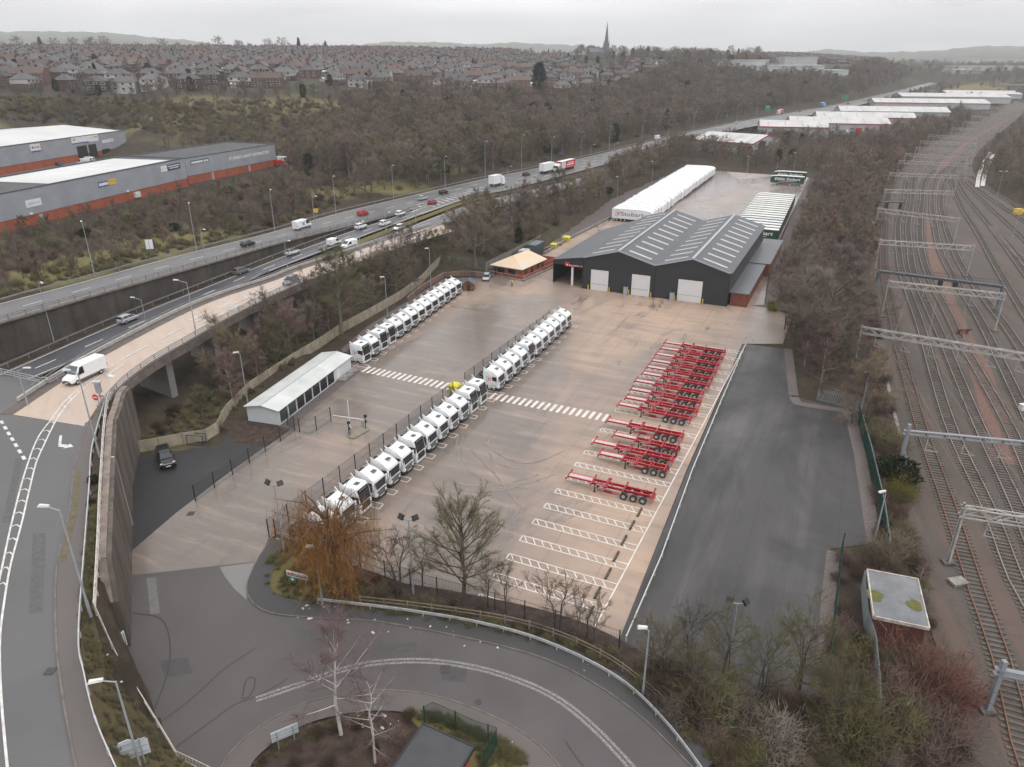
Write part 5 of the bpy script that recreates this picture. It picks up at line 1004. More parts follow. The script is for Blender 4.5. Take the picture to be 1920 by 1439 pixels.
# ------------------------------------------------------------------ white units with red trim beyond the yard
ured=mat('red_trim',(.42,.035,.05),None,1,.5); upale=mat('pale_unit_wall',(.40,.41,.415),(.34,.35,.355),.3,.6); uroof=mat('pale_unit_roof',(.50,.49,.475),(.41,.40,.385),.12,.6)
def redunit(label,px,py,z0,L,Wd,h,rz,trim=ured,ridge=1.3,n=5,dark_doors=0):
    Wd*=1.7; ridge=3.2; z0=max(z0,2.0)
    r=thing('factory_unit',label,'factory unit',P(px,py,z0),rz,'pale factory units by the railway'); m=MB(); m.add([(-L/2,0,-1),(L/2,0,-1),(L/2,Wd,-1),(-L/2,Wd,-1),(-L/2,0,h),(L/2,0,h),(L/2,Wd,h),(-L/2,Wd,h),(-L/2,Wd/2,h+ridge),(L/2,Wd/2,h+ridge)],[(0,1,5,4),(1,2,6,9,5),(2,3,7,6),(3,0,4,8,7)]); m.build('wall',upale,r)
    for s in (0,1): m=MB(); y=-.3 if s==0 else Wd+.3; slope_slab(m,(-L/2-.3,Wd/2,h+ridge+.02),(L/2+.3,Wd/2,h+ridge+.02),(L/2+.3,y,h-.02),(-L/2-.3,y,h-.02),.1); m.build('roof',uroof,r)
    m=MB(); m.box(-L/2-.35,L/2+.35,-.42,-.31,h-.55,h+.1)
    for x in (-L/2-.32,L/2+.32):
        for s in (0,1): m.bar((x,Wd/2,h+ridge-.15),(x,-.3 if s==0 else Wd+.3,h-.25),.1,.6)
    m.build('eaves_trim',trim,r); m=MB()
    for k in range(n): x=-L/2+(k+.5)*L/n; m.bar((x,Wd*.06,h+ridge*.12+.2),(x,Wd*.42,h+ridge*.84+.2),.7,.06)
    m.build('rooflights',greyp,r)
    for k in range(dark_doors): x=-L/2+(k+.6)*L/(dark_doors+.4); m=MB(); m.box(x,x+4,-.08,.02,-1,3.8); m.build('loading_door',ured if trim is ured and k%2 else blackp,r)
    return r
ra=R(-14)
redunit('pale unit with red eaves nearest the rear yard, its gable half hidden by trees',1352,284,2,36,24,5.2,R(-40),n=4,dark_doors=3)
redunit('pale unit with red eaves and a blue sign, second in the line beyond the yard',1487,256,2,44,16,6,ra,n=4,dark_doors=1)
redunit('long pale unit with red eaves behind the blue-signed one',1572,250,2,66,18,6.5,ra,n=6,dark_doors=2)
redunit('low long pale unit with red trim between the wide units',1622,233,2,74,16,5,ra,n=6,dark_doors=2)
redunit('grey-trimmed pale unit with a row of dark loading doors',1675,226,2,86,20,7,ra,greyp,n=7,dark_doors=5)
redunit('pale unit with red eaves behind the grey-trimmed one',1745,205,2,110,26,6,ra,n=7,dark_doors=0)
redunit('far pale unit in front of the grassy embankment',1790,192,2,120,30,6,ra,greyp,n=6)
redunit('farthest pale unit at the foot of the bridge embankment',1845,184,2,90,34,5,ra,greyp,n=5)
q=MB(); q.box(-2,2,-.2,-.05,2.6,4.2); 
for i,(px,py,c,k) in enumerate(((1378,286,'white','small'),(1385,284,'white','big'),(1392,283,'white','small'),(1370,287,'white','small'),(1595,252,'white','big'),(1735,226,'white','big'),(1442,250,'white','small'))): car(c,P(px,py,2),0,0,V2,'white van parked among the pale factory units, '+ORD[i]+' from the left' if i!=4 else 'white van at the corner of the long pale unit',k,None,None,1.0,.3)
# retail park, far sheds, bridge
def farshed(label,px,py,D,L,Wd,h,rz=-.1,m_=None):
    q=PD(px,py,D); q.z=zg1(q.x,q.y); r=thing('far_shed',label,'warehouse',q,rz,'far white sheds'); m=MB(); m.box(-L/2,L/2,0,Wd,-4,h); m.build('wall',m_ or upale,r); m=MB(); m.box(-L/2-.5,L/2+.5,-.5,Wd+.5,h+.02,h+.8); m.build('roof',uroof,r); return r
tealw=mat('pale_green_wall',(.42,.5,.48),None,1,.6)
farshed('low white retail shed, leftmost of the far row above the wood',1390,134,1010,62,40,9,-.1); farshed('long white retail shed, middle of the far row above the wood',1480,136,1010,80,40,10,-.1,tealw); farshed('white retail shed at the right of the far row above the wood',1548,138,1020,52,40,12,-.1,tealw); farshed('taller white block behind the retail sheds',1500,128,1080,40,30,16,-.1)
farshed('far white shed in the valley below the hills',1772,120,2500,150,60,12,-.1); farshed('far white shed in the valley, right of the first',1880,120,2600,220,60,12,-.1); farshed('far white shed nearer the bridge',1860,134,1900,150,50,9,-.1); farshed('small far white shed left of the valley road',1810,137,1800,60,40,8,-.1)
br=thing('road_bridge','grey concrete road bridge over the railway far away','bridge',(0,0,0)); a=PD(1872,160,1400); b=PD(2000,163,1250); m=MB(); m.bar(a,b,9,2.2); m.build('deck',concrete,br); m=MB(); c=a.lerp(b,.18); m.tube(c-Vector((0,0,1)),Vector((c.x,c.y,zg1(c.x,c.y)-1)),1.5,1.5,8); m.build('pier',concrete,br); m=MB(); m.bar(a+Vector((0,-4.3,1.6)),b+Vector((0,-4.3,1.6)),.3,1.0); m.build('parapet',steel,br)
struct(ribbon('pale_track',pts([(1832,352),(1836,328),(1845,305),(1856,286)],.3),1.6,.15,mat('pale_stone',(.5,.48,.46),(.4,.38,.36),1,.9),20)); struct(ribbon('pale_track',pts([(1842,350),(1846,330),(1853,308),(1862,290)],.3),1.6,.15,MATS['pale_stone'],20))
# church
q=PD(1136,106,1000); q.z=zg1(q.x,q.y); ch=thing('church','grey stone church with a tall thin spire on the skyline','church',q,R(20)); stone=mat('grey_stone',(.16,.16,.165),(.11,.11,.115),.2,.9)
m=MB(); m.box(-2.7,2.7,-2.7,2.7,-3,17); m.build('tower',stone,ch); m=MB(); m.tube((0,0,17),(0,0,41),2.7,.1,8); m.build('spire',stone,ch)
for sx_ in (-1,1):
    for sy in (-1,1): m=MB(); m.tube((sx_*2.4,sy*2.4,17),(sx_*2.4,sy*2.4,21),.5,.05,6); m.build('pinnacle',stone,ch)
m=MB(); m.box(-24,-2.72,-5,5,-3,7); m.build('nave',stone,ch); m=MB(); m.add([(-24,-5.4,7),(-2.75,-5.4,7),(-2.75,5.4,7),(-24,5.4,7),(-24,0,12),(-2.75,0,12)],[(0,1,5,4),(2,3,4,5),(1,2,5),(3,0,4)]); m.build('nave_roof',roofgrey,ch)
# ------------------------------------------------------------------ walls, viaduct, barriers
def wallstrip(mb,top,bot,mi=0,t=.45,side=1):
    n=len(top)
    for i in range(n-1):
        d=(top[i+1]-top[i]); k=Vector((d.y,-d.x,0)).normalized()*t*side
        a,b,c,e=top[i],top[i+1],bot[i+1],bot[i]
        mb.add([e,c,b,a,e+k,c+k,b+k,a+k],[(0,1,2,3),(7,6,5,4),(3,2,6,7)]+([(0,3,7,4)] if i==0 else [])+([(1,5,6,2)] if i==n-2 else []))
# wall between the carriageways
n=70; ft=offs(smooth(pp(FCl),n),.75); nb=smooth(pp(NCu),n); top=[];bot=[]
for p in ft:
    q=min(nb,key=lambda v:(v.xy-p.xy).length); z0=min(q.z-.3,p.z-.2); top.append(Vector((p.x,p.y,p.z+.12))); bot.append(Vector((p.x,p.y,z0)))
k=int(n*.93); mb=MB(); wallstrip(mb,top[:k],bot[:k],0,.5,-1)
def stained(name,c1,c2,cs,sc=(1.2,1.2,.06)):
    m,nt,b=nodes(name); v=coords(nt,0,sc); f=noise(nt,v,1.3,6,.65,.2); g=noise(nt,coords(nt,0),.18,5,.6); h=noise(nt,coords(nt,0,(1,1,3)),2.5,4,.7)
    col=mixc(nt,ramp(nt,g,.35,.65),c1,c2); col=mixc(nt,ramp(nt,f,.42,.62,0,.6),col,cs); col=mixc(nt,ramp(nt,h,.5,.75,0,.35),col,tuple(x*.6 for x in c2)); nt.links.new(col,b.inputs['Base Color']); b.inputs['Roughness'].default_value=.9; b.inputs['Specular IOR Level'].default_value=.2; MATS[name]=m; return m
rwm=stained('sooty_wall',(.10,.085,.075),(.06,.053,.046),(.035,.031,.028),(.45,.45,.07)); hwm=stained('streaked_wall',(.165,.135,.115),(.11,.09,.077),(.045,.039,.035),(.5,.5,.06))
rw=thing('retaining_wall','dark streaked retaining wall between the two carriageways','wall'); mb.build('wall_face',rwm,rw)
mb=MB()
for a,b in zip(top[:k],top[1:k]): mb.bar(a+Vector((0,0,.02)),b+Vector((0,0,.02)),.75,.3)
mb.build('coping',mat('coping',(.20,.165,.15),(.12,.10,.09),.8,.9),rw)
def railing(name,label,line,h,rails,sp,m,cat='railing',w=.07,postw=.1,group=None,rail_h=.1,postname='post',maxp=100):
    r=thing(name,label,cat,(0,0,0),0,group); mb=MB()
    for z in rails:
        for a,b in zip(line,line[1:]): mb.bar(a+Vector((0,0,z)),b+Vector((0,0,z)),w,rail_h)
    mb.build('rail',m,r); N_=min(maxp,max(2,int(plen(line)/sp)+1)); q=resample(line,N_)
    src=MB().box(-postw/2,postw/2,-postw/2,postw/2,-.25,h).build(postname,m,r,q[0])
    for p in q[1:]: o=src.copy(); COL.objects.link(o); o.parent=r; o.location=p
    return r
railing('parapet_rail','weathered metal parapet along the top of the dividing wall',[p+Vector((0,0,.15)) for p in top[:k]],1.0,(.35,.65,.98),3.2,mat('parapet_grey',(.17,.165,.155),(.11,.105,.10),1,.6))
def offline(L,d,n,dz=0): return up(offs(smooth(pp(L),n),d),dz)
barm=mat('barrier_grey',(.24,.24,.24),(.16,.155,.15),1.5,.55,.1); barl=mat('barrier_light',(.50,.51,.52),(.38,.38,.38),1.5,.45,.2)
railing('crash_barrier','dark crash barrier along the grass verge of the far carriageway',offline(FCu+MRu[2:],-.9,140),.75,(.62,),4.5,barm,'crash barrier',.08,.12,None,.3)
railing('crash_barrier','thin crash barrier at the foot of the dividing wall',offline(NCu,-1.5,80),.75,(.62,),4,barm,'crash barrier',.08,.12,None,.26)
railing('crash_barrier','crash barrier between the near carriageway and the slip road',offline([(75,708,2.2),(213,648,2.6),(333,594,3.2),(463,531,4.1),(500,513,4.3)],.6,60),.75,(.62,),4,barm,'crash barrier',.08,.12,None,.26)
railing('crash_barrier','crash barrier below the side lane, seen through the trees',offline(S2l,.8,60),.75,(.62,),4,barm,'crash barrier',.08,.12,None,.26)
# slip road viaduct
vd=thing('viaduct','concrete viaduct carrying the beige slip road on tall piers','viaduct'); kk=62
Lq=up(offs(SLL[:kk],-1.9),-.03); Rq=up(offs(SLR[:kk],.75),-.03)
mb=MB()
for i in range(kk-1):
    a,b,c,d=Lq[i],Lq[i+1],Rq[i+1],Rq[i]; dz=Vector((0,0,-1.15)); mb.add([a,b,c,d,a+dz,b+dz,c+dz,d+dz],[(3,2,1,0),(4,5,6,7),(0,1,5,4),(2,3,7,6)]+([(0,4,7,3)] if i==0 else [])+([(1,2,6,5)] if i==kk-2 else []))
mb.build('deck',mat('deck_concrete',(.17,.135,.115),(.09,.075,.066),.8,.9),vd)
mb=MB(); mb.strip(up(SLR[:kk],.02),up(offs(SLR[:kk],.7),.14)); mb.strip(up(offs(SLL[:kk],-1.7),.06),up(SLL[:kk],.015)); mb.build('edge_strip',mat('deck_edge',(.13,.10,.09),(.085,.07,.062),1.2,.9),vd)
for (b,t) in (((305,747),(293,686)),((492,638),(483,587)),((566,600),(560,560)),((420,690),(400,622))):
    g=P(*b,1.2); j=min(range(kk),key=lambda i:(SLR[i].xy-g.xy).length); a=SLR[j]+(SLL[j]-SLR[j]).normalized()*.6; c=SLR[j]+(SLL[j]-SLR[j])*.92; zb=min(zg1(a.x,a.y),1.0)-.5
    mb=MB(); d=(c-a).normalized(); e=Vector((d.y,-d.x,0))*.55
    mb.add([a+e*1-Vector((0,0,1.1)),a-e-Vector((0,0,1.1)),c-e-Vector((0,0,1.1)),c+e-Vector((0,0,1.1))]+[Vector((p.x,p.y,zb)) for p in (a+e,a-e,c-e,c+e)],[(0,1,2,3),(7,6,5,4),(0,4,5,1),(1,5,6,2),(2,6,7,3),(3,7,4,0)]); mb.build('pier',mat('pier_concrete',(.27,.25,.235),(.2,.185,.175),.3,.85),vd)
railing('parapet_rail','light metal parapet on the yard side of the slip road viaduct',up(offs(SLR[2:kk+8],.55),.1),1.1,(.3,.58,.86,1.1),3.4,mat('parapet_light',(.30,.30,.30),(.2,.2,.195),1,.5,.2))
lowb=up(offs(SLL[2:78],-1.7),.1); r=thing('concrete_barrier','pale low barrier along the motorway side of the slip road','barrier'); mb=MB()
for a,b in zip(lowb,lowb[1:]): mb.bar(a+Vector((0,0,.35)),b+Vector((0,0,.35)),.28,.5)
mb.build('beam',mat('pale_barrier',(.42,.40,.38),(.3,.28,.26),1.5,.7),r)
railing('crash_barrier','thin rail above the pale low barrier of the slip road',up(offs(SLL[4:70],-2.1),0),.95,(.9,),4,barm,'crash barrier',.06,.09,None,.14)
# high wall beside the car park
wt=[P(*q) for q in ((262,835),(253,852),(246,885),(239,911),(238,974),(237,1027),(235,1100),(233,1187),(232,1215))]; zt_=[9.0,9.2,9.2,9.2,9.2,9.1,8.9,8.5,5.2]
hw=thing('retaining_wall','tall streaked brown retaining wall holding up the junction above the car park','wall'); T=[Vector((p.x,p.y,z)) for p,z in zip(wt,zt_)]; B=[Vector((p.x,p.y,-.2)) for p in wt]; mb=MB(); wallstrip(mb,T,B,0,.6,-1); mb.build('wall_face',hwm,hw); mb=MB()
for a,b in zip(T,T[1:]): mb.bar(a+Vector((-.2,0,.05)),b+Vector((-.2,0,.05)),.7,.25)
mb.build('coping',mat('coping2',(.25,.2,.17),(.15,.125,.11),1,.9),hw)
# wing wall under the deck start
mb=MB(); a=SLR[1]+(SLR[1]-SLL[1]).normalized()*.7; wallstrip(mb,[a,Vector((wt[0].x,wt[0].y,8.9))],[Vector((a.x,a.y,0)),Vector((wt[0].x,wt[0].y,0))],0,.6,-1); mb.build('abutment',hwm,hw)
mb=MB(); a2=SLL[2]; a1=SLR[2]; wallstrip(mb,[a2-Vector((0,0,.3)),a1-Vector((0,0,.3))],[Vector((a2.x,a2.y,0)),Vector((a1.x,a1.y,0))],0,.6,-1); mb.build('abutment',rwm,hw)
whr=mat('cream_rail',(.56,.53,.48),(.38,.34,.30),2.5,.6); 
l2=[P(a,b,z) for a,b,z in ((212,722,10.1),(200,748,10.1),(193,800,10.1),(189,862,10.1),(185,925,10.1),(182,1000,10.1),(183,980,10.1),(175,1130,10.0))]; l2=[l2[i] for i in (0,1,2,3,4,5,7)]
l2=[Vector((p.x,p.y,p.z-1.1)) for p in l2]
railing('wall_rail','cream three-bar railing along the top of the high wall',smooth(l2,50),1.1,(.4,.75,1.1),2.6,whr)
l3=[Vector((l2[-1].x,l2[-1].y,9.0))]+[P(a,b,z)-Vector((0,0,.9)) for a,b,z in ((220,1230,5.0),(258,1292,2.9),(300,1360,1.5),(330,1410,1.0))]
railing('slope_rail','cream single-bar rail running down the grass slope to the access road',smooth(l3,30),.9,(.5,.9),3.2,whr)
railing('roadside_rail','short cream railing at the bottom left corner of the access road',[P(328,1408,.9)-Vector((0,0,.9)),P(393,1439,.9)-Vector((0,0,.9)),P(440,1470,.9)-Vector((0,0,.9))],.9,(.15,.9),.35,whr,'railing',.05,.04)
l1=[P(a,b,z) for a,b,z in ((196,752,9.75),(182,800,9.75),(171,846,9.75),(167,911,9.75),(160,1000,9.75),(147,1187,9.75),(157,1260,9.75),(177,1343,9.75),(217,1439,9.75),(262,1540,9.75))]; l1=[p-Vector((0,0,.75)) for p in l1]
railing('crash_barrier','light steel crash barrier between the raised footway and the verge',smooth(l1,60),.8,(.68,),3.2,barl,'crash barrier',.08,.12,None,.3)
# grass slope between the barrier and the rail
sa=smooth(l1[4:],20); sb=resample([T[5]-Vector((.8,0,.2)),T[7]-Vector((.8,0,.2)),T[8]-Vector((.7,0,.1))]+[p-Vector((.25,0,.12)) for p in l3[1:]]+[P(420,1480,0),P(520,1560,0)],20)
mb=MB(); mid_=[a.lerp(b,.5)+Vector((0,0,.35)) for a,b in zip(sa,sb)]; mb.strip(up(sa,-.02),mid_); mb.strip(mid_,sb); SLOPE=(sa,mid_,sb); struct(mb.build('grass_slope',mat('slope_grass',(.115,.10,.048),(.095,.065,.045),.6,.95,detail=8,spec=.1)))
sa=smooth(l1[:6],20); sb=resample([Vector((p.x-.55,p.y,8.95)) for p in T[:6]],20); mb=MB(); mb.strip(up(sa,.0),sb); struct(mb.build('verge',leaflit))
railing('bridge_parapet','grey three-bar bridge parapet at the left edge above the carriageway',[P(-60,703,9),P(0,704,9),P(78,722,9)],1.1,(.4,.75,1.1),2.4,steel,'railing')
railing('bridge_parapet','short return of the bridge parapet beside the slip road',[P(78,722,9),P(95,722,9),P(132,700,9)],1.1,(.4,.75,1.1),2.4,steel,'railing')
# loop road barriers
lb=smooth(pts([(597,1133),(700,1145),(800,1159),(900,1177),(1000,1204),(1100,1247),(1180,1297),(1250,1367),(1310,1446),(1345,1500)]),70)
railing('crash_barrier','long light steel crash barrier curving round the outside of the bend',lb,.75,(.62,),2.6,barl,'crash barrier',.08,.1,None,.3)
tb=smooth(pts([(676,1133),(790,1146),(937,1168),(1043,1197),(1147,1247),(1240,1320),(1285,1365)]),60)
railing('timber_fence','two-bar weathered timber fence outside the steel barrier of the bend',tb,1.05,(.55,.95),2.4,timber,'fence',.05,.14,None,.12)
ye=pts([(1163,1200),(1230,1048),(1290,885),(1345,756),(1392,650)]); railing('crash_barrier','pale blue-grey rail along the right edge of the trailer bays',[p+V2*.55 for p in ye],.75,(.6,),3.4,mat('blue_grey_rail',(.42,.46,.47),(.5,.48,.42),.4,.5),'crash barrier',.1,.14,None,.24)
# mesh fences: posts plus fine wires
def meshfence(name,label,line,h,sp=3.0,postm=None,wm=None,ww=.022,ws=.16,group=None,cat='fence'):
    r=thing(name,label,cat,(0,0,0),0,group); mb=MB(); L=plen(line); q=resample(line,max(2,int(L/ws)))
    vs=[];fs=[]
    for p in q:
        b=len(vs); 
        for k in range(3): a=k*2.094; vs.append((p.x+ww*.6*math.cos(a),p.y+ww*.6*math.sin(a),p.z+.05)); vs.append((p.x+ww*.6*math.cos(a),p.y+ww*.6*math.sin(a),p.z+h))
        for k in range(3): j=(k+1)%3; fs.append((b+2*k,b+2*j,b+2*j+1,b+2*k+1))
    me=np_mesh('mesh_panel',vs,fs,wm or wire); link('mesh_panel',me,r)
    mb=MB()
    for z in (.1,h*.5,h-.03):
        for a,b in zip(line,line[1:]): mb.bar(a+Vector((0,0,z)),b+Vector((0,0,z)),.03,.03)
    mb.build('rail',wm or wire,r); N_=min(100,int(L/sp)+1); pq=resample(line,N_); src=MB().box(-.055,.055,-.055,.055,-.2,h+.1).build('post',postm or darkpost,r,pq[0])
    for p in pq[1:]: o=src.copy(); COL.objects.link(o); o.parent=r; o.location=p
    return r
meshfence('mesh_fence','grey mesh fence with dark posts behind the near row of cabs',pts([(505,1008),(850,742)]),2.4,3.1)
meshfence('mesh_fence','grey mesh fence with dark posts behind the middle row of cabs',pts([(872,724),(1030,604)]),2.4,3.1)
meshfence('mesh_fence','mesh fence between the dark car park and the beige concrete',pts([(367,940),(553,808)]),2.3,3.0)
meshfence('mesh_fence','short mesh fence panels and gate at the end of the white cabin',pts([(540,797),(552,808),(582,815),(621,790)]),2.3,2.6)
meshfence('mesh_fence','mesh fence along the front edge of the yard behind the willow',pts([(517,1004),(560,1034),(680,1069),(800,1111),(960,1154),(1100,1197),(1160,1218)]),2.2,3.0)
meshfence('mesh_fence','mesh fence up the left side of the rear yard beside the wood',pts([(1015,450),(1040,432),(1144,368),(1222,337),(1284,310)]),2.4,3.0,ww=.04)
meshfence('mesh_fence','dark green mesh fence round the substation',pts([(797,1364),(813,1355),(837,1365),(893,1391),(932,1404),(908,1446)]),2.3,2.3,green_steel,green_steel,.02,.07)
meshfence('mesh_fence','dark green mesh fence beside the lower part of the tarmac yard',pts([(1577,1035),(1566,1130),(1553,1260)]),2.4,3,green_steel,green_steel,.03,.1)
meshfence('mesh_fence','dark green mesh fence at the upper right of the tarmac yard',pts([(1602,768),(1625,860),(1648,960),(1658,1035)]),2.4,3,green_steel,green_steel,.025,.12)
def palisade(label,line,h=2.3):
    r=thing('palisade_fence',label,'fence',(0,0,0),0,'grey palisade fences'); mb=MB(); L=plen(line); n=int(L/.22); q=resample(line,max(2,n))
    for p in q: mb.box(p.x-.04,p.x+.04,p.y-.04,p.y+.04,p.z+.05,p.z+h)
    mb.build('pales',palis,r); mb=MB()
    for z in (.4,1.9):
        for a,b in zip(line,line[1:]): mb.bar(a+Vector((0,0,z)),b+Vector((0,0,z)),.05,.06)
    mb.build('rail',palis,r)
palisade('grey palisade fence facing the end of the tarmac yard',pts([(1531,752),(1601,770)])); palisade('grey palisade fence running down beside the railway scrub',pts([(1603,772),(1630,870),(1652,970),(1662,1045)])); palisade('grey palisade fence bowing past the derelict hut',pts([(1614,1105),(1620,1180),(1634,1230),(1640,1300),(1642,1350)]))
struct(ribbon('gravel_margin',pts([(1488,745),(1495,757),(1592,772),(1612,850),(1640,1020)]),1.6,.03,gravelp,40,False)); struct(ribbon('gravel_margin',pts([(1565,1035),(1556,1120),(1545,1330)]),1.6,.03,gravelp,20,False)); struct(ribbon('gravel_margin',pts([(1478,655),(1488,742)]),1.5,.03,gravelp,10,False))
# concrete panel fence along the wood
panel=mat('fence_panel',(.37,.32,.235),(.25,.215,.16),.7,.9); paneld=mat('fence_panel_green',(.15,.15,.115),(.10,.10,.08),.7,.9)
def panelfence(label,line,h,m,sp=2.7):
    r=thing('panel_fence',label,'fence',(0,0,0),0,'concrete panel fences'); N_=max(2,int(plen(line)/sp)+1); q=resample(line,N_); mb=MB()
    for a,b in zip(q,q[1:]):
        for k in range(5): mb.bar(a+Vector((0,0,h*(k+.5)/5)),b+Vector((0,0,h*(k+.5)/5)),.07,h/5-.025)
    mb.build('panels',m,r); src=MB().box(-.08,.08,-.08,.08,-.3,h+.05).build('post',mat('panel_post',(.26,.235,.19),None,2,.9),r,q[0])
    for p in q[1:]: o=src.copy(); COL.objects.link(o); o.parent=r; o.location=p
panelfence('pale concrete panel fence round the corner of the car park',pts([(255,850),(300,842),(345,833),(405,824),(418,795)]),1.8,panel)
panelfence('long cream concrete panel fence between the wood and the yard',pts([(418,795),(424,785),(470,737),(547,685),(600,653),(640,625),(700,592),(751,562),(790,533),(812,508),(826,494)]),2.0,panel)
panelfence('dark greenish panel fence at the bend by the gravel bank',pts([(826,494),(868,500),(911,508)]),2.2,paneld); panelfence('grey concrete panel fence behind the gatehouse',pts([(911,508),(950,488),(995,465),(1014,455)]),2.2,mat('panel_grey',(.22,.21,.19),(.15,.145,.13),.7,.9))
o=MB(); a=pts([(765,566),(790,545),(832,520),(870,517),(915,520)]); 
for p,q in zip(a,a[1:]): o.bar(p+Vector((0,0,.6)),q+Vector((0,0,.6)),.35,1.2)
o=o.build('low_wall',mat('stained_pink_wall',(.24,.155,.12),(.12,.08,.065),.6,.9)); tag(o,'low stained pinkish retaining wall in front of the panel fence','wall')
sheet('gravel_bank',pts([(655,690),(640,655),(690,612),(760,568),(830,524),(870,521),(905,522),(862,527),(760,600),(700,640)]),.05,gravel)
sheet('gravel_strip',pts([(1040,462),(1030,442),(1144,370),(1222,339),(1283,312),(1286,316),(1166,412),(1150,406),(1060,452)]),.015,gravel)
a=pts([(1020,478),(1066,450),(1145,410)]); r=thing('kerb_blocks','row of pale concrete blocks along the left edge of the rear yard','barrier'); mb=MB(); q=resample(a,34)
for p,s in zip(q,q[1:]): mb.bar(p+Vector((0,0,.4)),p.lerp(s,.94)+Vector((0,0,.4)),.5,.75)
mb.build('blocks',concrete,r)
sheet('gravel_strip',pts([(1405,573),(1434,572),(1452,470),(1516,334),(1532,340),(1494,465),(1452,575),(1434,577)]),.02,gravel)
# ------------------------------------------------------------------ lamps
def lamp(base,top,z0,label,head='cobra',h=None,arm=1.6,adir=None,group='street lamps along the roads',flip=False):
    b=P(*base,z0) if not isinstance(base,Vector) else base; 
    if h is None:
        # height that carries the top to its traced pixel row
        lo,hi=1.0,18.0
        for _ in range(30):
            m_=(lo+hi)/2; zc=b.y*cp-(b.z+m_-HCAM)*sp; yc=b.y*sp+(b.z+m_-HCAM)*cp
            if 719.5-FPX*yc/zc>top[1]: lo=m_
            else: hi=m_
        h=lo
    r=thing('street_lamp',label,'lamp',b,0,group); m=MB(); m.tube((0,0,-.5),(0,0,1.2),.13,.12,8); m.tube((0,0,1.2),(0,0,h),.10,.055,8); m.build('pole',polemat,r)
    ds=[adir or Vector((-.9,-.3,0))]; 
    if head=='double': ds=[ds[0],-ds[0]]
    for d in ds:
        d=d.normalized(); e=Vector((0,0,h))+d*arm+Vector((0,0,.25)); m=MB(); m.tube((0,0,h-.05),e,.05,.04,6)
        if head=='flood': pass
        else: m.build('arm',polemat,r)
        n=Vector((d.y,-d.x,0)); m=MB(); c=e+d*.3; w=.17;l=.45
        if head=='box': w=.22;l=.4
        m.add([c-d*l-n*w*.6,c+d*l-n*w,c+d*l+n*w,c-d*l+n*w*.6]+[p+Vector((0,0,.16)) for p in (c-d*l-n*w*.5,c+d*l*.8-n*w*.7,c+d*l*.8+n*w*.7,c-d*l+n*w*.5)],[(3,2,1,0),(4,5,6,7),(0,1,5,4),(1,2,6,5),(2,3,7,6),(3,0,4,7)]); m.build('lamp_head',offwhite,r)
    return r
def flood(base,top,label,z0=0):
    r=lamp(base,top,z0,label,'none',None,0); 
    for o in [c for c in r.children if not c.name.startswith('pole')]: bpy.data.objects.remove(o)
    h=r.children[0].dimensions.z-.5; r['label']=label; r['category']='floodlight'; r.name='floodlight_pole'; r['group']='floodlights round the yard'
    m=MB(); m.bar((-.75,.1,h),(.75,-.1,h),.08,.08); m.build('crossbar',polemat,r)
    for s in (-1,1): m=MB(); m.box(-.3,.3,-.12,.12,-.28,.28); o=m.build('lamp_head',blackp,r,(s*.7,-.1*s,h+.3),s*.6); o.rotation_euler=(R(-35),0,s*.7)
# verge lamps of the far carriageway
V_=[((177,515),(163,415)),((368,466),(358,381)),((515,431),(507,356)),((630,401),(627,331)),((738,373),(734,311)),((835,352),(833,294)),((910,334),(909,266)),((978,318),(978,254)),((1034,306),(1035,258)),((1089,294),(1090,248)),((1142,281),(1144,238)),((1203,268),(1204,228)),((1253,255),(1256,218)),((1300,244),(1303,211)),((1343,234),(1346,204)),((1381,227),(1384,197)),((1418,220),(1420,193)),((1453,214),(1455,190))]
for i,(b,t) in enumerate(V_):
    z=8.1 if b[0]<400 else 7 if b[0]<560 else 6.2; lamp(b,t,z,'tall street lamp on the far verge of the motorway, '+ORD[i]+' from the left edge','cobra',None,1.5,Vector((.5,-1,0)))
M_=[((101,640),(72,530),2.2),((391,522),(380,431),3.4),((593,446),(589,369),5.2),((539,500),(530,452),6.4),((677,487),(670,416),6.4),((724,436),(721,399),5.8),((782,458),(779,388),6),((952,338),(947,313),6),((1107,304),(1102,272),6),((1151,291),(1147,269),6)]
for i,(b,t,z) in enumerate(M_): lamp(b,t,z,'street lamp between the carriageways, '+ORD[i]+' from the left','cobra',None,1.5,Vector((.7,-.6,0)))
lamp((275,612),(258,562),3,'curved-neck street lamp behind the pale barrier of the slip road','cobra',None,1.5,Vector((-.9,.2,0))); lamp((367,622),(353,530),8.6,'street lamp on the viaduct parapet of the slip road','cobra',None,1.6,Vector((-1,.2,0))); lamp((187,858),(146,700),9,'tall street lamp by the railing above the car park','cobra',None,.9,Vector((-1,.1,0))); lamp((168,1148),(110,957),9,'tall street lamp on the footway left of the high wall','cobra',None,.9,Vector((-1,.1,0)))
lamp(P(283,1505,3.2),(235,1278),3.2,'foreground street lamp with white head above the grass slope','cobra',None,.8,Vector((-1,-.25,0))); lamp((605,1135),(592,1030),0,'street lamp beside the company sign on the grass corner','box',None,.25,Vector((-1,.1,0))); lamp((1205,1305),(1217,1183),0,'street lamp standing in the barrier on the bend','box',None,.25,Vector((-1,.1,0))); lamp((52,760),(48,695),9,'low lamp column at the left edge by the bridge parapet','cobra',None,.9,Vector((1,.1,0)))
flood((533,1035),(517,910),'twin-headed floodlight pole at the yard entrance, left of the willow'); flood((775,1115),(768,975),'twin-headed floodlight pole between the willow and the tall bare tree'); flood((1370,1215),(1366,1132),'twin-headed floodlight pole sunk among the greenish trees of the tarmac yard')
def pole(base,top,label,z0=0):
    r=lamp(base,top,z0,label,'none',None,.25); r['category']='lamp'; r['group']='slim poles round the yard'
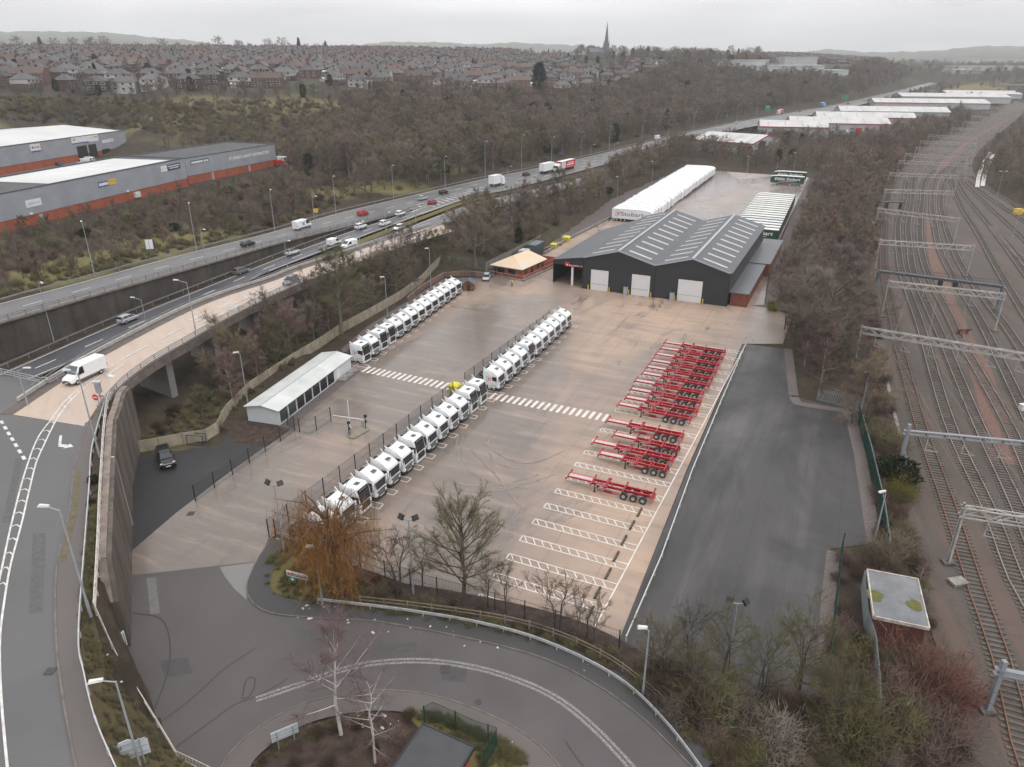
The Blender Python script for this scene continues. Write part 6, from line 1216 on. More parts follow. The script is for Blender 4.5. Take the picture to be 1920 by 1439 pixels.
for b,t,l in (((248,985),(219,862),'slim lamp pole at the foot of the high wall'),((465,758),(450,664),'slim lamp pole behind the white cabin'),((727,597),(723,522),'slim lamp pole behind the row of cabs on the gravel bank'),((808,541),(805,468),'slim lamp pole behind the far end of the gravel-bank cabs'),((1157,372),(1158,333),'slim lamp pole at the left of the white trailers'),((1222,344),(1225,304),'slim lamp pole halfway along the white trailers'),((1400,332),(1404,295),'slim lamp pole at the back of the rear yard'),((1487,327),(1490,288),'slim lamp pole at the back right corner of the rear yard'),((1610,792),(1629,700),'leaning slim pole at the corner of the palisade fence'),((1638,1020),(1658,925),'slim pole on the palisade fence above the hut')): pole(b,t,l)
for b,t,l in (((1865,385),(1883,323),'double-headed lamp in the scrub right of the tracks'),((1898,448),(1913,398),'lamp pole by the yellow platform among the sidings')): lamp(b,t,0,l,'double',None,.8,Vector((1,0,0)))
# ------------------------------------------------------------------ railway gantries
def lattice(mb,a,b,w,h,n):
    a=Vector(a);b=Vector(b);d=(b-a); x=Vector((d.y,-d.x,0)).normalized()*w/2; z=Vector((0,0,h/2)); t=.14
    for s in (-1,1):
        for q in (-1,1): mb.bar(a+x*s+z*q,b+x*s+z*q,t,t)
    for i in range(n):
        p=a+d*i/n; q=a+d*(i+1)/n; k=1 if i%2 else -1
        for s in (-1,1): mb.bar(p+x*s+z*k,q+x*s-z*k,t*.8,t*.8)
        mb.bar(p+x*k+z,q-x*k+z,t*.7,t*.7)
gm=mat('gantry_galvanised',(.40,.38,.355),(.27,.255,.24),.8,.6,.0); gm2=mat('gantry_grey',(.24,.25,.27),None,1,.5,.1)
def gantry(lb,rb,h,label,style='lattice',masts=2,over=1.0):
    a=P(*lb); b=P(*rb); r=thing('railway_gantry',label,'gantry',a,0,'overhead line gantries'); B_=b-a; d=B_.normalized()
    mb=MB(); hb=h-.9
    if style=='lattice': lattice(mb,Vector((0,0,hb))-d*.3,B_+Vector((0,0,hb))+d*.3,.7,1.1,max(6,int(B_.length/1.5)))
    else: mb.bar(Vector((0,0,hb))-d*.5,B_+Vector((0,0,hb)),.45,.12); mb.bar(Vector((0,0,hb-.5))-d*.5,B_+Vector((0,0,hb-.5)),.45,.12); [mb.bar(d*k+Vector((0,0,hb-.5)),d*k+Vector((0,0,hb)),.5,.12) for k in np.arange(0,B_.length,2.2)]
    mb.build('beam',gm if style=='lattice' else gm2,r)
    for k,p in enumerate((Vector((0,0,0)),B_)[:masts]):
        m=MB()
        if style=='lattice': lattice(m,p+d*0+Vector((0,0,-.2)),p+Vector((0,0,h)),.55,.0,1); x=Vector((d.y,-d.x,0))*.28; m.bar(p+x,p+x+Vector((0,0,h)),.22,.16,0,(1,0,0)); m.bar(p-x,p-x+Vector((0,0,h)),.22,.16,0,(1,0,0)); n=8; [m.bar(p+x*(1 if i%2 else -1)+Vector((0,0,h*i/n)),p-x*(1 if i%2 else -1)+Vector((0,0,h*(i+1)/n)),.09,.09) for i in range(n)]
        else: m.bar(p,p+Vector((0,0,h)),.38,.38,0,(1,0,0))
        m.build('mast',gm if style=='lattice' else gm2,r); m=MB(); m.box(p.x-.6,p.x+.6,p.y-.5,p.y+.5,0,.3); m.build('footing',darkcon,r)
    L=B_.length
    for f in np.arange(2.5,L-1,4.2 if L>20 else 3.2):
        m=MB(); p=d*f; m.bar(p+Vector((0,0,hb-.5)),p+Vector((0,0,hb-2.6)),.09,.09,0,(1,0,0)); q=p+Vector((0,0,hb-2.5)); m.bar(q,q+d*1.5+Vector((0,0,-.15)),.06,.06); m.bar(q+Vector((0,0,1.0)),q+d*1.5+Vector((0,0,-.1)),.05,.05); m.build('drop_arm',gm,r)
    return r
G_=[((1850,1335),(2230,1420),5.6,'solid'),((1777,1057),(2200,1130),7.6,'lattice'),((1682,893),(2080,935),7.6,'solid'),((1602,683),(1985,755),7.4,'lattice'),((1652,595),(1864,622),8.2,'lattice'),((1639,507),(1811,520),8.2,'lattice'),((1638,440),(1786,462),8.4,'lattice'),((1651,400),(1775,404),8.6,'lattice'),((1660,366),(1786,372),9,'lattice'),((1679,336),(1806,343),8.4,'lattice'),((1692,321),(1806,331),8.6,'lattice'),((1712,305),(1820,312),8,'lattice'),((1721,291),(1825,297),8,'lattice'),((1737,276),(1828,282),7.6,'lattice'),((1781,262),(1850,267),8,'lattice'),((1803,248),(1868,252),8,'lattice'),((1820,236),(1880,240),8,'lattice'),((1838,226),(1890,229),8,'lattice'),((1856,217),(1900,219),8,'lattice'),((1870,209),(1906,211),8,'lattice')]
for i,(a,b,h,s) in enumerate(G_): gantry(a,b,h,('solid grey' if s=='solid' else 'pale lattice')+' overhead line gantry, '+ORD[i]+' from the camera along the railway',s,2)
sg=P(1639,553); se=P(1868,585); r=thing('signal_gantry','dark signal gantry with walkway just behind a pale lattice gantry','gantry',sg); d=(se-sg); m=MB(); m.bar(Vector((0,0,5.6)),d+Vector((0,0,5.6)),1.3,.5); m.build('walkway',mat('dark_walkway',(.045,.05,.055),(.08,.085,.09),1,.6),r); m=MB()
for z in (6.3,6.9): m.bar(Vector((0,0,z)),d+Vector((0,0,z)),.06,.06); m.bar(Vector((.3,-1.2,z)),d+Vector((.3,-1.2,z)),.06,.06)
m.build('handrail',MATS['dark_walkway'],r)
for p in (Vector((0,0,0)),d): m=MB(); m.bar(p,p+Vector((0,0,5.5)),.5,.5,0,(1,0,0)); m.build('mast',mat('blue_grey_mast',(.13,.16,.2),None,1,.5),r)
for f in (.5,.62): m=MB(); q=d*f; m.box(q.x-.5,q.x+.5,q.y-1.0,q.y-.7,4.0,5.4); m.build('signal_head',blackp,r)
q=P(1646,408); r=thing('signal_bracket','short dark signal bracket over the left tracks near the bend','signal',q); m=MB(); m.bar(Vector((0,0,5.2)),Vector((8,0,5.2)),1.2,.4); m.build('walkway',MATS['dark_walkway'],r); m=MB(); m.bar(Vector((0,0,0)),Vector((0,0,6)),.35,.35,0,(1,0,0)); m.build('mast',gm2,r)
for x in (1.8,6.5): m=MB(); m.box(x-.45,x+.45,-.9,-.6,2.9,5.0); m.build('signal_head',blackp,r)
# contact wires strung between the gantries
for j,f in enumerate((.2,.45,.7)):
    w=MB(); pv=None
    for a,b,h,s in G_[1:12]:
        A_=P(*a);B_=P(*b); L=(B_-A_).length; q=A_+(B_-A_).normalized()*min(L*f,5+j*5.5)+Vector((0,0,h-3.4))
        if pv is not None: w.bar(pv,q,.03,.03); w.bar(pv+Vector((0,0,1.2)),q+Vector((0,0,1.2)),.03,.03)
        pv=q
    o=w.build('overhead_wire',mat('wire_copper',(.16,.15,.14),None,1,.5)); tag(o,['left','middle','right'][j]+' run of overhead contact wires above the main tracks','overhead wire','overhead wires')
bf=thing('buffer_stop','dark red timber buffer stop among the tracks','buffer stop',P(1806,628),R(12)); m=MB(); m.box(-1.5,1.5,-.2,.2,.8,1.2); m.build('beam',mat('buffer_red',(.10,.03,.03),None,1,.8),bf); m=MB(); m.box(-1.0,-.7,-.2,.2,0,.8); m.box(.7,1.0,-.2,.2,0,.8); m.bar((-.85,.9,.1),(-.85,0,.9),.2,.2); m.bar((.85,.9,.1),(.85,0,.9),.2,.2); m.build('frame',railrust,bf)
def cab(label,px,py,w,d,h,m_,z=0): r=thing('trackside_cabinet',label,'cabinet',P(px,py,z),R(12)); m=MB(); m.box(-w/2,w/2,-d/2,d/2,.05,h); m.build('body',m_,r); m=MB(); m.box(-w/2-.06,w/2+.06,-d/2-.06,d/2+.06,h,h+.08); m.build('lid',m_,r)
cab('white trackside cabinet on the bank left of the tracks',1634,428,1.6,1.2,1.7,offwhite); cab('flat pale concrete trough lid beside the nearest track',1795,1095,1.6,1.1,.35,concrete); cab('yellow mesh platform box among the sidings at the right edge',1908,402,2.6,2.0,1.8,yellow2); cab('small white cabinet at the right edge of the tracks',1916,770,.9,.7,1.0,offwhite)
r=thing('cable_trough','pale concrete cable trough beside the overgrown bank','cable trough'); m=MB(); ln=smooth(pts([(1660,700),(1672,760),(1690,830),(1700,880)]),20)
for a,b in zip(ln,ln[1:]): m.bar(a+Vector((0,0,.12)),a.lerp(b,.9)+Vector((0,0,.12)),.5,.22)
m.build('trough_sections',concrete,r)
# ------------------------------------------------------------------ signs
cs=P(560,1100); sr=thing('company_sign','white company sign board with a small green notice below it on the grass corner','sign',cs,R(-19)); m=MB(); m.box(-1.25,1.25,-.04,.04,1.1,1.75); p=m.build('board',white,sr); text('Stobart',.5,textdark,p,(.25,-.055,1.42),(R(90),0,0),sx=1.25,bold=.01)
m=MB(); m.box(-1.1,-.8,-.06,-.041,1.28,1.58); m.build('emblem',orange,p); m=MB(); m.box(-1.05,-.2,-.035,.03,.35,1.05); g=m.build('green_notice',greensign,sr); m=MB(); m.tube((-.62,-.05,.8),(-.62,-.036,.8),.2,.2,12); m.build('notice_emblem',white,g)
for x in (-.9,.9): m=MB(); m.tube((x,.06,-.1),(x,.06,1.7),.04); m.build('post',greyp,sr)
def board(label,base,w,h,z1,rz,m_,z0=0,posts=2,ribs=True,shape=None):
    r=thing('road_sign',label,'sign',P(*base,z0),rz); m=MB()
    if shape: m.prof([(x*w,z1+z*h) for x,z in shape],-.03,.03)
    else: m.box(-w/2,w/2,-.03,.03,z1,z1+h)
    b=m.build('panel',m_,r)
    if ribs: m=MB(); [m.box(-w*.46,w*.46,.031,.07,z1+h*f-.03,z1+h*f+.03) for f in (.2,.5,.8)]; [m.box(-w*.46,w*.46,-.07,-.031,z1+h*f-.03,z1+h*f+.03) for f in (.2,.5,.8)]; m.build('stiffener',greyp,b)
    for x in ((-w*.3,w*.3) if posts==2 else (0,)): m=MB(); m.tube((x,-.09,-.2),(x,-.09,z1+h*.95),.045); m.build('post',polemat,r)
    return r
signback=mat('sign_back',(.50,.53,.55),(.42,.45,.47),1,.5)
board('back of a plain white road sign on the island verge',(538,1398),2.1,1.0,.9,R(30),signback); board('back of a large stepped direction sign on the grass slope',(252,1442),2.4,1.7,1.0,R(25),signback,6.3,2,True,[(-.5,0),(.5,0),(.5,.75),(.25,.75),(.05,1),(-.2,.95),(-.3,.65),(-.5,.6)])
r=board('white and green notice turned away at the foot of the high wall',(236,1230),.9,1.7,.9,R(75),white,0,2,False); r=board('small white sign on the far verge at the left of the motorway',(284,480),1.6,2.2,1.6,R(10),white,8,1,False)
r=board('small yellow sign on the far verge behind the white van',(594,412),1.3,1.2,2,R(10),yellow2,7,1,False)
r=board('large green direction sign beside the motorway, nearer one',(1438,216),4.6,4.6,3,R(-35),greensign,6,2,False); m=MB(); m.box(-1.6,1.6,-.06,-.035,6.3,6.7); m.build('printed_band',textwhite,r); r=board('large green direction sign beside the motorway, farther one',(1583,193),5.5,5,3,R(-35),greensign,7,2,False)
r=board('small blue sign on the motorway verge in front of the wood',(1055,292),1.5,1.8,1.5,R(-10),bluesign,6.5,1,False)
ne=thing('no_entry_sign','round red no-entry sign on a post by the start of the viaduct','sign',P(190,775,9),R(-12)); m=MB(); m.tube((0,0,0),(0,0,2.1),.05); m.build('post',polemat,ne); m=MB(); m.tube((-.25,-.05,2.2),(-.25,-.09,2.2),.42,.42,20); d_=m.build('disc',redsign,ne); m=MB(); m.box(-.53,.03,-.105,-.091,2.13,2.27); m.build('bar',white,d_); m=MB(); m.box(.25,1.0,-.06,-.03,2.3,2.6); m.build('pink_plate',mat('faded_red',(.5,.22,.22),None,1,.5),ne)
sb=thing('signal_cabinet_post','grey equipment pole with a box head beside the no-entry sign','pole',P(192,760,9)); m=MB(); m.tube((0,0,0),(0,0,3.0),.09); m.build('pole',polemat,sb); m=MB(); m.box(-.3,.3,-.25,.25,1.8,3.2); m.build('cabinet',polemat,sb); m=MB(); m.box(-.5,.5,-.2,.2,3.21,3.4); m.build('panel',signback,sb)
fr=thing('goal_frame','dark blue metal frame leaning by the panel fence of the car park','frame',P(367,835),R(-6)); m=MB(); 
for z in (.1,1.5): m.bar((-1.2,0,z),(1.2,0,z),.08,.08); m.bar((-1.2,.8,z),(1.2,.8,z),.08,.08)
for x in (-1.2,1.2):
    for y in (0,.8): m.bar((x,y,0),(x,y,1.5),.08,.08,0,(1,0,0))
m.build('bars',mat('dark_blue_frame',(.03,.05,.1),None,1,.5),fr)
rc=thing('discarded_canopy','bright red object lying in the undergrowth below the viaduct','debris',P(582,614,1.6)); m=MB(); m.vloft([(.2,-.8,.7,.5,.2),(.7,-.6,.8,.4,.2),(.85,-.2,.4,.15,.1)]); m.build('shell',redsign,rc)
# manholes
for i,(px,py,z,w,l) in enumerate(((358,963,.02,.8,'square drain cover on the beige concrete near the entrance'),(835,1255,.02,.9,'square drain cover in the bend beside the worn centre line'),(897,1317,.02,.6,'round dark drain cover near the inner kerb of the bend'),(94,1259,9.02,.7,'dark square drain cover on the junction road'))):
    m=MB(); p=P(px,py,z); 
    if 'round' in l: m.tube(p,p+Vector((0,0,.02)),w/2,w/2,16)
    else: m.box(p.x-w/2,p.x+w/2,p.y-w/2,p.y+w/2,z,z+.02)
    o=m.build('drain_cover',mat('iron_cover',(.035,.032,.032),(.06,.055,.055),5,.7)); tag(o,l,'drain cover')
# worn centre line of the bend
def speck(name,c):   # broken-up paint
    m,nt,b=nodes(name); f=noise(nt,coords(nt,0),8,6,.85); col=mixc(nt,ramp(nt,f,.44,.56),c,(.085,.076,.076)); nt.links.new(col,b.inputs['Base Color']); b.inputs['Roughness'].default_value=.8; return m
wl_=smooth(pts([(480,1312),(560,1285),(650,1254),(720,1242),(800,1240),(880,1250),(960,1272),(1040,1308),(1110,1362),(1180,1435),(1210,1475)]),90)
mb=MB(); mb.strip(up(offs(wl_,-.34),.02),up(offs(wl_,-.08),.02)); mb.strip(up(offs(wl_,.08),.02),up(offs(wl_,.34),.02)); struct(mb.build('worn_centre_line',speck('speckled_paint',(.30,.285,.275))))
# road repairs and cracks
crk=mat('crack_seal',(.05,.045,.044),None,3,.8)
marks('road_cracks',[pts(c) for c in ([(305,1352),(360,1310),(420,1255),(450,1235),(480,1215)],[(330,1402),(400,1350),(440,1322),(480,1306),(520,1286),(540,1272)],[(455,1305),(460,1280),(470,1270),(478,1275),(475,1295),(462,1310),(452,1308)],[(1060,1390),(1080,1420),(1100,1445)],[(250,1150),(300,1160),(318,1200),(315,1260),(290,1330)])],.12,.016,crk,30)
# ------------------------------------------------------------------ vegetation: bare winter trees grown branch by branch
rng=np.random.default_rng(5)
def twigm(name,c,c2,rand=.28,hue=.012):
    k=.80; return mat(name,tuple(x*k for x in c),tuple(x*k for x in c2),.6,.95,0,rand,hue,.08,3)
bark=mat('bark',(.13,.115,.095),(.075,.066,.055),3,.95,0,.2,spec=.1); barkw=mat('birch_bark',(.58,.55,.51),(.40,.37,.34),2.2,.8,0,.1,spec=.2); barkg=mat('mossy_bark',(.14,.14,.085),(.09,.085,.06),3,.95,0,.2,spec=.1)
TW={'brown':twigm('twigs_brown',(.225,.178,.14),(.14,.11,.088)),'grey':twigm('twigs_grey',(.235,.20,.172),(.15,.128,.11)),'red':twigm('twigs_purple',(.225,.15,.135),(.15,.10,.092)),'olive':twigm('twigs_olive',(.165,.16,.08),(.115,.10,.065)),'tan':twigm('twigs_tan',(.24,.19,.13),(.155,.12,.085)),'orange':twigm('twigs_willow',(.50,.225,.075),(.34,.15,.055),.1),'crimson':twigm('twigs_crimson',(.20,.092,.07),(.14,.085,.06),.1),'lime':twigm('twigs_lime',(.165,.155,.072),(.125,.105,.058),.15),
  'ivy':twigm('ivy_leaves',(.030,.042,.018),(.018,.024,.012),.2),'fir':twigm('fir_needles',(.016,.030,.018),(.010,.018,.012),.2),'gorse':twigm('gorse',(.20,.19,.03),(.11,.11,.03),.2),'bramble':twigm('bramble',(.12,.077,.06),(.065,.046,.038),.25)}
def unit_(v): return v/np.maximum(1e-9,np.linalg.norm(v,axis=-1,keepdims=True))
def spikes(b,d,l,w):    # thin three-sided tapering twigs
    n=len(b); d=unit_(d); a=np.cross(d,rng.normal(size=(n,3))); a=unit_(a); c=np.cross(d,a); V=np.empty((n,4,3)); w=np.broadcast_to(np.asarray(w,float),(n,))[:,None]
    for k in range(3): t=2.094*k; V[:,k]=b+(a*math.cos(t)+c*math.sin(t))*w*.5
    V[:,3]=b+d*np.asarray(l)[:,None]; F=np.array([[0,1,3],[1,2,3],[2,0,3]])[None]+(np.arange(n)*4)[:,None,None]
    return V.reshape(-1,3),F.reshape(-1,3)
def tube_np(path,rad,n=4):
    path=np.array(path,float); m=len(path); V=[];F=[]
    for i in range(m):
        d=path[min(i+1,m-1)]-path[max(i-1,0)]; d=d/max(1e-9,np.linalg.norm(d)); a=np.cross(d,[.3,.2,1.0]); a/=max(1e-9,np.linalg.norm(a)); b=np.cross(d,a)
        for k in range(n): t=2*PI*k/n; V.append(path[i]+(a*math.cos(t)+b*math.sin(t))*rad[i])
    for i in range(m-1):
        for k in range(n): j=(k+1)%n; F.append([i*n+k,i*n+j,(i+1)*n+j]); F.append([i*n+k,(i+1)*n+j,(i+1)*n+k])
    return np.array(V),np.array(F)
class Acc:
    def __init__(s): s.V=[];s.F=[];s.n=0
    def add(s,V,F): s.V.append(V); s.F.append(np.asarray(F)+s.n); s.n+=len(V)
    def get(s): return np.concatenate(s.V),np.concatenate(s.F)
def grow(seed,h,r,tr,base,nl,ns,nt,tl,tw,rise=.55,stems=1,droop=0,lean=.04,tip=.25,clump=.8,fine=1.0):
    g=np.random.default_rng(seed); T=Acc(); Cc=Acc(); tb=[];td=[];tll=[]
    for s in range(stems):
        off=np.array([0,0,0.]) if stems==1 else np.append(g.normal(size=2)*r*.16,0); ang=g.uniform(0,6.28); ln=lean if stems==1 else .22*g.uniform(.3,1)
        top=h*(.80 if stems==1 else g.uniform(.55,.85)); pth=[off+np.array([math.cos(ang)*ln*top*t*t+g.normal()*.06*h*.3*t,math.sin(ang)*ln*top*t*t+g.normal()*.06*h*.3*t,top*t-.25*(t==0)]) for t in (0,.2,.4,.6,.8,1)]
        trr=tr/(stems**.5); T.add(*tube_np(pth,[trr*1.25,trr,trr*.82,trr*.6,trr*.38,trr*.14],6)); P_=np.array(pth)
        def at(t): k=min(4,int(t*5)); f=t*5-k; return P_[k]*(1-f)+P_[k+1]*f
        for i in range(max(3,nl//stems)):
            t=base+(1-base)*((i+g.uniform(0,.9))/max(3,nl//stems)); a=i*2.4+g.uniform(-.5,.5); p=at(min(.999,t)); u=(t-base)/(1-base)
            L=r*(.55+.55*math.sin(PI*min(1,.22+.72*u)))*g.uniform(.75,1.15)*(1.0 if u<.85 else .75); el=rise*(.45+.75*u)+g.normal()*.12
            d=np.array([math.cos(a)*math.cos(el),math.sin(a)*math.cos(el),math.sin(el)]); mid=p+d*L*.5+np.array([0,0,L*.05]); end=p+d*L+np.array([0,0,L*(.16-droop*.5)])
            lr=trr*(.42-.22*u); T.add(*tube_np([p,mid,end],[lr,lr*.6,lr*.15],4))
            for j in range(ns):
                q=g.uniform(.25,1); sp=p+(mid-p)*2*q if q<.5 else mid+(end-mid)*(2*q-1); sd=unit_(d+g.normal(size=3)*clump+np.array([0,0,.25-droop])); sl=L*g.uniform(.28,.5)*(1.15-.4*q); se=sp+sd*sl
                Cc.add(*tube_np([sp,se],[max(.018,lr*.28),.012],3)); k=nt; f=g.uniform(.1,1.0,k)[:,None]; bb=sp+(se-sp)*f; dd=unit_(sd)*.8+g.normal(size=(k,3))*.75+np.array([0,0,tip-droop*2.2]); tb.append(bb);td.append(dd);tll.append(tl*g.uniform(.5,1.25,k))
    V,F=spikes(np.concatenate(tb),np.concatenate(td),np.concatenate(tll),tw); Cc.add(V,F); return T.get(),Cc.get()
def leafcloud(seed,h,r,n,size,shape='col'):
    g=np.random.default_rng(seed); z=g.uniform(0.04,1,n); a=g.uniform(0,6.28,n); rr=(1-z*.88)**.8 if shape=='cone' else np.sin(PI*np.clip(z*.9+.07,0,1))**.55
    rad=r*rr*np.sqrt(g.uniform(.25,1,n))*(1+.16*np.sin(a*3+z*9)+.1*g.normal(size=n)); b=np.stack([np.cos(a)*rad,np.sin(a)*rad,z*h],1); d=np.stack([np.cos(a),np.sin(a),np.full(n,.25)],1)+g.normal(size=(n,3))*.6
    return spikes(b,d,size*g.uniform(.6,1.3,n),size*.55)
PROTO={}
def proto(key,nm,tw,bk,gd,**k):
    (tv,tf),(cv,cf)=gd; PROTO[key]=dict(name=nm,h=k.get('h',10),trunk=np_mesh('trunk',tv,tf,bk),crown=np_mesh('crown',cv,cf,tw),full=np_mesh(key,np.concatenate([tv,cv]),np.concatenate([tf,cf+len(tv)]),[bk,tw],None,np.concatenate([np.zeros(len(tf)),np.ones(len(cf))])))
big=dict(nl=18,ns=8,nt=30,tl=.85,tw=.030)
proto('oak1','bare_tree',TW['brown'],bark,grow(1,10,4.2,.24,.25,**big)); proto('oak2','bare_tree',TW['grey'],bark,grow(2,10,3.8,.22,.3,rise=.7,**big)); proto('oak3','bare_tree',TW['brown'],barkg,grow(3,10,4.6,.26,.18,rise=.5,**big)); proto('ash1','bare_tree',TW['grey'],barkg,grow(4,10,2.9,.17,.3,rise=.85,**big)); proto('ash2','bare_tree',TW['olive'],barkg,grow(5,10,3.3,.18,.22,rise=.8,**big))
proto('birch1','birch_tree',TW['red'],barkw,grow(6,10,2.3,.12,.2,nl=20,ns=7,nt=26,tl=.8,tw=.026,rise=.8,droop=.12)); proto('birch2','birch_tree',TW['red'],mat('grey_birch',(.33,.29,.26),(.2,.17,.15),2,.9,0,.2),grow(7,10,2.0,.10,.15,nl=20,ns=7,nt=26,tl=.8,tw=.026,rise=.95))
proto('thick1','bare_tree',TW['red'],bark,grow(8,10,3.3,.2,.12,nl=20,ns=8,nt=27,tl=.9,tw=.029,rise=1.0,stems=4)); proto('thick2','bare_tree',TW['brown'],bark,grow(9,10,3.6,.2,.1,nl=20,ns=8,nt=27,tl=.9,tw=.029,rise=.95,stems=5)); proto('alder','bare_tree',TW['tan'],bark,grow(10,10,3.4,.2,.08,nl=20,ns=8,nt=28,tl=.95,tw=.03,rise=1.0,stems=4))
iv=grow(11,10,2.6,.2,.2,nl=12,ns=5,nt=9,tl=.8,tw=.04,rise=.7); lv=leafcloud(12,8.5,2.2,1500,.5); proto('ivy','ivy_tree',TW['ivy'],bark,(iv[0],(np.concatenate([iv[1][0],lv[0]]),np.concatenate([iv[1][1],lv[1]+len(iv[1][0])]))))
fv=leafcloud(13,10,2.0,2600,.55,'cone'); proto('fir','conifer',TW['fir'],bark,(tube_np([(0,0,-.2),(0,0,9)],[.2,.05],6),fv))
fv=leafcloud(14,10,1.7,2800,.5,'col'); proto('cyp','conifer',TW['fir'],bark,(tube_np([(0,0,-.2),(0,0,9)],[.2,.05],6),fv))
def bush(seed,tw,r=2.1,h=1.9,n=1400,l=.7,w=.034,up=.6):
    g=np.random.default_rng(seed); T=Acc(); b=[];d=[]
    for i in range(20):
        a=g.uniform(0,6.28); e=g.uniform(.15,1.4); L=g.uniform(.35,1.1)*h; ru=r*g.uniform(.5,1.15); q=np.array([math.cos(a)*math.cos(e)*ru,math.sin(a)*math.cos(e)*ru,math.sin(e)*L+.15]); s=np.append(g.normal(size=2)*.2,-.1); T.add(*tube_np([s,s*.5+q*.55,q],[.05,.03,.012],3)); k=n//20; f=g.uniform(.2,1,k)[:,None]; b.append(s+(q-s)*f+g.normal(size=(k,3))*.14*r); d.append(unit_(q)[None]*.7+g.normal(size=(k,3))*.7+np.array([0,0,up*.6]))
    b=np.concatenate(b); b[:,2]=np.maximum(b[:,2],.02); return T.get(),spikes(b,np.concatenate(d),l*g.uniform(.5,1.3,len(b)),w)
for i,(k,t) in enumerate((('b_brown','brown'),('b_red','red'),('b_olive','olive'),('b_tan','tan'),('b_bramble','bramble'),('b_crimson','crimson'),('b_lime','lime'),('b_gorse','gorse'),('b_grey','grey'))): proto(k,'shrub',TW[t],bark,bush(20+i,TW[t]),h=2)
proto('fgreen','bare_tree',twigm('twigs_budding',(.155,.145,.068),(.12,.095,.062),.10),mat('dark_bark',(.07,.058,.048),(.04,.034,.03),3,.95),grow(56,10,4.2,.17,.12,nl=27,ns=10,nt=20,tl=.6,tw=.013,rise=.85,stems=3))
proto('b_ivy','shrub',TW['ivy'],bark,(bush(40,TW['ivy'])[0],leafcloud(41,2.0,1.5,900,.3)),h=2)
def plant(key,loc,sc,rz,label,cat,group,sz=None,kids=True):
    p=PROTO[key]; r=thing(p['name'],label,cat,loc,rz,group); r.scale=(sc,sc,sz or sc); link('trunk',p['trunk'],r); link('crown',p['crown'],r); return r
# places to keep clear of trees
def roadclear(x,y,m):
    d=np.hypot(GRa[:,0]-x,GRa[:,1]-y)-GRa[:,3]
    return d.min()>m
GR2a=np.array(GR2)
FOOT=[]   # footprints of buildings in plan
for o in list(SC.objects):
    if o.parent is None and o.type=='EMPTY' and o.get('category') in ('warehouse','factory unit','cabin','gatehouse','hut','substation','church'):
        M=Matrix.Translation(o.location)@o.rotation_euler.to_matrix().to_4x4(); xs=[]
        for c in o.children:
            if c.type=='MESH' and c.name.split('.')[0] in ('wall','brick_plinth','nave','canopy_side'): xs+= [M@c.matrix_local@Vector(v) for v in c.bound_box]
        if xs:
            loc=[M.inverted()@v for v in xs]; x0,x1=min(v.x for v in loc),max(v.x for v in loc); y0,y1=min(v.y for v in loc),max(v.y for v in loc); FOOT.append((M.inverted(),x0,x1,y0,y1))
def clear(x,y,m):
    for Mi,x0,x1,y0,y1 in FOOT:
        v=Mi@Vector((x,y,0))
        if x0-m<v.x<x1+m and y0-m<v.y<y1+m: return False
    return True
def proj(v):
    zc=v.y*cp-(v.z-HCAM)*sp; yc=v.y*sp+(v.z-HCAM)*cp; return 960+FPX*v.x/zc,719.5-FPX*yc/zc,zc
rr=random.Random(11); TREES=[]; SHRUBS=[]
grid={}
def free(x,y,r):
    k=(int(x//6),int(y//6))
    for i in range(-2,3):
        for j in range(-2,3):
            for (a,b,q) in grid.get((k[0]+i,k[1]+j),()):
                if (a-x)**2+(b-y)**2<(.5*(r+q))**2: return False
    grid.setdefault(k,[]).append((x,y,r)); return True
def scatter(poly,n,sp,kinds,smin,smax,label,group,dest,rc=3.0,bc=2.0,slip=5.0,flatten=1.0,keep=1.0):
    xs=[p[0] for p in poly]; ys=[p[1] for p in poly]; px=np.array([rr.uniform(min(xs),max(xs)) for _ in range(n)]); py=np.array([rr.uniform(min(ys),max(ys)) for _ in range(n)]); ok=inpoly(px,py,poly); ks=[k for k,_ in kinds]; ws=[w for _,w in kinds]
    for a,b in zip(px[ok],py[ok]):
        q=hit(a,b)
        if q is None: continue
        s=rr.uniform(smin,smax)
        if not roadclear(q.x,q.y,rc) or not clear(q.x,q.y,bc): continue
        if slip and np.hypot(GR2a[:,0]-q.x,GR2a[:,1]-q.y).min()<slip+3: continue
        if not free(q.x,q.y,sp*(.8+.4*rr.random())*(s/((smin+smax)/2))**.5): continue
        if rr.random()>keep: continue
        dest.append((proj(q)[2]/s,rr.choices(ks,ws)[0],q,s,rr.uniform(0,6.28),label,group))
mixwood=[('oak1',3),('oak2',3),('oak3',2),('ash1',3),('ash2',2),('birch1',.5),('birch2',1.5),('thick1',1.5),('thick2',2.5),('alder',1),('ivy',.5)]
# slender belt under the viaduct
scatter([(425,772),(480,725),(547,675),(640,613),(751,552),(826,487),(905,470),(1000,420),(1100,382),(1200,336),(1284,302),(1280,284),(1180,316),(1080,350),(980,381),(880,414),(800,445),(700,500),(600,560),(500,640)],16000,4.4,[('oak1',2),('oak3',2),('ash1',3),('ash2',3),('thick2',3),('thick1',2),('alder',2),('birch2',1.5)],.68,1.15,'bare tree in the belt between the slip road and the yard fence','trees of the belt below the slip road',TREES,3.2,3,4.0)
scatter([(1120,340),(1190,303),(1280,275),(1335,266),(1340,288),(1284,302),(1180,345),(1100,384)],3000,4.6,[('oak1',2),('oak3',2),('ash1',2),('thick2',2),('alder',1),('ash2',1.5)],.68,1.1,'bare tree in the belt between the motorway and the white trailers','trees of the belt by the white trailers',TREES,3,3,0)
scatter([(300,800),(400,720),(470,668),(545,655),(470,730),(420,790)],400,5,[('alder',2),('thick2',2),('ash2',1)],.3,.6,'small bare tree in the litter-strewn corner under the viaduct','trees under the viaduct',TREES,3,2,5)
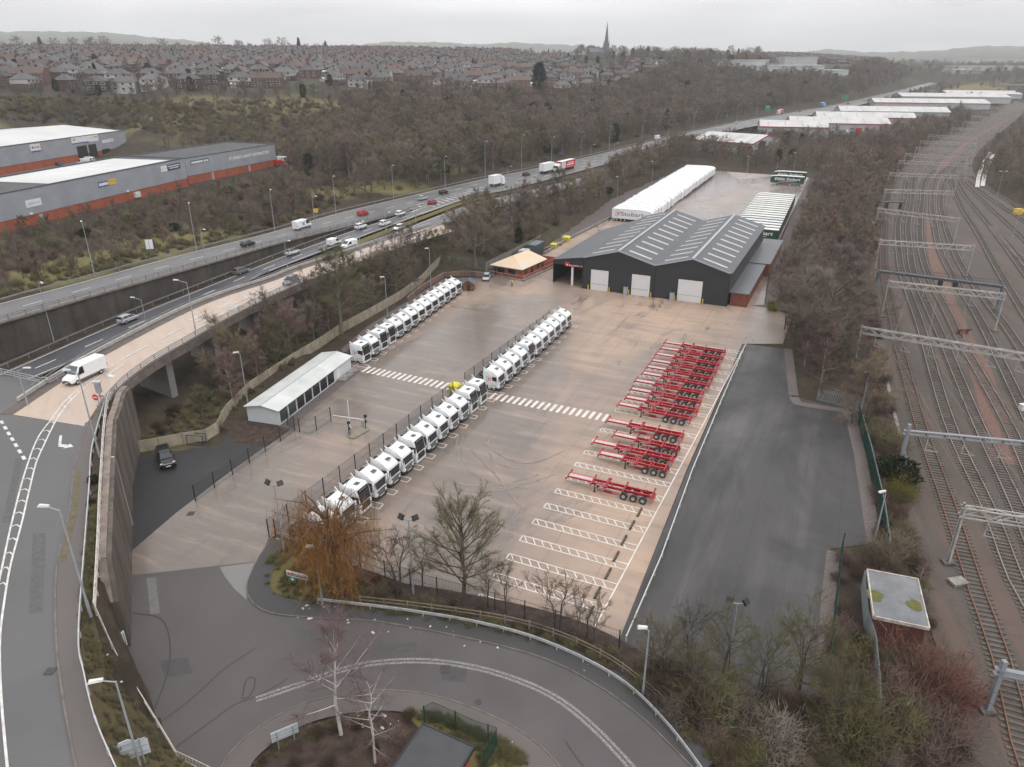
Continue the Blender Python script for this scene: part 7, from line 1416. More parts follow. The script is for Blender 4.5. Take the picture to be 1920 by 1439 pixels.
# verge below the industrial units
vs_=[(0,452),(130,420),(260,395),(400,362),(530,330),(600,330),(700,345),(640,380),(500,428),(320,470),(160,512),(0,552)]
scatter(vs_,2600,3.9,[('thick2',3),('thick1',2),('oak3',1),('ash2',2),('alder',1.5),('birch2',1)],.28,.62,'bare tree on the bank below the industrial units','trees on the motorway bank',TREES,4.0,1.5,0)
scatter(vs_,4200,2.1,[('b_brown',3),('b_bramble',3),('b_olive',2),('b_red',1.5),('b_ivy',.6),('b_tan',1)],.5,1.3,'leafless scrub bush on the bank below the industrial units','bushes on the motorway bank',SHRUBS,2.5,.8,0)
# big wood beyond the motorway
scatter([(540,318),(640,380),(750,362),(900,322),(1040,296),(1200,258),(1440,206),(1600,180),(1700,158),(1706,140),(1650,122),(1590,140),(1500,152),(1300,138),(1230,150),(1180,172),(1080,192),(1000,188),(930,200),(850,184),(700,188),(650,205),(630,260)],22000,6.0,mixwood,.95,1.65,'bare winter tree in the wood beyond the motorway','trees of the wood beyond the motorway',TREES,4,3,0)
scatter([(620,375),(750,350),(900,310),(1040,285),(1200,248),(1200,258),(1040,298),(900,326),(750,366),(640,384)],1500,3.2,[('b_brown',3),('b_bramble',2),('b_olive',2),('b_tan',1)],.9,1.9,'leafless bush along the edge of the motorway wood','bushes along the motorway wood',SHRUBS,3,2,0)
# rough slope below the houses
rs=[(0,228),(60,222),(240,240),(330,268),(440,280),(545,312),(640,250),(650,205),(560,198),(420,198),(200,195),(0,196)]
scatter(rs,4200,7.8,[('thick2',3),('thick1',3),('oak2',1.5),('ash2',2),('birch2',2),('alder',1.5),('oak3',1.5),('birch1',.7)],.45,.95,'bare tree on the rough slope below the houses','trees on the slope below the houses',TREES,4,3,0)
scatter(rs,5000,4.2,[('b_brown',3),('b_bramble',3),('b_olive',2),('b_red',2),('b_tan',2)],.6,1.8,'leafless bush on the rough slope below the houses','bushes on the slope below the houses',SHRUBS,4,3,0)
scatter([(300,300),(420,282),(545,312),(600,330),(620,300),(520,255),(330,268)],500,6.5,[('thick1',2),('thick2',2),('birch2',1)],.4,.75,'bare tree behind the industrial units','trees behind the units',TREES,4,2,0)
# belt beside the railway
belt=[(1482,640),(1446,565),(1492,470),(1535,345),(1560,300),(1640,262),(1720,238),(1800,208),(1826,228),(1746,266),(1672,335),(1640,405),(1626,470),(1620,560),(1618,640),(1604,700),(1540,722),(1496,700)]
scatter(belt,12000,3.9,[('thick1',4),('birch2',2),('birch1',1),('thick2',4),('oak1',1.5),('oak2',1.6),('alder',1.8)],.58,1.08,'purple-brown bare tree in the overgrown belt beside the railway','trees of the railway belt',TREES,4,2.5,0)
scatter([(1530,345),(1560,300),(1640,262),(1700,250),(1640,330),(1600,420),(1560,520),(1470,540)],500,4.2,[('thick1',4),('thick2',1),('birch2',1)],.35,.6,'thin purple-brown sapling in the belt beside the railway','saplings of the railway belt',TREES,4,2.5,0)
scatter([(1336,302),(1290,292),(1330,270),(1400,262),(1480,262),(1560,262),(1570,300),(1530,325),(1420,320)],900,5.4,[('oak1',3),('oak3',3),('ash1',2),('ivy',.8),('birch1',.6),('thick2',2)],.6,.95,'bare tree behind the rear yard','trees behind the rear yard',TREES,3,3,0)
scatter([(1210,300),(1300,268),(1400,246),(1500,224),(1620,200),(1740,166),(1800,172),(1770,182),(1660,198),(1560,214),(1480,226),(1420,242),(1310,278),(1290,298)],2200,6,mixwood,.6,1.05,'bare tree between the motorway and the pale factory units','trees before the factory units',TREES,3.5,3,0)
scatter([(1430,262),(1560,256),(1650,240),(1740,215),(1800,200),(1740,238),(1640,262),(1560,275)],700,6,[('oak3',2),('thick1',3),('thick2',2)],.5,.8,'bare tree at the edge of the factory units','trees beside the factory units',TREES,3,3,0)
scatter([(1836,340),(1836,300),(1880,255),(1930,215),(2000,230),(2020,460),(1930,402),(1886,370)],900,5.0,[('oak3',2),('thick1',2),('thick2',3),('ash2',1),('oak1',1)],.4,.8,'bare tree right of the railway','trees right of the railway',TREES,3,2,0)
# scrub at the bottom right
sc_=[(1664,790),(1700,1000),(1742,1180),(1782,1300),(1792,1439),(1340,1439),(1270,1370),(1180,1275),(1200,1240),(1545,1335),(1575,1050),(1644,1046),(1640,900),(1622,800)]
scatter(sc_,4200,1.6,[('b_bramble',5),('b_brown',3),('b_red',3),('b_olive',1.6),('b_tan',1.5),('b_grey',1.2),('b_ivy',.5),('b_lime',.7)],.5,1.05,'low tangled shrub in the scrub beside the railway','scrub at the bottom right',SHRUBS,1,.9,0)
scatter([(1625,640),(1618,560),(1626,470),(1640,410),(1650,420),(1638,500),(1640,600),(1660,720),(1640,760),(1610,745)],400,2.2,[('b_red',3),('b_bramble',4),('b_tan',1)],.5,1.0,'low shrub on the bank left of the tracks','shrubs on the railway bank',SHRUBS,1,1,0)
scatter([(1444,566),(1495,465),(1520,380),(1508,470),(1470,590),(1440,590)],160,1.6,[('b_gorse',4),('b_olive',1)],.5,.9,'yellowish shrub by the gravel right of the warehouse','yellow shrubs by the warehouse',SHRUBS,1,.5,0)
scatter([(520,1030),(560,1040),(680,1078),(800,1118),(960,1162),(1100,1205),(1165,1240),(1160,1262),(1050,1205),(900,1165),(760,1135),(640,1125),(560,1100)],500,1.6,[('b_bramble',4),('b_brown',2),('b_olive',1)],.25,.5,'low brambles under the front trees of the yard','brambles under the front trees',SHRUBS,1,.5,0)
scatter([(450,1439),(560,1380),(690,1345),(790,1350),(730,1439)],260,1.5,[('b_bramble',5),('b_red',2),('b_olive',.6)],.25,.5,'low brambles on the island verge','brambles on the island',SHRUBS,1,.8,0)
scatter([(300,795),(330,760),(400,720),(480,660),(560,610),(700,540),(820,482),(800,500),(700,575),(600,640),(500,712),(425,785),(400,820),(330,828),(262,845)],5000,1.9,[('b_bramble',5),('b_brown',2),('b_ivy',1.2),('b_olive',1)],.35,.8,'low undergrowth below the viaduct','undergrowth below the viaduct',SHRUBS,2.2,1,2)
scatter([(1176,1255),(1240,1262),(1345,1292),(1545,1335),(1640,1330),(1792,1400),(1792,1439),(1345,1439),(1255,1355)],900,3.0,[('thick2',4),('fgreen',1.2),('thick1',2),('alder',2),('birch2',1)],.26,.5,'small bare tree in the thicket at the bottom right','thicket trees at the bottom right',TREES,1,1,0)
scatter([(1662,790),(1700,1000),(1742,1180),(1700,1240),(1660,1180),(1668,1050),(1650,900),(1630,810)],260,3.4,[('thick1',3),('alder',1),('birch2',1)],.2,.36,'small bare tree in the strip between the palisade and the tracks','thicket trees at the bottom right',TREES,1,1.2,0)
scatter([(320,790),(400,735),(480,668),(560,612),(640,560),(600,600),(480,700),(400,790),(330,822)],2500,3.4,[('alder',2),('thick2',3),('ash2',1.5),('thick1',1)],.3,.7,'small bare tree in the shade beside the viaduct','trees under the viaduct',TREES,2.5,1,2)
scatter([(880,462),(905,492),(1000,450),(1040,425),(1090,396),(1144,361),(1222,331),(1284,304),(1270,292),(1180,325),(1060,378),(960,424)],3500,3.9,[('thick2',3),('oak3',2),('ash1',1.5),('alder',1.5),('thick1',1.5),('ivy',.4)],.5,.9,'bare tree just outside the rear yard fence','trees outside the rear yard fence',TREES,2.5,1.5,3)
scatter([(860,478),(905,492),(1000,450),(1040,425),(1090,396),(1144,361),(1222,331),(1284,304),(1270,294),(1180,325),(1060,378),(960,424)],2500,2.2,[('b_brown',3),('b_bramble',3),('b_olive',1),('b_ivy',.6)],.7,1.4,'leafless bush outside the rear yard fence','bushes outside the rear yard fence',SHRUBS,2,1,3)
scatter([(-20,166),(250,168),(640,174),(640,184),(250,182),(-20,182)],2200,6.5,[('oak1',2),('oak2',2),('thick2',3),('ivy',1.0),('ash1',1),('birch2',1)],.5,1.05,'bare tree along the garden ends of the hilltop houses','trees along the garden ends',TREES,3,4,0)
scatter([(1680,880),(1745,1180),(1790,1300),(1800,1439),(1755,1439),(1735,1300),(1685,1100),(1660,900)],900,1.2,[('b_bramble',5),('b_brown',3),('b_red',2),('b_tan',1.5)],.35,.8,'low shrub along the ballast edge of the railway','shrubs along the ballast edge',SHRUBS,1,.4,0)
scatter([(1622,460),(1640,410),(1662,345),(1668,350),(1646,420),(1634,500),(1634,600),(1664,760),(1700,900),(1680,900),(1640,760),(1614,600)],1500,1.5,[('b_bramble',5),('b_brown',3),('b_red',3),('b_tan',1)],.4,.9,'low shrub along the ballast edge of the railway','shrubs along the ballast edge',SHRUBS,1,.4,0)
# trees among the houses and along the skyline
town=[(0,170),(250,170),(640,178),(860,176),(1040,172),(1160,165),(1230,140),(1260,110),(1200,98),(900,99),(500,98),(0,98)]
scatter(town,2200,21,[('oak1',2),('oak2',2),('oak3',2),('ash1',1),('ivy',2),('fir',.8)],.5,1.0,'tree among the houses on the hill','trees among the houses',TREES,3,4,0)
scatter([(0,97),(400,97),(900,98),(1300,103),(1420,112),(1420,104),(1300,99),(900,96),(400,95),(0,95)],1500,13,[('oak1',3),('oak3',3),('oak2',2),('fir',.3)],.9,2.0,'tall bare tree on the skyline','trees on the skyline',TREES,3,4,0)
scatter([(1080,130),(1180,128),(1260,140),(1330,132),(1420,128),(1440,118),(1320,104),(1180,100),(1080,104)],1600,11,[('oak1',3),('oak3',3),('oak2',3),('ivy',1)],.9,1.5,'bare tree on the wooded rise below the church','trees below the church',TREES,3,6,0)
scatter([(1600,128),(1640,135),(1720,150),(1760,150),(1920,160),(2000,150),(2000,128),(1800,122),(1700,120)],1600,13,[('oak1',3),('oak3',3),('thick2',2),('ivy',.6)],.8,1.5,'bare tree in the far valley','trees of the far valley',TREES,4,4,0)
scatter([(1750,152),(1760,180),(1830,195),(1880,178),(1860,160),(1800,165)],500,9,[('thick1',3),('thick2',2)],.6,.9,'bare tree beside the far embankment','trees by the far embankment',TREES,4,4,0)
# single trees that stand out
def hand(key,b,t,label,name=None,z=0.0,wide=1.0,cat='tree',tmat=None,cmat=None):
    p=P(*b,z); lo,hi=.5,25
    for _ in range(30):
        m_=(lo+hi)/2
        if proj(p+Vector((0,0,m_)))[1]>t: lo=m_
        else: hi=m_
    s=lo/PROTO[key]['h']*1.0; r=plant(key,p,s*wide,rr.uniform(0,6.28),label,cat,None,s)
    if name: r.name=name
    return r
def own(key,nm,tw,bk,gd): proto(key,nm,tw,bk,gd)
own('fore1','bare_tree',twigm('twigs_foreground',(.215,.20,.115),(.15,.13,.085),.05),mat('dark_bark',(.07,.058,.048),(.04,.034,.03),3,.95),grow(51,10,3.3,.17,.26,nl=34,ns=12,nt=26,tl=.55,tw=.014,rise=.92,clump=.5,tip=.5))
own('fore2','bare_tree',twigm('twigs_dark',(.11,.088,.07),(.07,.056,.046),.05),MATS['dark_bark'],grow(52,10,3.2,.17,.18,nl=20,ns=9,nt=20,tl=.5,tw=.012,rise=.8,stems=2,lean=.1)); own('fore3','bare_tree',TW['brown'],MATS['dark_bark'],grow(53,10,2.6,.13,.22,nl=18,ns=9,nt=20,tl=.5,tw=.012,rise=.9,stems=2))
own('fbirch','birch_tree',twigm('twigs_birch',(.25,.185,.175),(.18,.13,.122),.05),barkw,grow(54,10,3.3,.115,.34,nl=15,ns=12,nt=34,tl=.7,tw=.0085,rise=1.0,clump=.55,droop=.05)); own('fbirch2','birch_tree',MATS['twigs_birch'],barkw,grow(55,10,2.0,.085,.2,nl=18,ns=8,nt=22,tl=.55,tw=.008,rise=.5))
def willow():
    g=np.random.default_rng(60); T=Acc(); Cc=Acc(); T.add(*tube_np([(0,0,-.2),(.1,.1,2),(.2,0,4.2),(.1,.2,6.2)],[.34,.27,.2,.08],7)); b=[];d=[];l=[]
    for i in range(34):
        a=i*2.4; t=g.uniform(.35,1); p=np.array([.15,.1,2+4.2*t]); L=g.uniform(2.4,4.4)*(1.15-.35*t); e=np.array([math.cos(a)*L,math.sin(a)*L,g.uniform(.6,2.2)]); m_=p+e*.5+np.array([0,0,.5]); q=p+e; T.add(*tube_np([p,m_,q],[.075,.04,.012],4))
        for j in range(20):
            f=g.uniform(.15,1); s=p+(m_-p)*2*f if f<.5 else m_+(q-m_)*(2*f-1); s=s+g.normal(size=3)*.25; n=7; z0=s[2]; ln=min(g.uniform(1.6,4.2),max(.6,z0-.2)); drop=[s+np.array([g.normal()*.12*k,g.normal()*.12*k,-ln*k/4]) for k in range(5)]; Cc.add(*tube_np(drop,[.007]*5,3)); k=7; h_=g.uniform(0,1,k); b.append(s+np.stack([g.normal(size=k)*.12,g.normal(size=k)*.12,-ln*h_],1)); d.append(np.stack([g.normal(size=k)*.4,g.normal(size=k)*.4,-np.ones(k)],1)); l.append(g.uniform(.4,1.0,k))
    V,F=spikes(np.concatenate(b),np.concatenate(d),np.concatenate(l),.017); Cc.add(V,F); return T.get(),Cc.get()
own('willow','willow_tree',TW['orange'],mat('willow_bark',(.11,.07,.04),(.06,.042,.03),3,.95),willow()); PROTO['willow']['h']=7.6
hand('willow',(632,1118),930,'orange-twigged weeping willow overhanging the last lorry cabs',None,0,.98)
hand('fore1',(872,1142),928,'tall bare tree with greenish twig tips in front of the yard'); hand('fore2',(745,1118),968,'twisted dark bare tree between the willow and the tall bare tree'); hand('fore3',(795,1100),985,'thin bare tree just left of the tall bare tree'); hand('fore3',(912,1140),1010,'slim bare tree just right of the tall bare tree',None,0,.9); hand('fore3',(950,1150),1030,'bare twin-stemmed tree by the front fence, second right of the tall one',None,0,.8); hand('fore2',(1043,1186),1052,'dark bare tree in front of the hatched bays'); hand('fore3',(1085,1196),1075,'slight bare tree at the front of the hatched bays, right of the dark one',None,0,.8); hand('fore3',(1115,1212),1085,'leaning bare tree by the front right corner of the yard',None,0,.7)
hand('fbirch',(640,1378),1158,'forked white-stemmed birch on the island verge',None,0,1.05); hand('fbirch2',(704,1432),1228,'slender white birch with side twigs on the island verge',None,0,1.0)
hand('fgreen',(1355,1278),1128,'budding greenish tree at the lower edge of the tarmac yard, left one',None,0,.85); hand('fgreen',(1498,1300),1122,'budding greenish tree at the lower edge of the tarmac yard, right one',None,0,.95)
for i,(b,t) in enumerate((((1425,1320),1160),((1300,1335),1190),((1560,1372),1210))): hand('fgreen',b,t,'greenish thicket tree at the foot of the tarmac yard, '+ORD[i]+' of three',None,0,.95)
hand('fgreen',(1240,1290),1150,'budding greenish tree beside the lamp on the bend',None,0,.8); hand('fore3',(1215,1255),1115,'bare brown tree left of the lamp on the bend',None,0,.9); hand('fore2',(1290,1270),1125,'pale bare tree near the corner of the tarmac yard',None,0,.8)
hand('alder',(432,722),598,'rounded tan willow bush growing through the viaduct parapet',None,1.2,1.25); hand('ash2',(640,622),462,'greenish bare tree rising in front of the slip road',None,2.0,1.1); hand('birch2',(1535,742),600,'grey bare tree with pale trunk above the palisade fence',None,0,1.2); hand('oak2',(1545,690),505,'large pale bare tree in the railway belt beside the tarmac yard',None,0,1.2); hand('ash1',(1505,640),490,'large pale bare tree in the railway belt beside the warehouse gravel',None,0,1.1); hand('ash1',(1560,600),450,'large pale bare tree farther up the railway belt',None,0,1.0); hand('alder',(1615,790),655,'tan bush behind the palisade fence',None,0,1.1)
hand('birch1',(1722,1100),1105-55,'red-twigged birch sapling right of the derelict hut'); hand('cyp',(1011,178),118,'tall dark columnar conifer in front of the houses','conifer',PD(1011,178,590).z,1.25); hand('oak1',(890,500),365,'bare tree in front of the motorway, left of the gatehouse wood',None,3,1.0); hand('ash2',(905,470),352,'greenish bare tree against the motorway above the gatehouse',None,3,1.0); hand('ash1',(985,425),350,'grey bare tree against the motorway lorries',None,3.5,1.0)
for b,s,k,l in (((1718,1290),2.3,'b_crimson','crimson-stemmed dogwood clump below the derelict hut'),((1765,1320),1.9,'b_crimson','smaller crimson-stemmed clump right of the big one'),((1690,1330),1.9,'b_red','mauve leafless shrub left of the crimson clump'),((1600,1400),2.0,'b_lime','lime-stemmed shrub below the gravel strip'),((1690,1390),1.6,'b_lime','small lime-stemmed shrub under the crimson clump'),((1445,1395),1.7,'b_grey','pale grey spiky shrub in front of the budding trees'),((1740,1420),2.0,'b_red','mauve leafless shrub at the bottom right'),((1680,905),1.7,'b_ivy','dark green shrub beside the palisade fence'),((1660,840),1.8,'b_olive','greenish shrub by the palisade fence corner'),((1690,935),1.3,'b_gorse','golden shrub beside the railway scrub'),((1676,1040),1.4,'b_tan','tan shrub above the derelict hut'),((1650,1062),1.5,'b_tan','tan shrub on the corner of the derelict hut'),((177,905),.42,'b_ivy','dark evergreen shrub behind the footway barrier'),((174,950),.36,'b_ivy','small evergreen shrub below the footway barrier'),((1345,1330),1.8,'b_olive','dense olive shrub at the lower edge of the tarmac yard'),((1290,1330),1.7,'b_bramble','dark brown shrub above the bend barrier')):
    z=9 if b[0]<200 else 0; plant(k,P(*b,z),s,rr.uniform(0,6.28),l,'shrub',None)
# individuals: the largest in view; everything else is one wood and one scrub
TREES.sort(key=lambda t:t[0]); SHRUBS.sort(key=lambda t:t[0])
CATL={'birch1':'white-stemmed birch','birch2':'slender grey birch','ivy':'dark ivy-clad tree','fir':'dark conifer','ash2':'greenish bare tree','alder':'tan bare tree','fgreen':'greenish budding tree'}
def lab(key,label):
    if key in CATL:
        for w_ in ('purple-brown bare tree','small bare tree','bare winter tree','thin purple-brown sapling','tall bare tree','bare tree','tree'):
            if label.startswith(w_): return CATL[key]+label[len(w_):]
    return label
NT=252; NS=230
for d,k,q,s,rz,l,g in TREES[:NT]: plant(k,q,s,rz,lab(k,l),'tree',g)
for d,k,q,s,rz,l,g in SHRUBS[:NS]: plant(k,q,s,rz,l,'shrub',g)
def mass(name,items,label):
    keys=sorted({i[1] for i in items}); me=bpy.data.meshes.new(name); me.from_pydata([tuple(i[2]) for i in items],[],[])
    for nm,tp,vals in (('rot','FLOAT',[i[4] for i in items]),('sc','FLOAT',[i[3] for i in items]),('idx','INT',[keys.index(i[1]) for i in items])): a=me.attributes.new(nm,tp,'POINT'); a.data.foreach_set('value',vals)
    o=link(name,me); ng=bpy.data.node_groups.new(name,'GeometryNodeTree'); ng.interface.new_socket('Geometry',in_out='INPUT',socket_type='NodeSocketGeometry'); ng.interface.new_socket('Geometry',in_out='OUTPUT',socket_type='NodeSocketGeometry'); nd=ng.nodes; L=ng.links
    gi=nd.new('NodeGroupInput'); go=nd.new('NodeGroupOutput'); jo=nd.new('GeometryNodeJoinGeometry'); iop=nd.new('GeometryNodeInstanceOnPoints'); iop.inputs['Pick Instance'].default_value=True
    for k in reversed(keys):
        po=bpy.data.objects.new('source_'+k,PROTO[k]['full']); oi=nd.new('GeometryNodeObjectInfo'); oi.inputs['Object'].default_value=po; oi.inputs['As Instance'].default_value=True; L.new(oi.outputs['Geometry'],jo.inputs[0])
    L.new(jo.outputs[0],iop.inputs['Instance']); L.new(gi.outputs[0],iop.inputs['Points'])
    def at(n,t): a=nd.new('GeometryNodeInputNamedAttribute'); a.data_type=t; a.inputs['Name'].default_value=n; return [x for x in a.outputs if x.enabled and x.name=='Attribute'][0]
    cx=nd.new('ShaderNodeCombineXYZ'); L.new(at('rot','FLOAT'),cx.inputs['Z']); L.new(cx.outputs[0],iop.inputs['Rotation']); L.new(at('sc','FLOAT'),iop.inputs['Scale']); L.new(at('idx','INT'),iop.inputs['Instance Index']); L.new(iop.outputs[0],go.inputs[0])
    md=o.modifiers.new('scatter','NODES'); md.node_group=ng; o['kind']='stuff'; o['label']=label; return o
if len(TREES)>NT: mass('woodland',TREES[NT:],'bare winter woodland covering the hillside beyond the motorway')
if len(SHRUBS)>NS: mass('scrub',SHRUBS[NS:],'leafless scrub and brambles on the banks')
print('TREES',len(TREES),'SHRUBS',len(SHRUBS))
gt=twigm('dry_grass',(.19,.165,.085),(.12,.11,.05),.25); TG=[]
for i in range(3): proto('tuft%d'%i,'tuft',gt,bark,bush(70+i,gt,r=.5,h=.4,n=240,l=.42,w=.022,up=1.2),h=.4)
def tufts(poly,n,s0,s1):
    xs=[p[0] for p in poly]; ys=[p[1] for p in poly]
    for _ in range(n):
        a,b=rr.uniform(min(xs),max(xs)),rr.uniform(min(ys),max(ys))
        if not inpoly(np.array([a]),np.array([b]),poly)[0]: continue
        q=hit(a,b,.05)
        if q is None or not clear(q.x,q.y,.6): continue
        TG.append((0,'tuft%d'%rr.randrange(3),q+Vector((0,0,.04)),rr.uniform(s0,s1),rr.uniform(0,6.28)))
tufts([(512,1024),(494,1080),(508,1114),(590,1136),(700,1150),(900,1180),(1040,1212),(1150,1262),(1160,1225),(1000,1190),(800,1125),(640,1080),(575,1030)],1500,.5,1.3); tufts([(750,1335),(840,1345),(960,1400),(1000,1439),(900,1439),(830,1370)],900,.4,1.0); tufts([(470,1420),(560,1372),(690,1335),(730,1340),(690,1352),(570,1395),(480,1439)],300,.3,.8); tufts([(0,560),(320,475),(500,432),(640,384),(640,372),(500,418),(320,458),(0,538)],2200,.8,2.0); tufts([(250,835),(330,780),(470,672),(600,585),(600,640),(440,770),(330,828)],900,.6,1.5); tufts([(1664,790),(1700,1000),(1742,1180),(1792,1439),(1345,1439),(1260,1370),(1545,1335),(1644,1046)],2200,.7,1.6); tufts([(0,225),(240,238),(420,275),(640,250),(650,192),(0,182)],1500,1.5,3.5)
for _ in range(420):
    i=rr.randrange(18); f=rr.random(); a=[c[i].lerp(c[i+1],f) for c in SLOPE]; t=rr.uniform(.06,1.94); q=a[0].lerp(a[1],t) if t<1 else a[1].lerp(a[2],t-1); TG.append((0,'tuft%d'%rr.randrange(3),q,rr.uniform(.3,.9),rr.uniform(0,6.28)))
mass('grass_tufts',TG,'tufts of dry grass on the verges and rough ground')
# wind-blown litter
lt=MB()
for k in range(170):
    q=rr.choice(([(520,1090),(640,1150),(760,1170),(900,1195),(1100,1262)],[(165,1190),(185,1260),(215,1340),(250,1420)],[(560,1140),(620,1150)],[(640,1350),(760,1340),(960,1400)],[(1300,1420),(1500,1400),(1700,1330)]))
    i=rr.randrange(len(q)-1); f=rr.random(); px=q[i][0]*(1-f)+q[i+1][0]*f+rr.gauss(0,14); py=q[i][1]*(1-f)+q[i+1][1]*f+rr.gauss(0,10); p=hit(px,py,.1)
    if p is None: continue
    z=.14 if p.z<1 else .1; s=abs(rr.gauss(.06,.05))+.04; a=rr.uniform(0,6.28); v=Vector((math.cos(a)*s,math.sin(a)*s,0)); n=Vector((-v.y,v.x,0))*.6; b=p+Vector((0,0,z)); lt.add([b-v-n,b+v-n,b+v+n,b-v+n,b+Vector((0,0,s*.7))],[(0,1,4),(1,2,4),(2,3,4),(3,0,4),(3,2,1,0)])
o=lt.build('litter',mat('litter_white',(.6,.6,.58),(.4,.4,.38),5,.7)); o['kind']='stuff'; o['label']='scraps of white litter along the verges'
# ------------------------------------------------------------------ houses on the hill
rh=random.Random(23)
hroof=[mat('slate_roof',(.088,.08,.082),(.062,.057,.058),.4,.7,0,.22),mat('brown_tile_roof',(.115,.078,.066),(.08,.058,.05),.4,.8,0,.2),mat('grey_tile_roof',(.108,.104,.103),(.078,.076,.076),.4,.8,0,.2)]
hbrick=[mat('house_brick',(.15,.075,.06),(.105,.057,.049),.8,.9,0,.25),mat('dark_house_brick',(.085,.06,.055),(.06,.045,.042),.8,.9,0,.2)]; hrend=mat('white_render',(.46,.45,.43),(.34,.33,.315),.4,.8,0,.15); hpane=mat('house_pane',(.03,.034,.04),None,1,.15); hframe=mat('white_frame',(.62,.62,.61),None,1,.5)
def house_meshes(kind,L,Wd,ev,rd,wm,rm,rend):
    W=MB(); W.box(-L/2,L/2,-Wd/2,Wd/2,-1.5,ev,0)
    if kind=='gable': W.add([(-L/2,-Wd/2,ev),(-L/2,Wd/2,ev),(-L/2,0,ev+rd),(L/2,-Wd/2,ev),(L/2,Wd/2,ev),(L/2,0,ev+rd)],[(0,2,1),(3,4,5)])
    Rf=MB(); e=.4
    if kind=='gable':
        for s in (-1,1): slope_slab(Rf,(-L/2-.2,0,ev+rd+.03),(L/2+.2,0,ev+rd+.03),(L/2+.2,s*(Wd/2+e),ev-.2),(-L/2-.2,s*(Wd/2+e),ev-.2),.14)
    else:
        k=Wd/2; Rf.add([(-L/2-e,-Wd/2-e,ev-.05),(L/2+e,-Wd/2-e,ev-.05),(L/2+e,Wd/2+e,ev-.05),(-L/2-e,Wd/2+e,ev-.05),(-L/2+k,0,ev+rd),(L/2-k,0,ev+rd)],[(3,2,1,0),(0,1,5,4),(1,2,5),(2,3,4,5),(3,0,4)])
    Ch=MB()
    for x in ([0] if kind!='gable' else [-L*.25,L*.25]): Ch.box(x-.55,x+.55,-.35,.35,ev+rd-.6,ev+rd+1.2)
    wins=[]; n=max(2,int(L/3.4))
    for s in (-1,1):
        for k in range(n):
            x=-L/2+L*(k+.5)/n
            for z in (.9,3.4): wins.append((x,s*(Wd/2),z,s))
    return W,Rf,Ch,wins
PRO=[('hip',13,8.5,5.1,3.1,hbrick[0],hroof[0],False,'hipped red brick semi'),('hip',13.5,9,5.0,3.2,hbrick[1],hroof[2],True,'hipped semi with pale upper floor'),('hip',12.5,9,5.2,3.0,hbrick[1],hroof[0],False,'hipped dark brick semi'),('gable',19,8,5.2,3.3,hbrick[0],hroof[1],False,'gabled red brick terrace'),('gable',13,8,5.1,3.4,hrend,hroof[0],False,'gabled white-rendered house'),('hip',13,8.6,5.1,3.0,hrend,hroof[2],False,'hipped white-rendered semi')]
PRO=[(a,b*.97,c*.97,d,e,f,g,h_,i) for (a,b,c,d,e,f,g,h_,i) in PRO]
HM=[]
for (kd,L,Wd,ev,rd,wm,rm,rend,nm) in PRO:
    W,Rf,Ch,wins=house_meshes(kd,L,Wd,ev,rd,wm,rm,rend); F=MB(); F.v=list(W.v);F.f=list(W.f);F.m=[0]*len(W.f)
    for src,mi in ((Rf,1),(Ch,2)): b=len(F.v); F.v+=src.v; F.f+=[tuple(i+b for i in f) for f in src.f]; F.m+=[mi]*len(src.f)
    for (x,y,z,s) in wins: F.box(x-1.0,x+1.0,y-.05,y+.05,z,z+1.35,3); F.box(x-.8,x+.8,y+s*.03-.04,y+s*.03+.04,z+.15,z+1.2,4)
    if rend: F.box(-L/2-.04,L/2+.04,-Wd/2-.04,Wd/2+.04,2.7,ev-.1,5)
    me=bpy.data.meshes.new('house'); me.from_pydata(F.v,[],F.f); [me.materials.append(m) for m in (wm,rm,hbrick[1],hframe,hpane,hrend)]; me.polygons.foreach_set('material_index',F.m)
    def mm(mb,m): 
        q=bpy.data.meshes.new('part'); q.from_pydata(mb.v,[],mb.f); q.materials.append(m); return q
    wf=MB(); wf.box(-1.0,1.0,-.05,.05,0,1.35); wp=MB(); wp.box(-.8,.8,-.09,.09,.15,1.2); rb=MB(); rb.box(-L/2-.04,L/2+.04,-Wd/2-.04,Wd/2+.04,2.7,ev-.1); dr=MB(); dr.box(-.5,.5,-.06,.06,-.6,1.6)
    HM.append(dict(full=me,wall=mm(W,wm),roof=mm(Rf,rm),chim=mm(Ch,hbrick[1]),win=mm(wf,hframe),pane=mm(wp,hpane),rend=mm(rb,hrend) if rend else None,door=mm(dr,mat('house_door',(.2,.2,.2),None,1,.5)),wins=wins,L=L,W=Wd,nm=nm))
tz=[([(-40,172),(250,173),(430,168),(650,176),(760,160),(860,176),(1000,174),(1100,170),(1170,164),(1200,150),(1170,138),(1080,128),(1060,112),(940,102),(700,97),(300,96),(-40,96)])]
def hz_spots(poly,th,dx,dy,wts,xr,yr,jit=1.5):
    c,s=math.cos(th),math.sin(th); out=[]
    i0=-int(1600/dx)
    for i in range(i0,-i0):
        for j in range(-int(1600/dy),int(1600/dy)):
            u=i*dx+rh.uniform(-jit,jit)+(j%2)*dx*.3; v=j*dy+rh.uniform(-jit,jit)+12*math.sin(i*.21+j*.5); x=u*c-v*s-150; y=u*s+v*c+800
            if y<420 or not(xr[0]<math.degrees(math.atan2(x,y))<xr[1]) or not(yr[0]<math.hypot(x,y)<yr[1]): continue
            q=Vector((x,y,zg1(x,y))); a=proj(q)
            if inpoly(np.array([a[0]]),np.array([a[1]]),poly)[0] and rh.random()<.9: out.append((a[2],q,th+(PI if rh.random()<.5 else 0)+rh.uniform(-.06,.06)+(PI/2 if rh.random()<.14 else 0)))
    return out
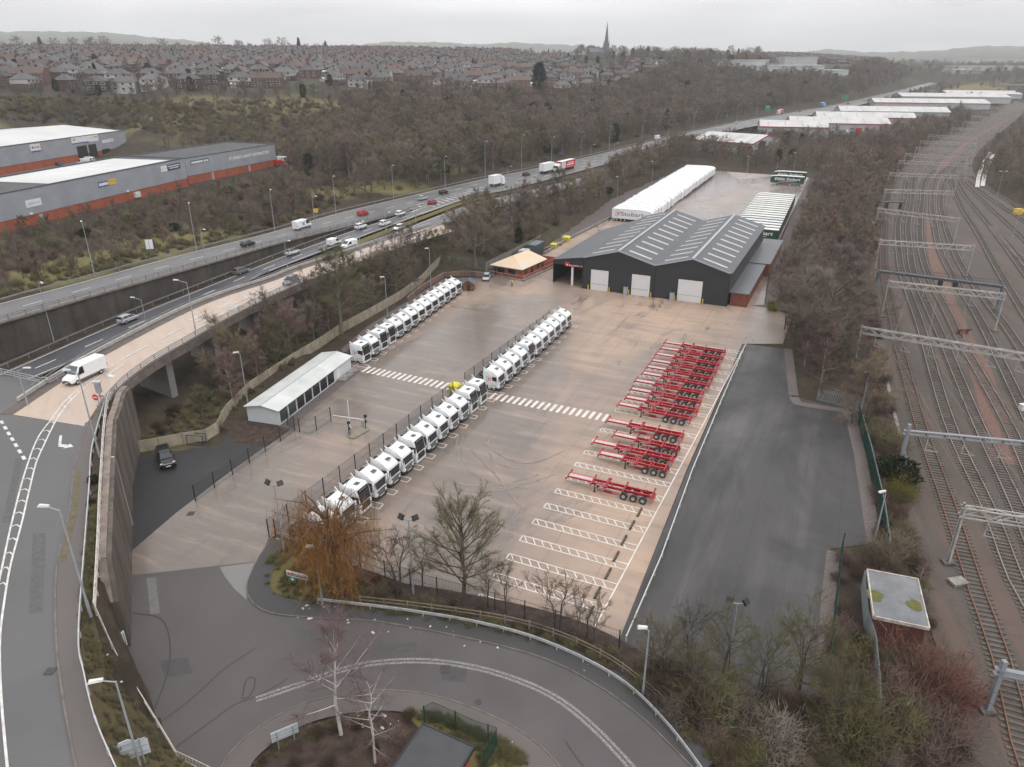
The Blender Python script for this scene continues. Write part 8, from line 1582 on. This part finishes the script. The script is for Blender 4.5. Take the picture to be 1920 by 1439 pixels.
H=hz_spots(tz[0],.10,17,24,None,(-45,-17),(470,1400))+hz_spots(tz[0],-.18,17,23.5,None,(-17,-4),(480,1400))+hz_spots(tz[0],.12,16.5,23.5,None,(-4,12),(560,1400))
H+=hz_spots([(1170,160),(1240,132),(1240,118),(1170,126)],-.5,17,22,None,(7,14),(600,1200))+hz_spots([(1380,118),(1660,122),(1660,108),(1520,104),(1400,108)],.3,22,28,None,(14,30),(1000,2300))
H=[h for h in H if clear(h[1].x,h[1].y,6)]
H.sort(key=lambda t:t[0]); print('HOUSES',len(H))
zone=lambda q:('on the far left of the hilltop' if math.atan2(q.x,q.y)<R(-25) else 'on the left of the hilltop' if math.atan2(q.x,q.y)<R(-12) else 'in the middle of the hilltop' if math.atan2(q.x,q.y)<R(0) else 'on the right of the hilltop')
fw=MB()
for n,(d,q,rz) in enumerate(H[:298]):
    k=rh.choices(range(6),[3,2.8,3.2,2.4,.5,.8])[0]; h=HM[k]; near='at the front ' if d<620 else 'farther back '; lb=h['nm']+' '+near+zone(q)
    if n<64:
        r=thing('house',lb,'house',q,rz,'houses of the hilltop estate'); w=link('wall',h['wall'],r); ro=link('roof',h['roof'],r); link('chimney',h['chim'],ro)
        if h['rend']: link('render_band',h['rend'],w)
        for (x,y,z,s) in h['wins']: wo=link('window',h['win'],r,(x,y,z)); link('pane',h['pane'],wo)
        link('door',h['door'],r,(h['L']*.02,-h['W']/2,.5))
    else:
        o=link('house',h['full'],None,q,rz); tag(o,lb,'house','houses of the hilltop estate')
rest=H[298:]
if rest:
    V=[];Fc=[];Mi=[];b=0; mats_=[hbrick[0],hbrick[1],hrend,hroof[0],hroof[1],hroof[2],hframe,hpane]; 
    for (d,q,rz) in rest:
        k=rh.choices(range(6),[3,2.8,3.2,2.4,.5,.8])[0]; me=HM[k]['full']; vv=np.empty(len(me.vertices)*3); me.vertices.foreach_get('co',vv); vv=vv.reshape(-1,3); c,s=math.cos(rz),math.sin(rz); V.append(np.stack([vv[:,0]*c-vv[:,1]*s+q.x,vv[:,0]*s+vv[:,1]*c+q.y,vv[:,2]+q.z],1)); mp_=[mats_.index(m) for m in me.materials]
        for p in me.polygons: 
            vs=list(p.vertices)
            for t in range(1,len(vs)-1): Fc.append((vs[0]+b,vs[t]+b,vs[t+1]+b)); Mi.append(mp_[p.material_index])
        b+=len(vv)
    o=link('distant_houses',np_mesh('distant_houses',np.concatenate(V),np.array(Fc),mats_,None,Mi)); o['kind']='stuff'; o['label']='farther rows of grey-roofed houses along the hilltop'
# white sheds, garden walls and parked cars between the houses read as pale specks
for n in range(70):
    d,q,rz=H[rh.randrange(0,170)]; v=Vector((math.cos(rz),math.sin(rz),0)); p=q+Vector((-v.y,v.x,0))*rh.choice((-10,10))+v*rh.uniform(-5,5); p.z=zg1(p.x,p.y)
    t=thing('garden_outbuilding','pale garden outbuilding among the houses '+zone(p),'outbuilding',p,rz,'garden outbuildings of the estate'); L=rh.uniform(2.5,5); m=MB(); m.box(-L/2,L/2,-1.5,1.5,-1,2.1); m.build('wall',hrend,t); m=MB(); slope_slab(m,(-L/2-.2,0,2.9),(L/2+.2,0,2.9),(L/2+.2,1.8,2.0),(-L/2-.2,1.8,2.0),.08); slope_slab(m,(-L/2-.2,0,2.9),(L/2+.2,0,2.9),(L/2+.2,-1.8,2.0),(-L/2-.2,-1.8,2.0),.08); m.build('roof',offwhite if n%2 else hroof[2],t)

for n in range(44):
    px=1728+rh.uniform(-4,26)+n*.0; py=154+rh.uniform(0,12); q=PD(px,py,1500-(py-154)*38); q.z=zg1(q.x,q.y)+1.0
    key=[k for k in CAR if k[2]=='hatch' and k[0] in ('white','silver')][n%2]; me=[c for c in CAR[key].children if c.name.startswith('body')][0].data
    o=link('car',me,None,q,rh.choice((.3,1.9))); o.scale=(1.15,1.15,1.4); tag(o,'pale car packed in the far car park beside the motorway','car','cars in the far car park')
# ------------------------------------------------------------------ light, air, camera
w=bpy.data.worlds.new('World'); SC.world=w; w.use_nodes=True; nt=w.node_tree; bg=nt.nodes['Background']
sky=N(nt,'ShaderNodeTexSky',sky_type='NISHITA'); sky.sun_disc=False; sky.sun_elevation=R(59); sky.sun_rotation=R(141); sky.air_density=1; sky.dust_density=4
tc=N(nt,'ShaderNodeTexCoord'); sx=N(nt,'ShaderNodeSeparateXYZ'); nt.links.new(tc.outputs['Generated'],sx.inputs[0])
# overcast: a cloud sheet that is brighter overhead, broken by soft banks
z=math_(nt,'MAXIMUM',sx.outputs['Z'],0.0)
mp=N(nt,'ShaderNodeMapping'); mp.inputs['Scale'].default_value=(1.2,1.2,7); nt.links.new(tc.outputs['Generated'],mp.inputs[0])
f=noise(nt,mp.outputs[0],1.3,6,.55,.4); f2=noise(nt,mp.outputs[0],4.0,5,.6,.2)
cl=math_(nt,'ADD',math_(nt,'MULTIPLY',ramp(nt,f,.3,.7,-.42,.34),1.0),ramp(nt,f2,.3,.7,-.09,.09))
lum=math_(nt,'ADD',math_(nt,'ADD',SKY0,math_(nt,'MULTIPLY',z,SKY1)),cl)
cc=N(nt,'ShaderNodeCombineColor'); 
for i,k in enumerate((.985,.99,1.01)): nt.links.new(math_(nt,'MULTIPLY',lum,k),cc.inputs[i])
sk=N(nt,'ShaderNodeVectorMath',operation='SCALE'); sk.inputs['Scale'].default_value=.07; nt.links.new(sky.outputs[0],sk.inputs[0])
mx=mixc(nt,.9,sk.outputs[0],cc.outputs[0]); nt.links.new(mx,bg.inputs['Color']); bg.inputs['Strength'].default_value=1.0
sun=bpy.data.lights.new('sun','SUN'); sun.energy=SUNE; sun.angle=R(30); sun.color=(1,.97,.93); so=link('sun',sun); so.rotation_euler=(R(62),0,R(-30)); so.rotation_euler=Vector((-.4,.5,-1.1)).to_track_quat('-Z','Y').to_euler()
if HAZE>0:
    hm=bpy.data.materials.new('haze'); hm.use_nodes=True; nt=hm.node_tree
    for n in list(nt.nodes):
        if n.type!='OUTPUT_MATERIAL': nt.nodes.remove(n)
    v=N(nt,'ShaderNodeVolumePrincipled'); v.inputs['Density'].default_value=HAZE; v.inputs['Color'].default_value=(.985,.99,1,1); v.inputs['Anisotropy'].default_value=.2
    nt.links.new(v.outputs[0],nt.nodes['Material Output'].inputs['Volume'])
    mb=MB(); mb.box(-9200,9200,-300,9300,-40,420); o=mb.build('haze',hm); o['kind']='stuff'
cam=bpy.data.cameras.new('camera'); co=link('camera',cam); co.location=(0,0,HCAM); co.rotation_euler=(PI/2-PITCH,0,0)
cam.sensor_fit='HORIZONTAL'; cam.sensor_width=36; cam.lens=36*FPX/1920; cam.clip_start=.5; cam.clip_end=20000; SC.camera=co
SC.view_settings.view_transform='Standard'; SC.view_settings.look='None'; SC.view_settings.exposure=EXPO; SC.view_settings.gamma=1
SC.render.engine='CYCLES'; cy=SC.cycles; cy.use_denoising=True; cy.max_bounces=5; cy.diffuse_bounces=2; cy.glossy_bounces=2; cy.transparent_max_bounces=12; cy.volume_bounces=0; cy.use_adaptive_sampling=True; cy.adaptive_threshold=.02
try: cy.denoiser='OPENIMAGEDENOISE'; cy.denoising_input_passes='RGB_ALBEDO_NORMAL'
except Exception: pass
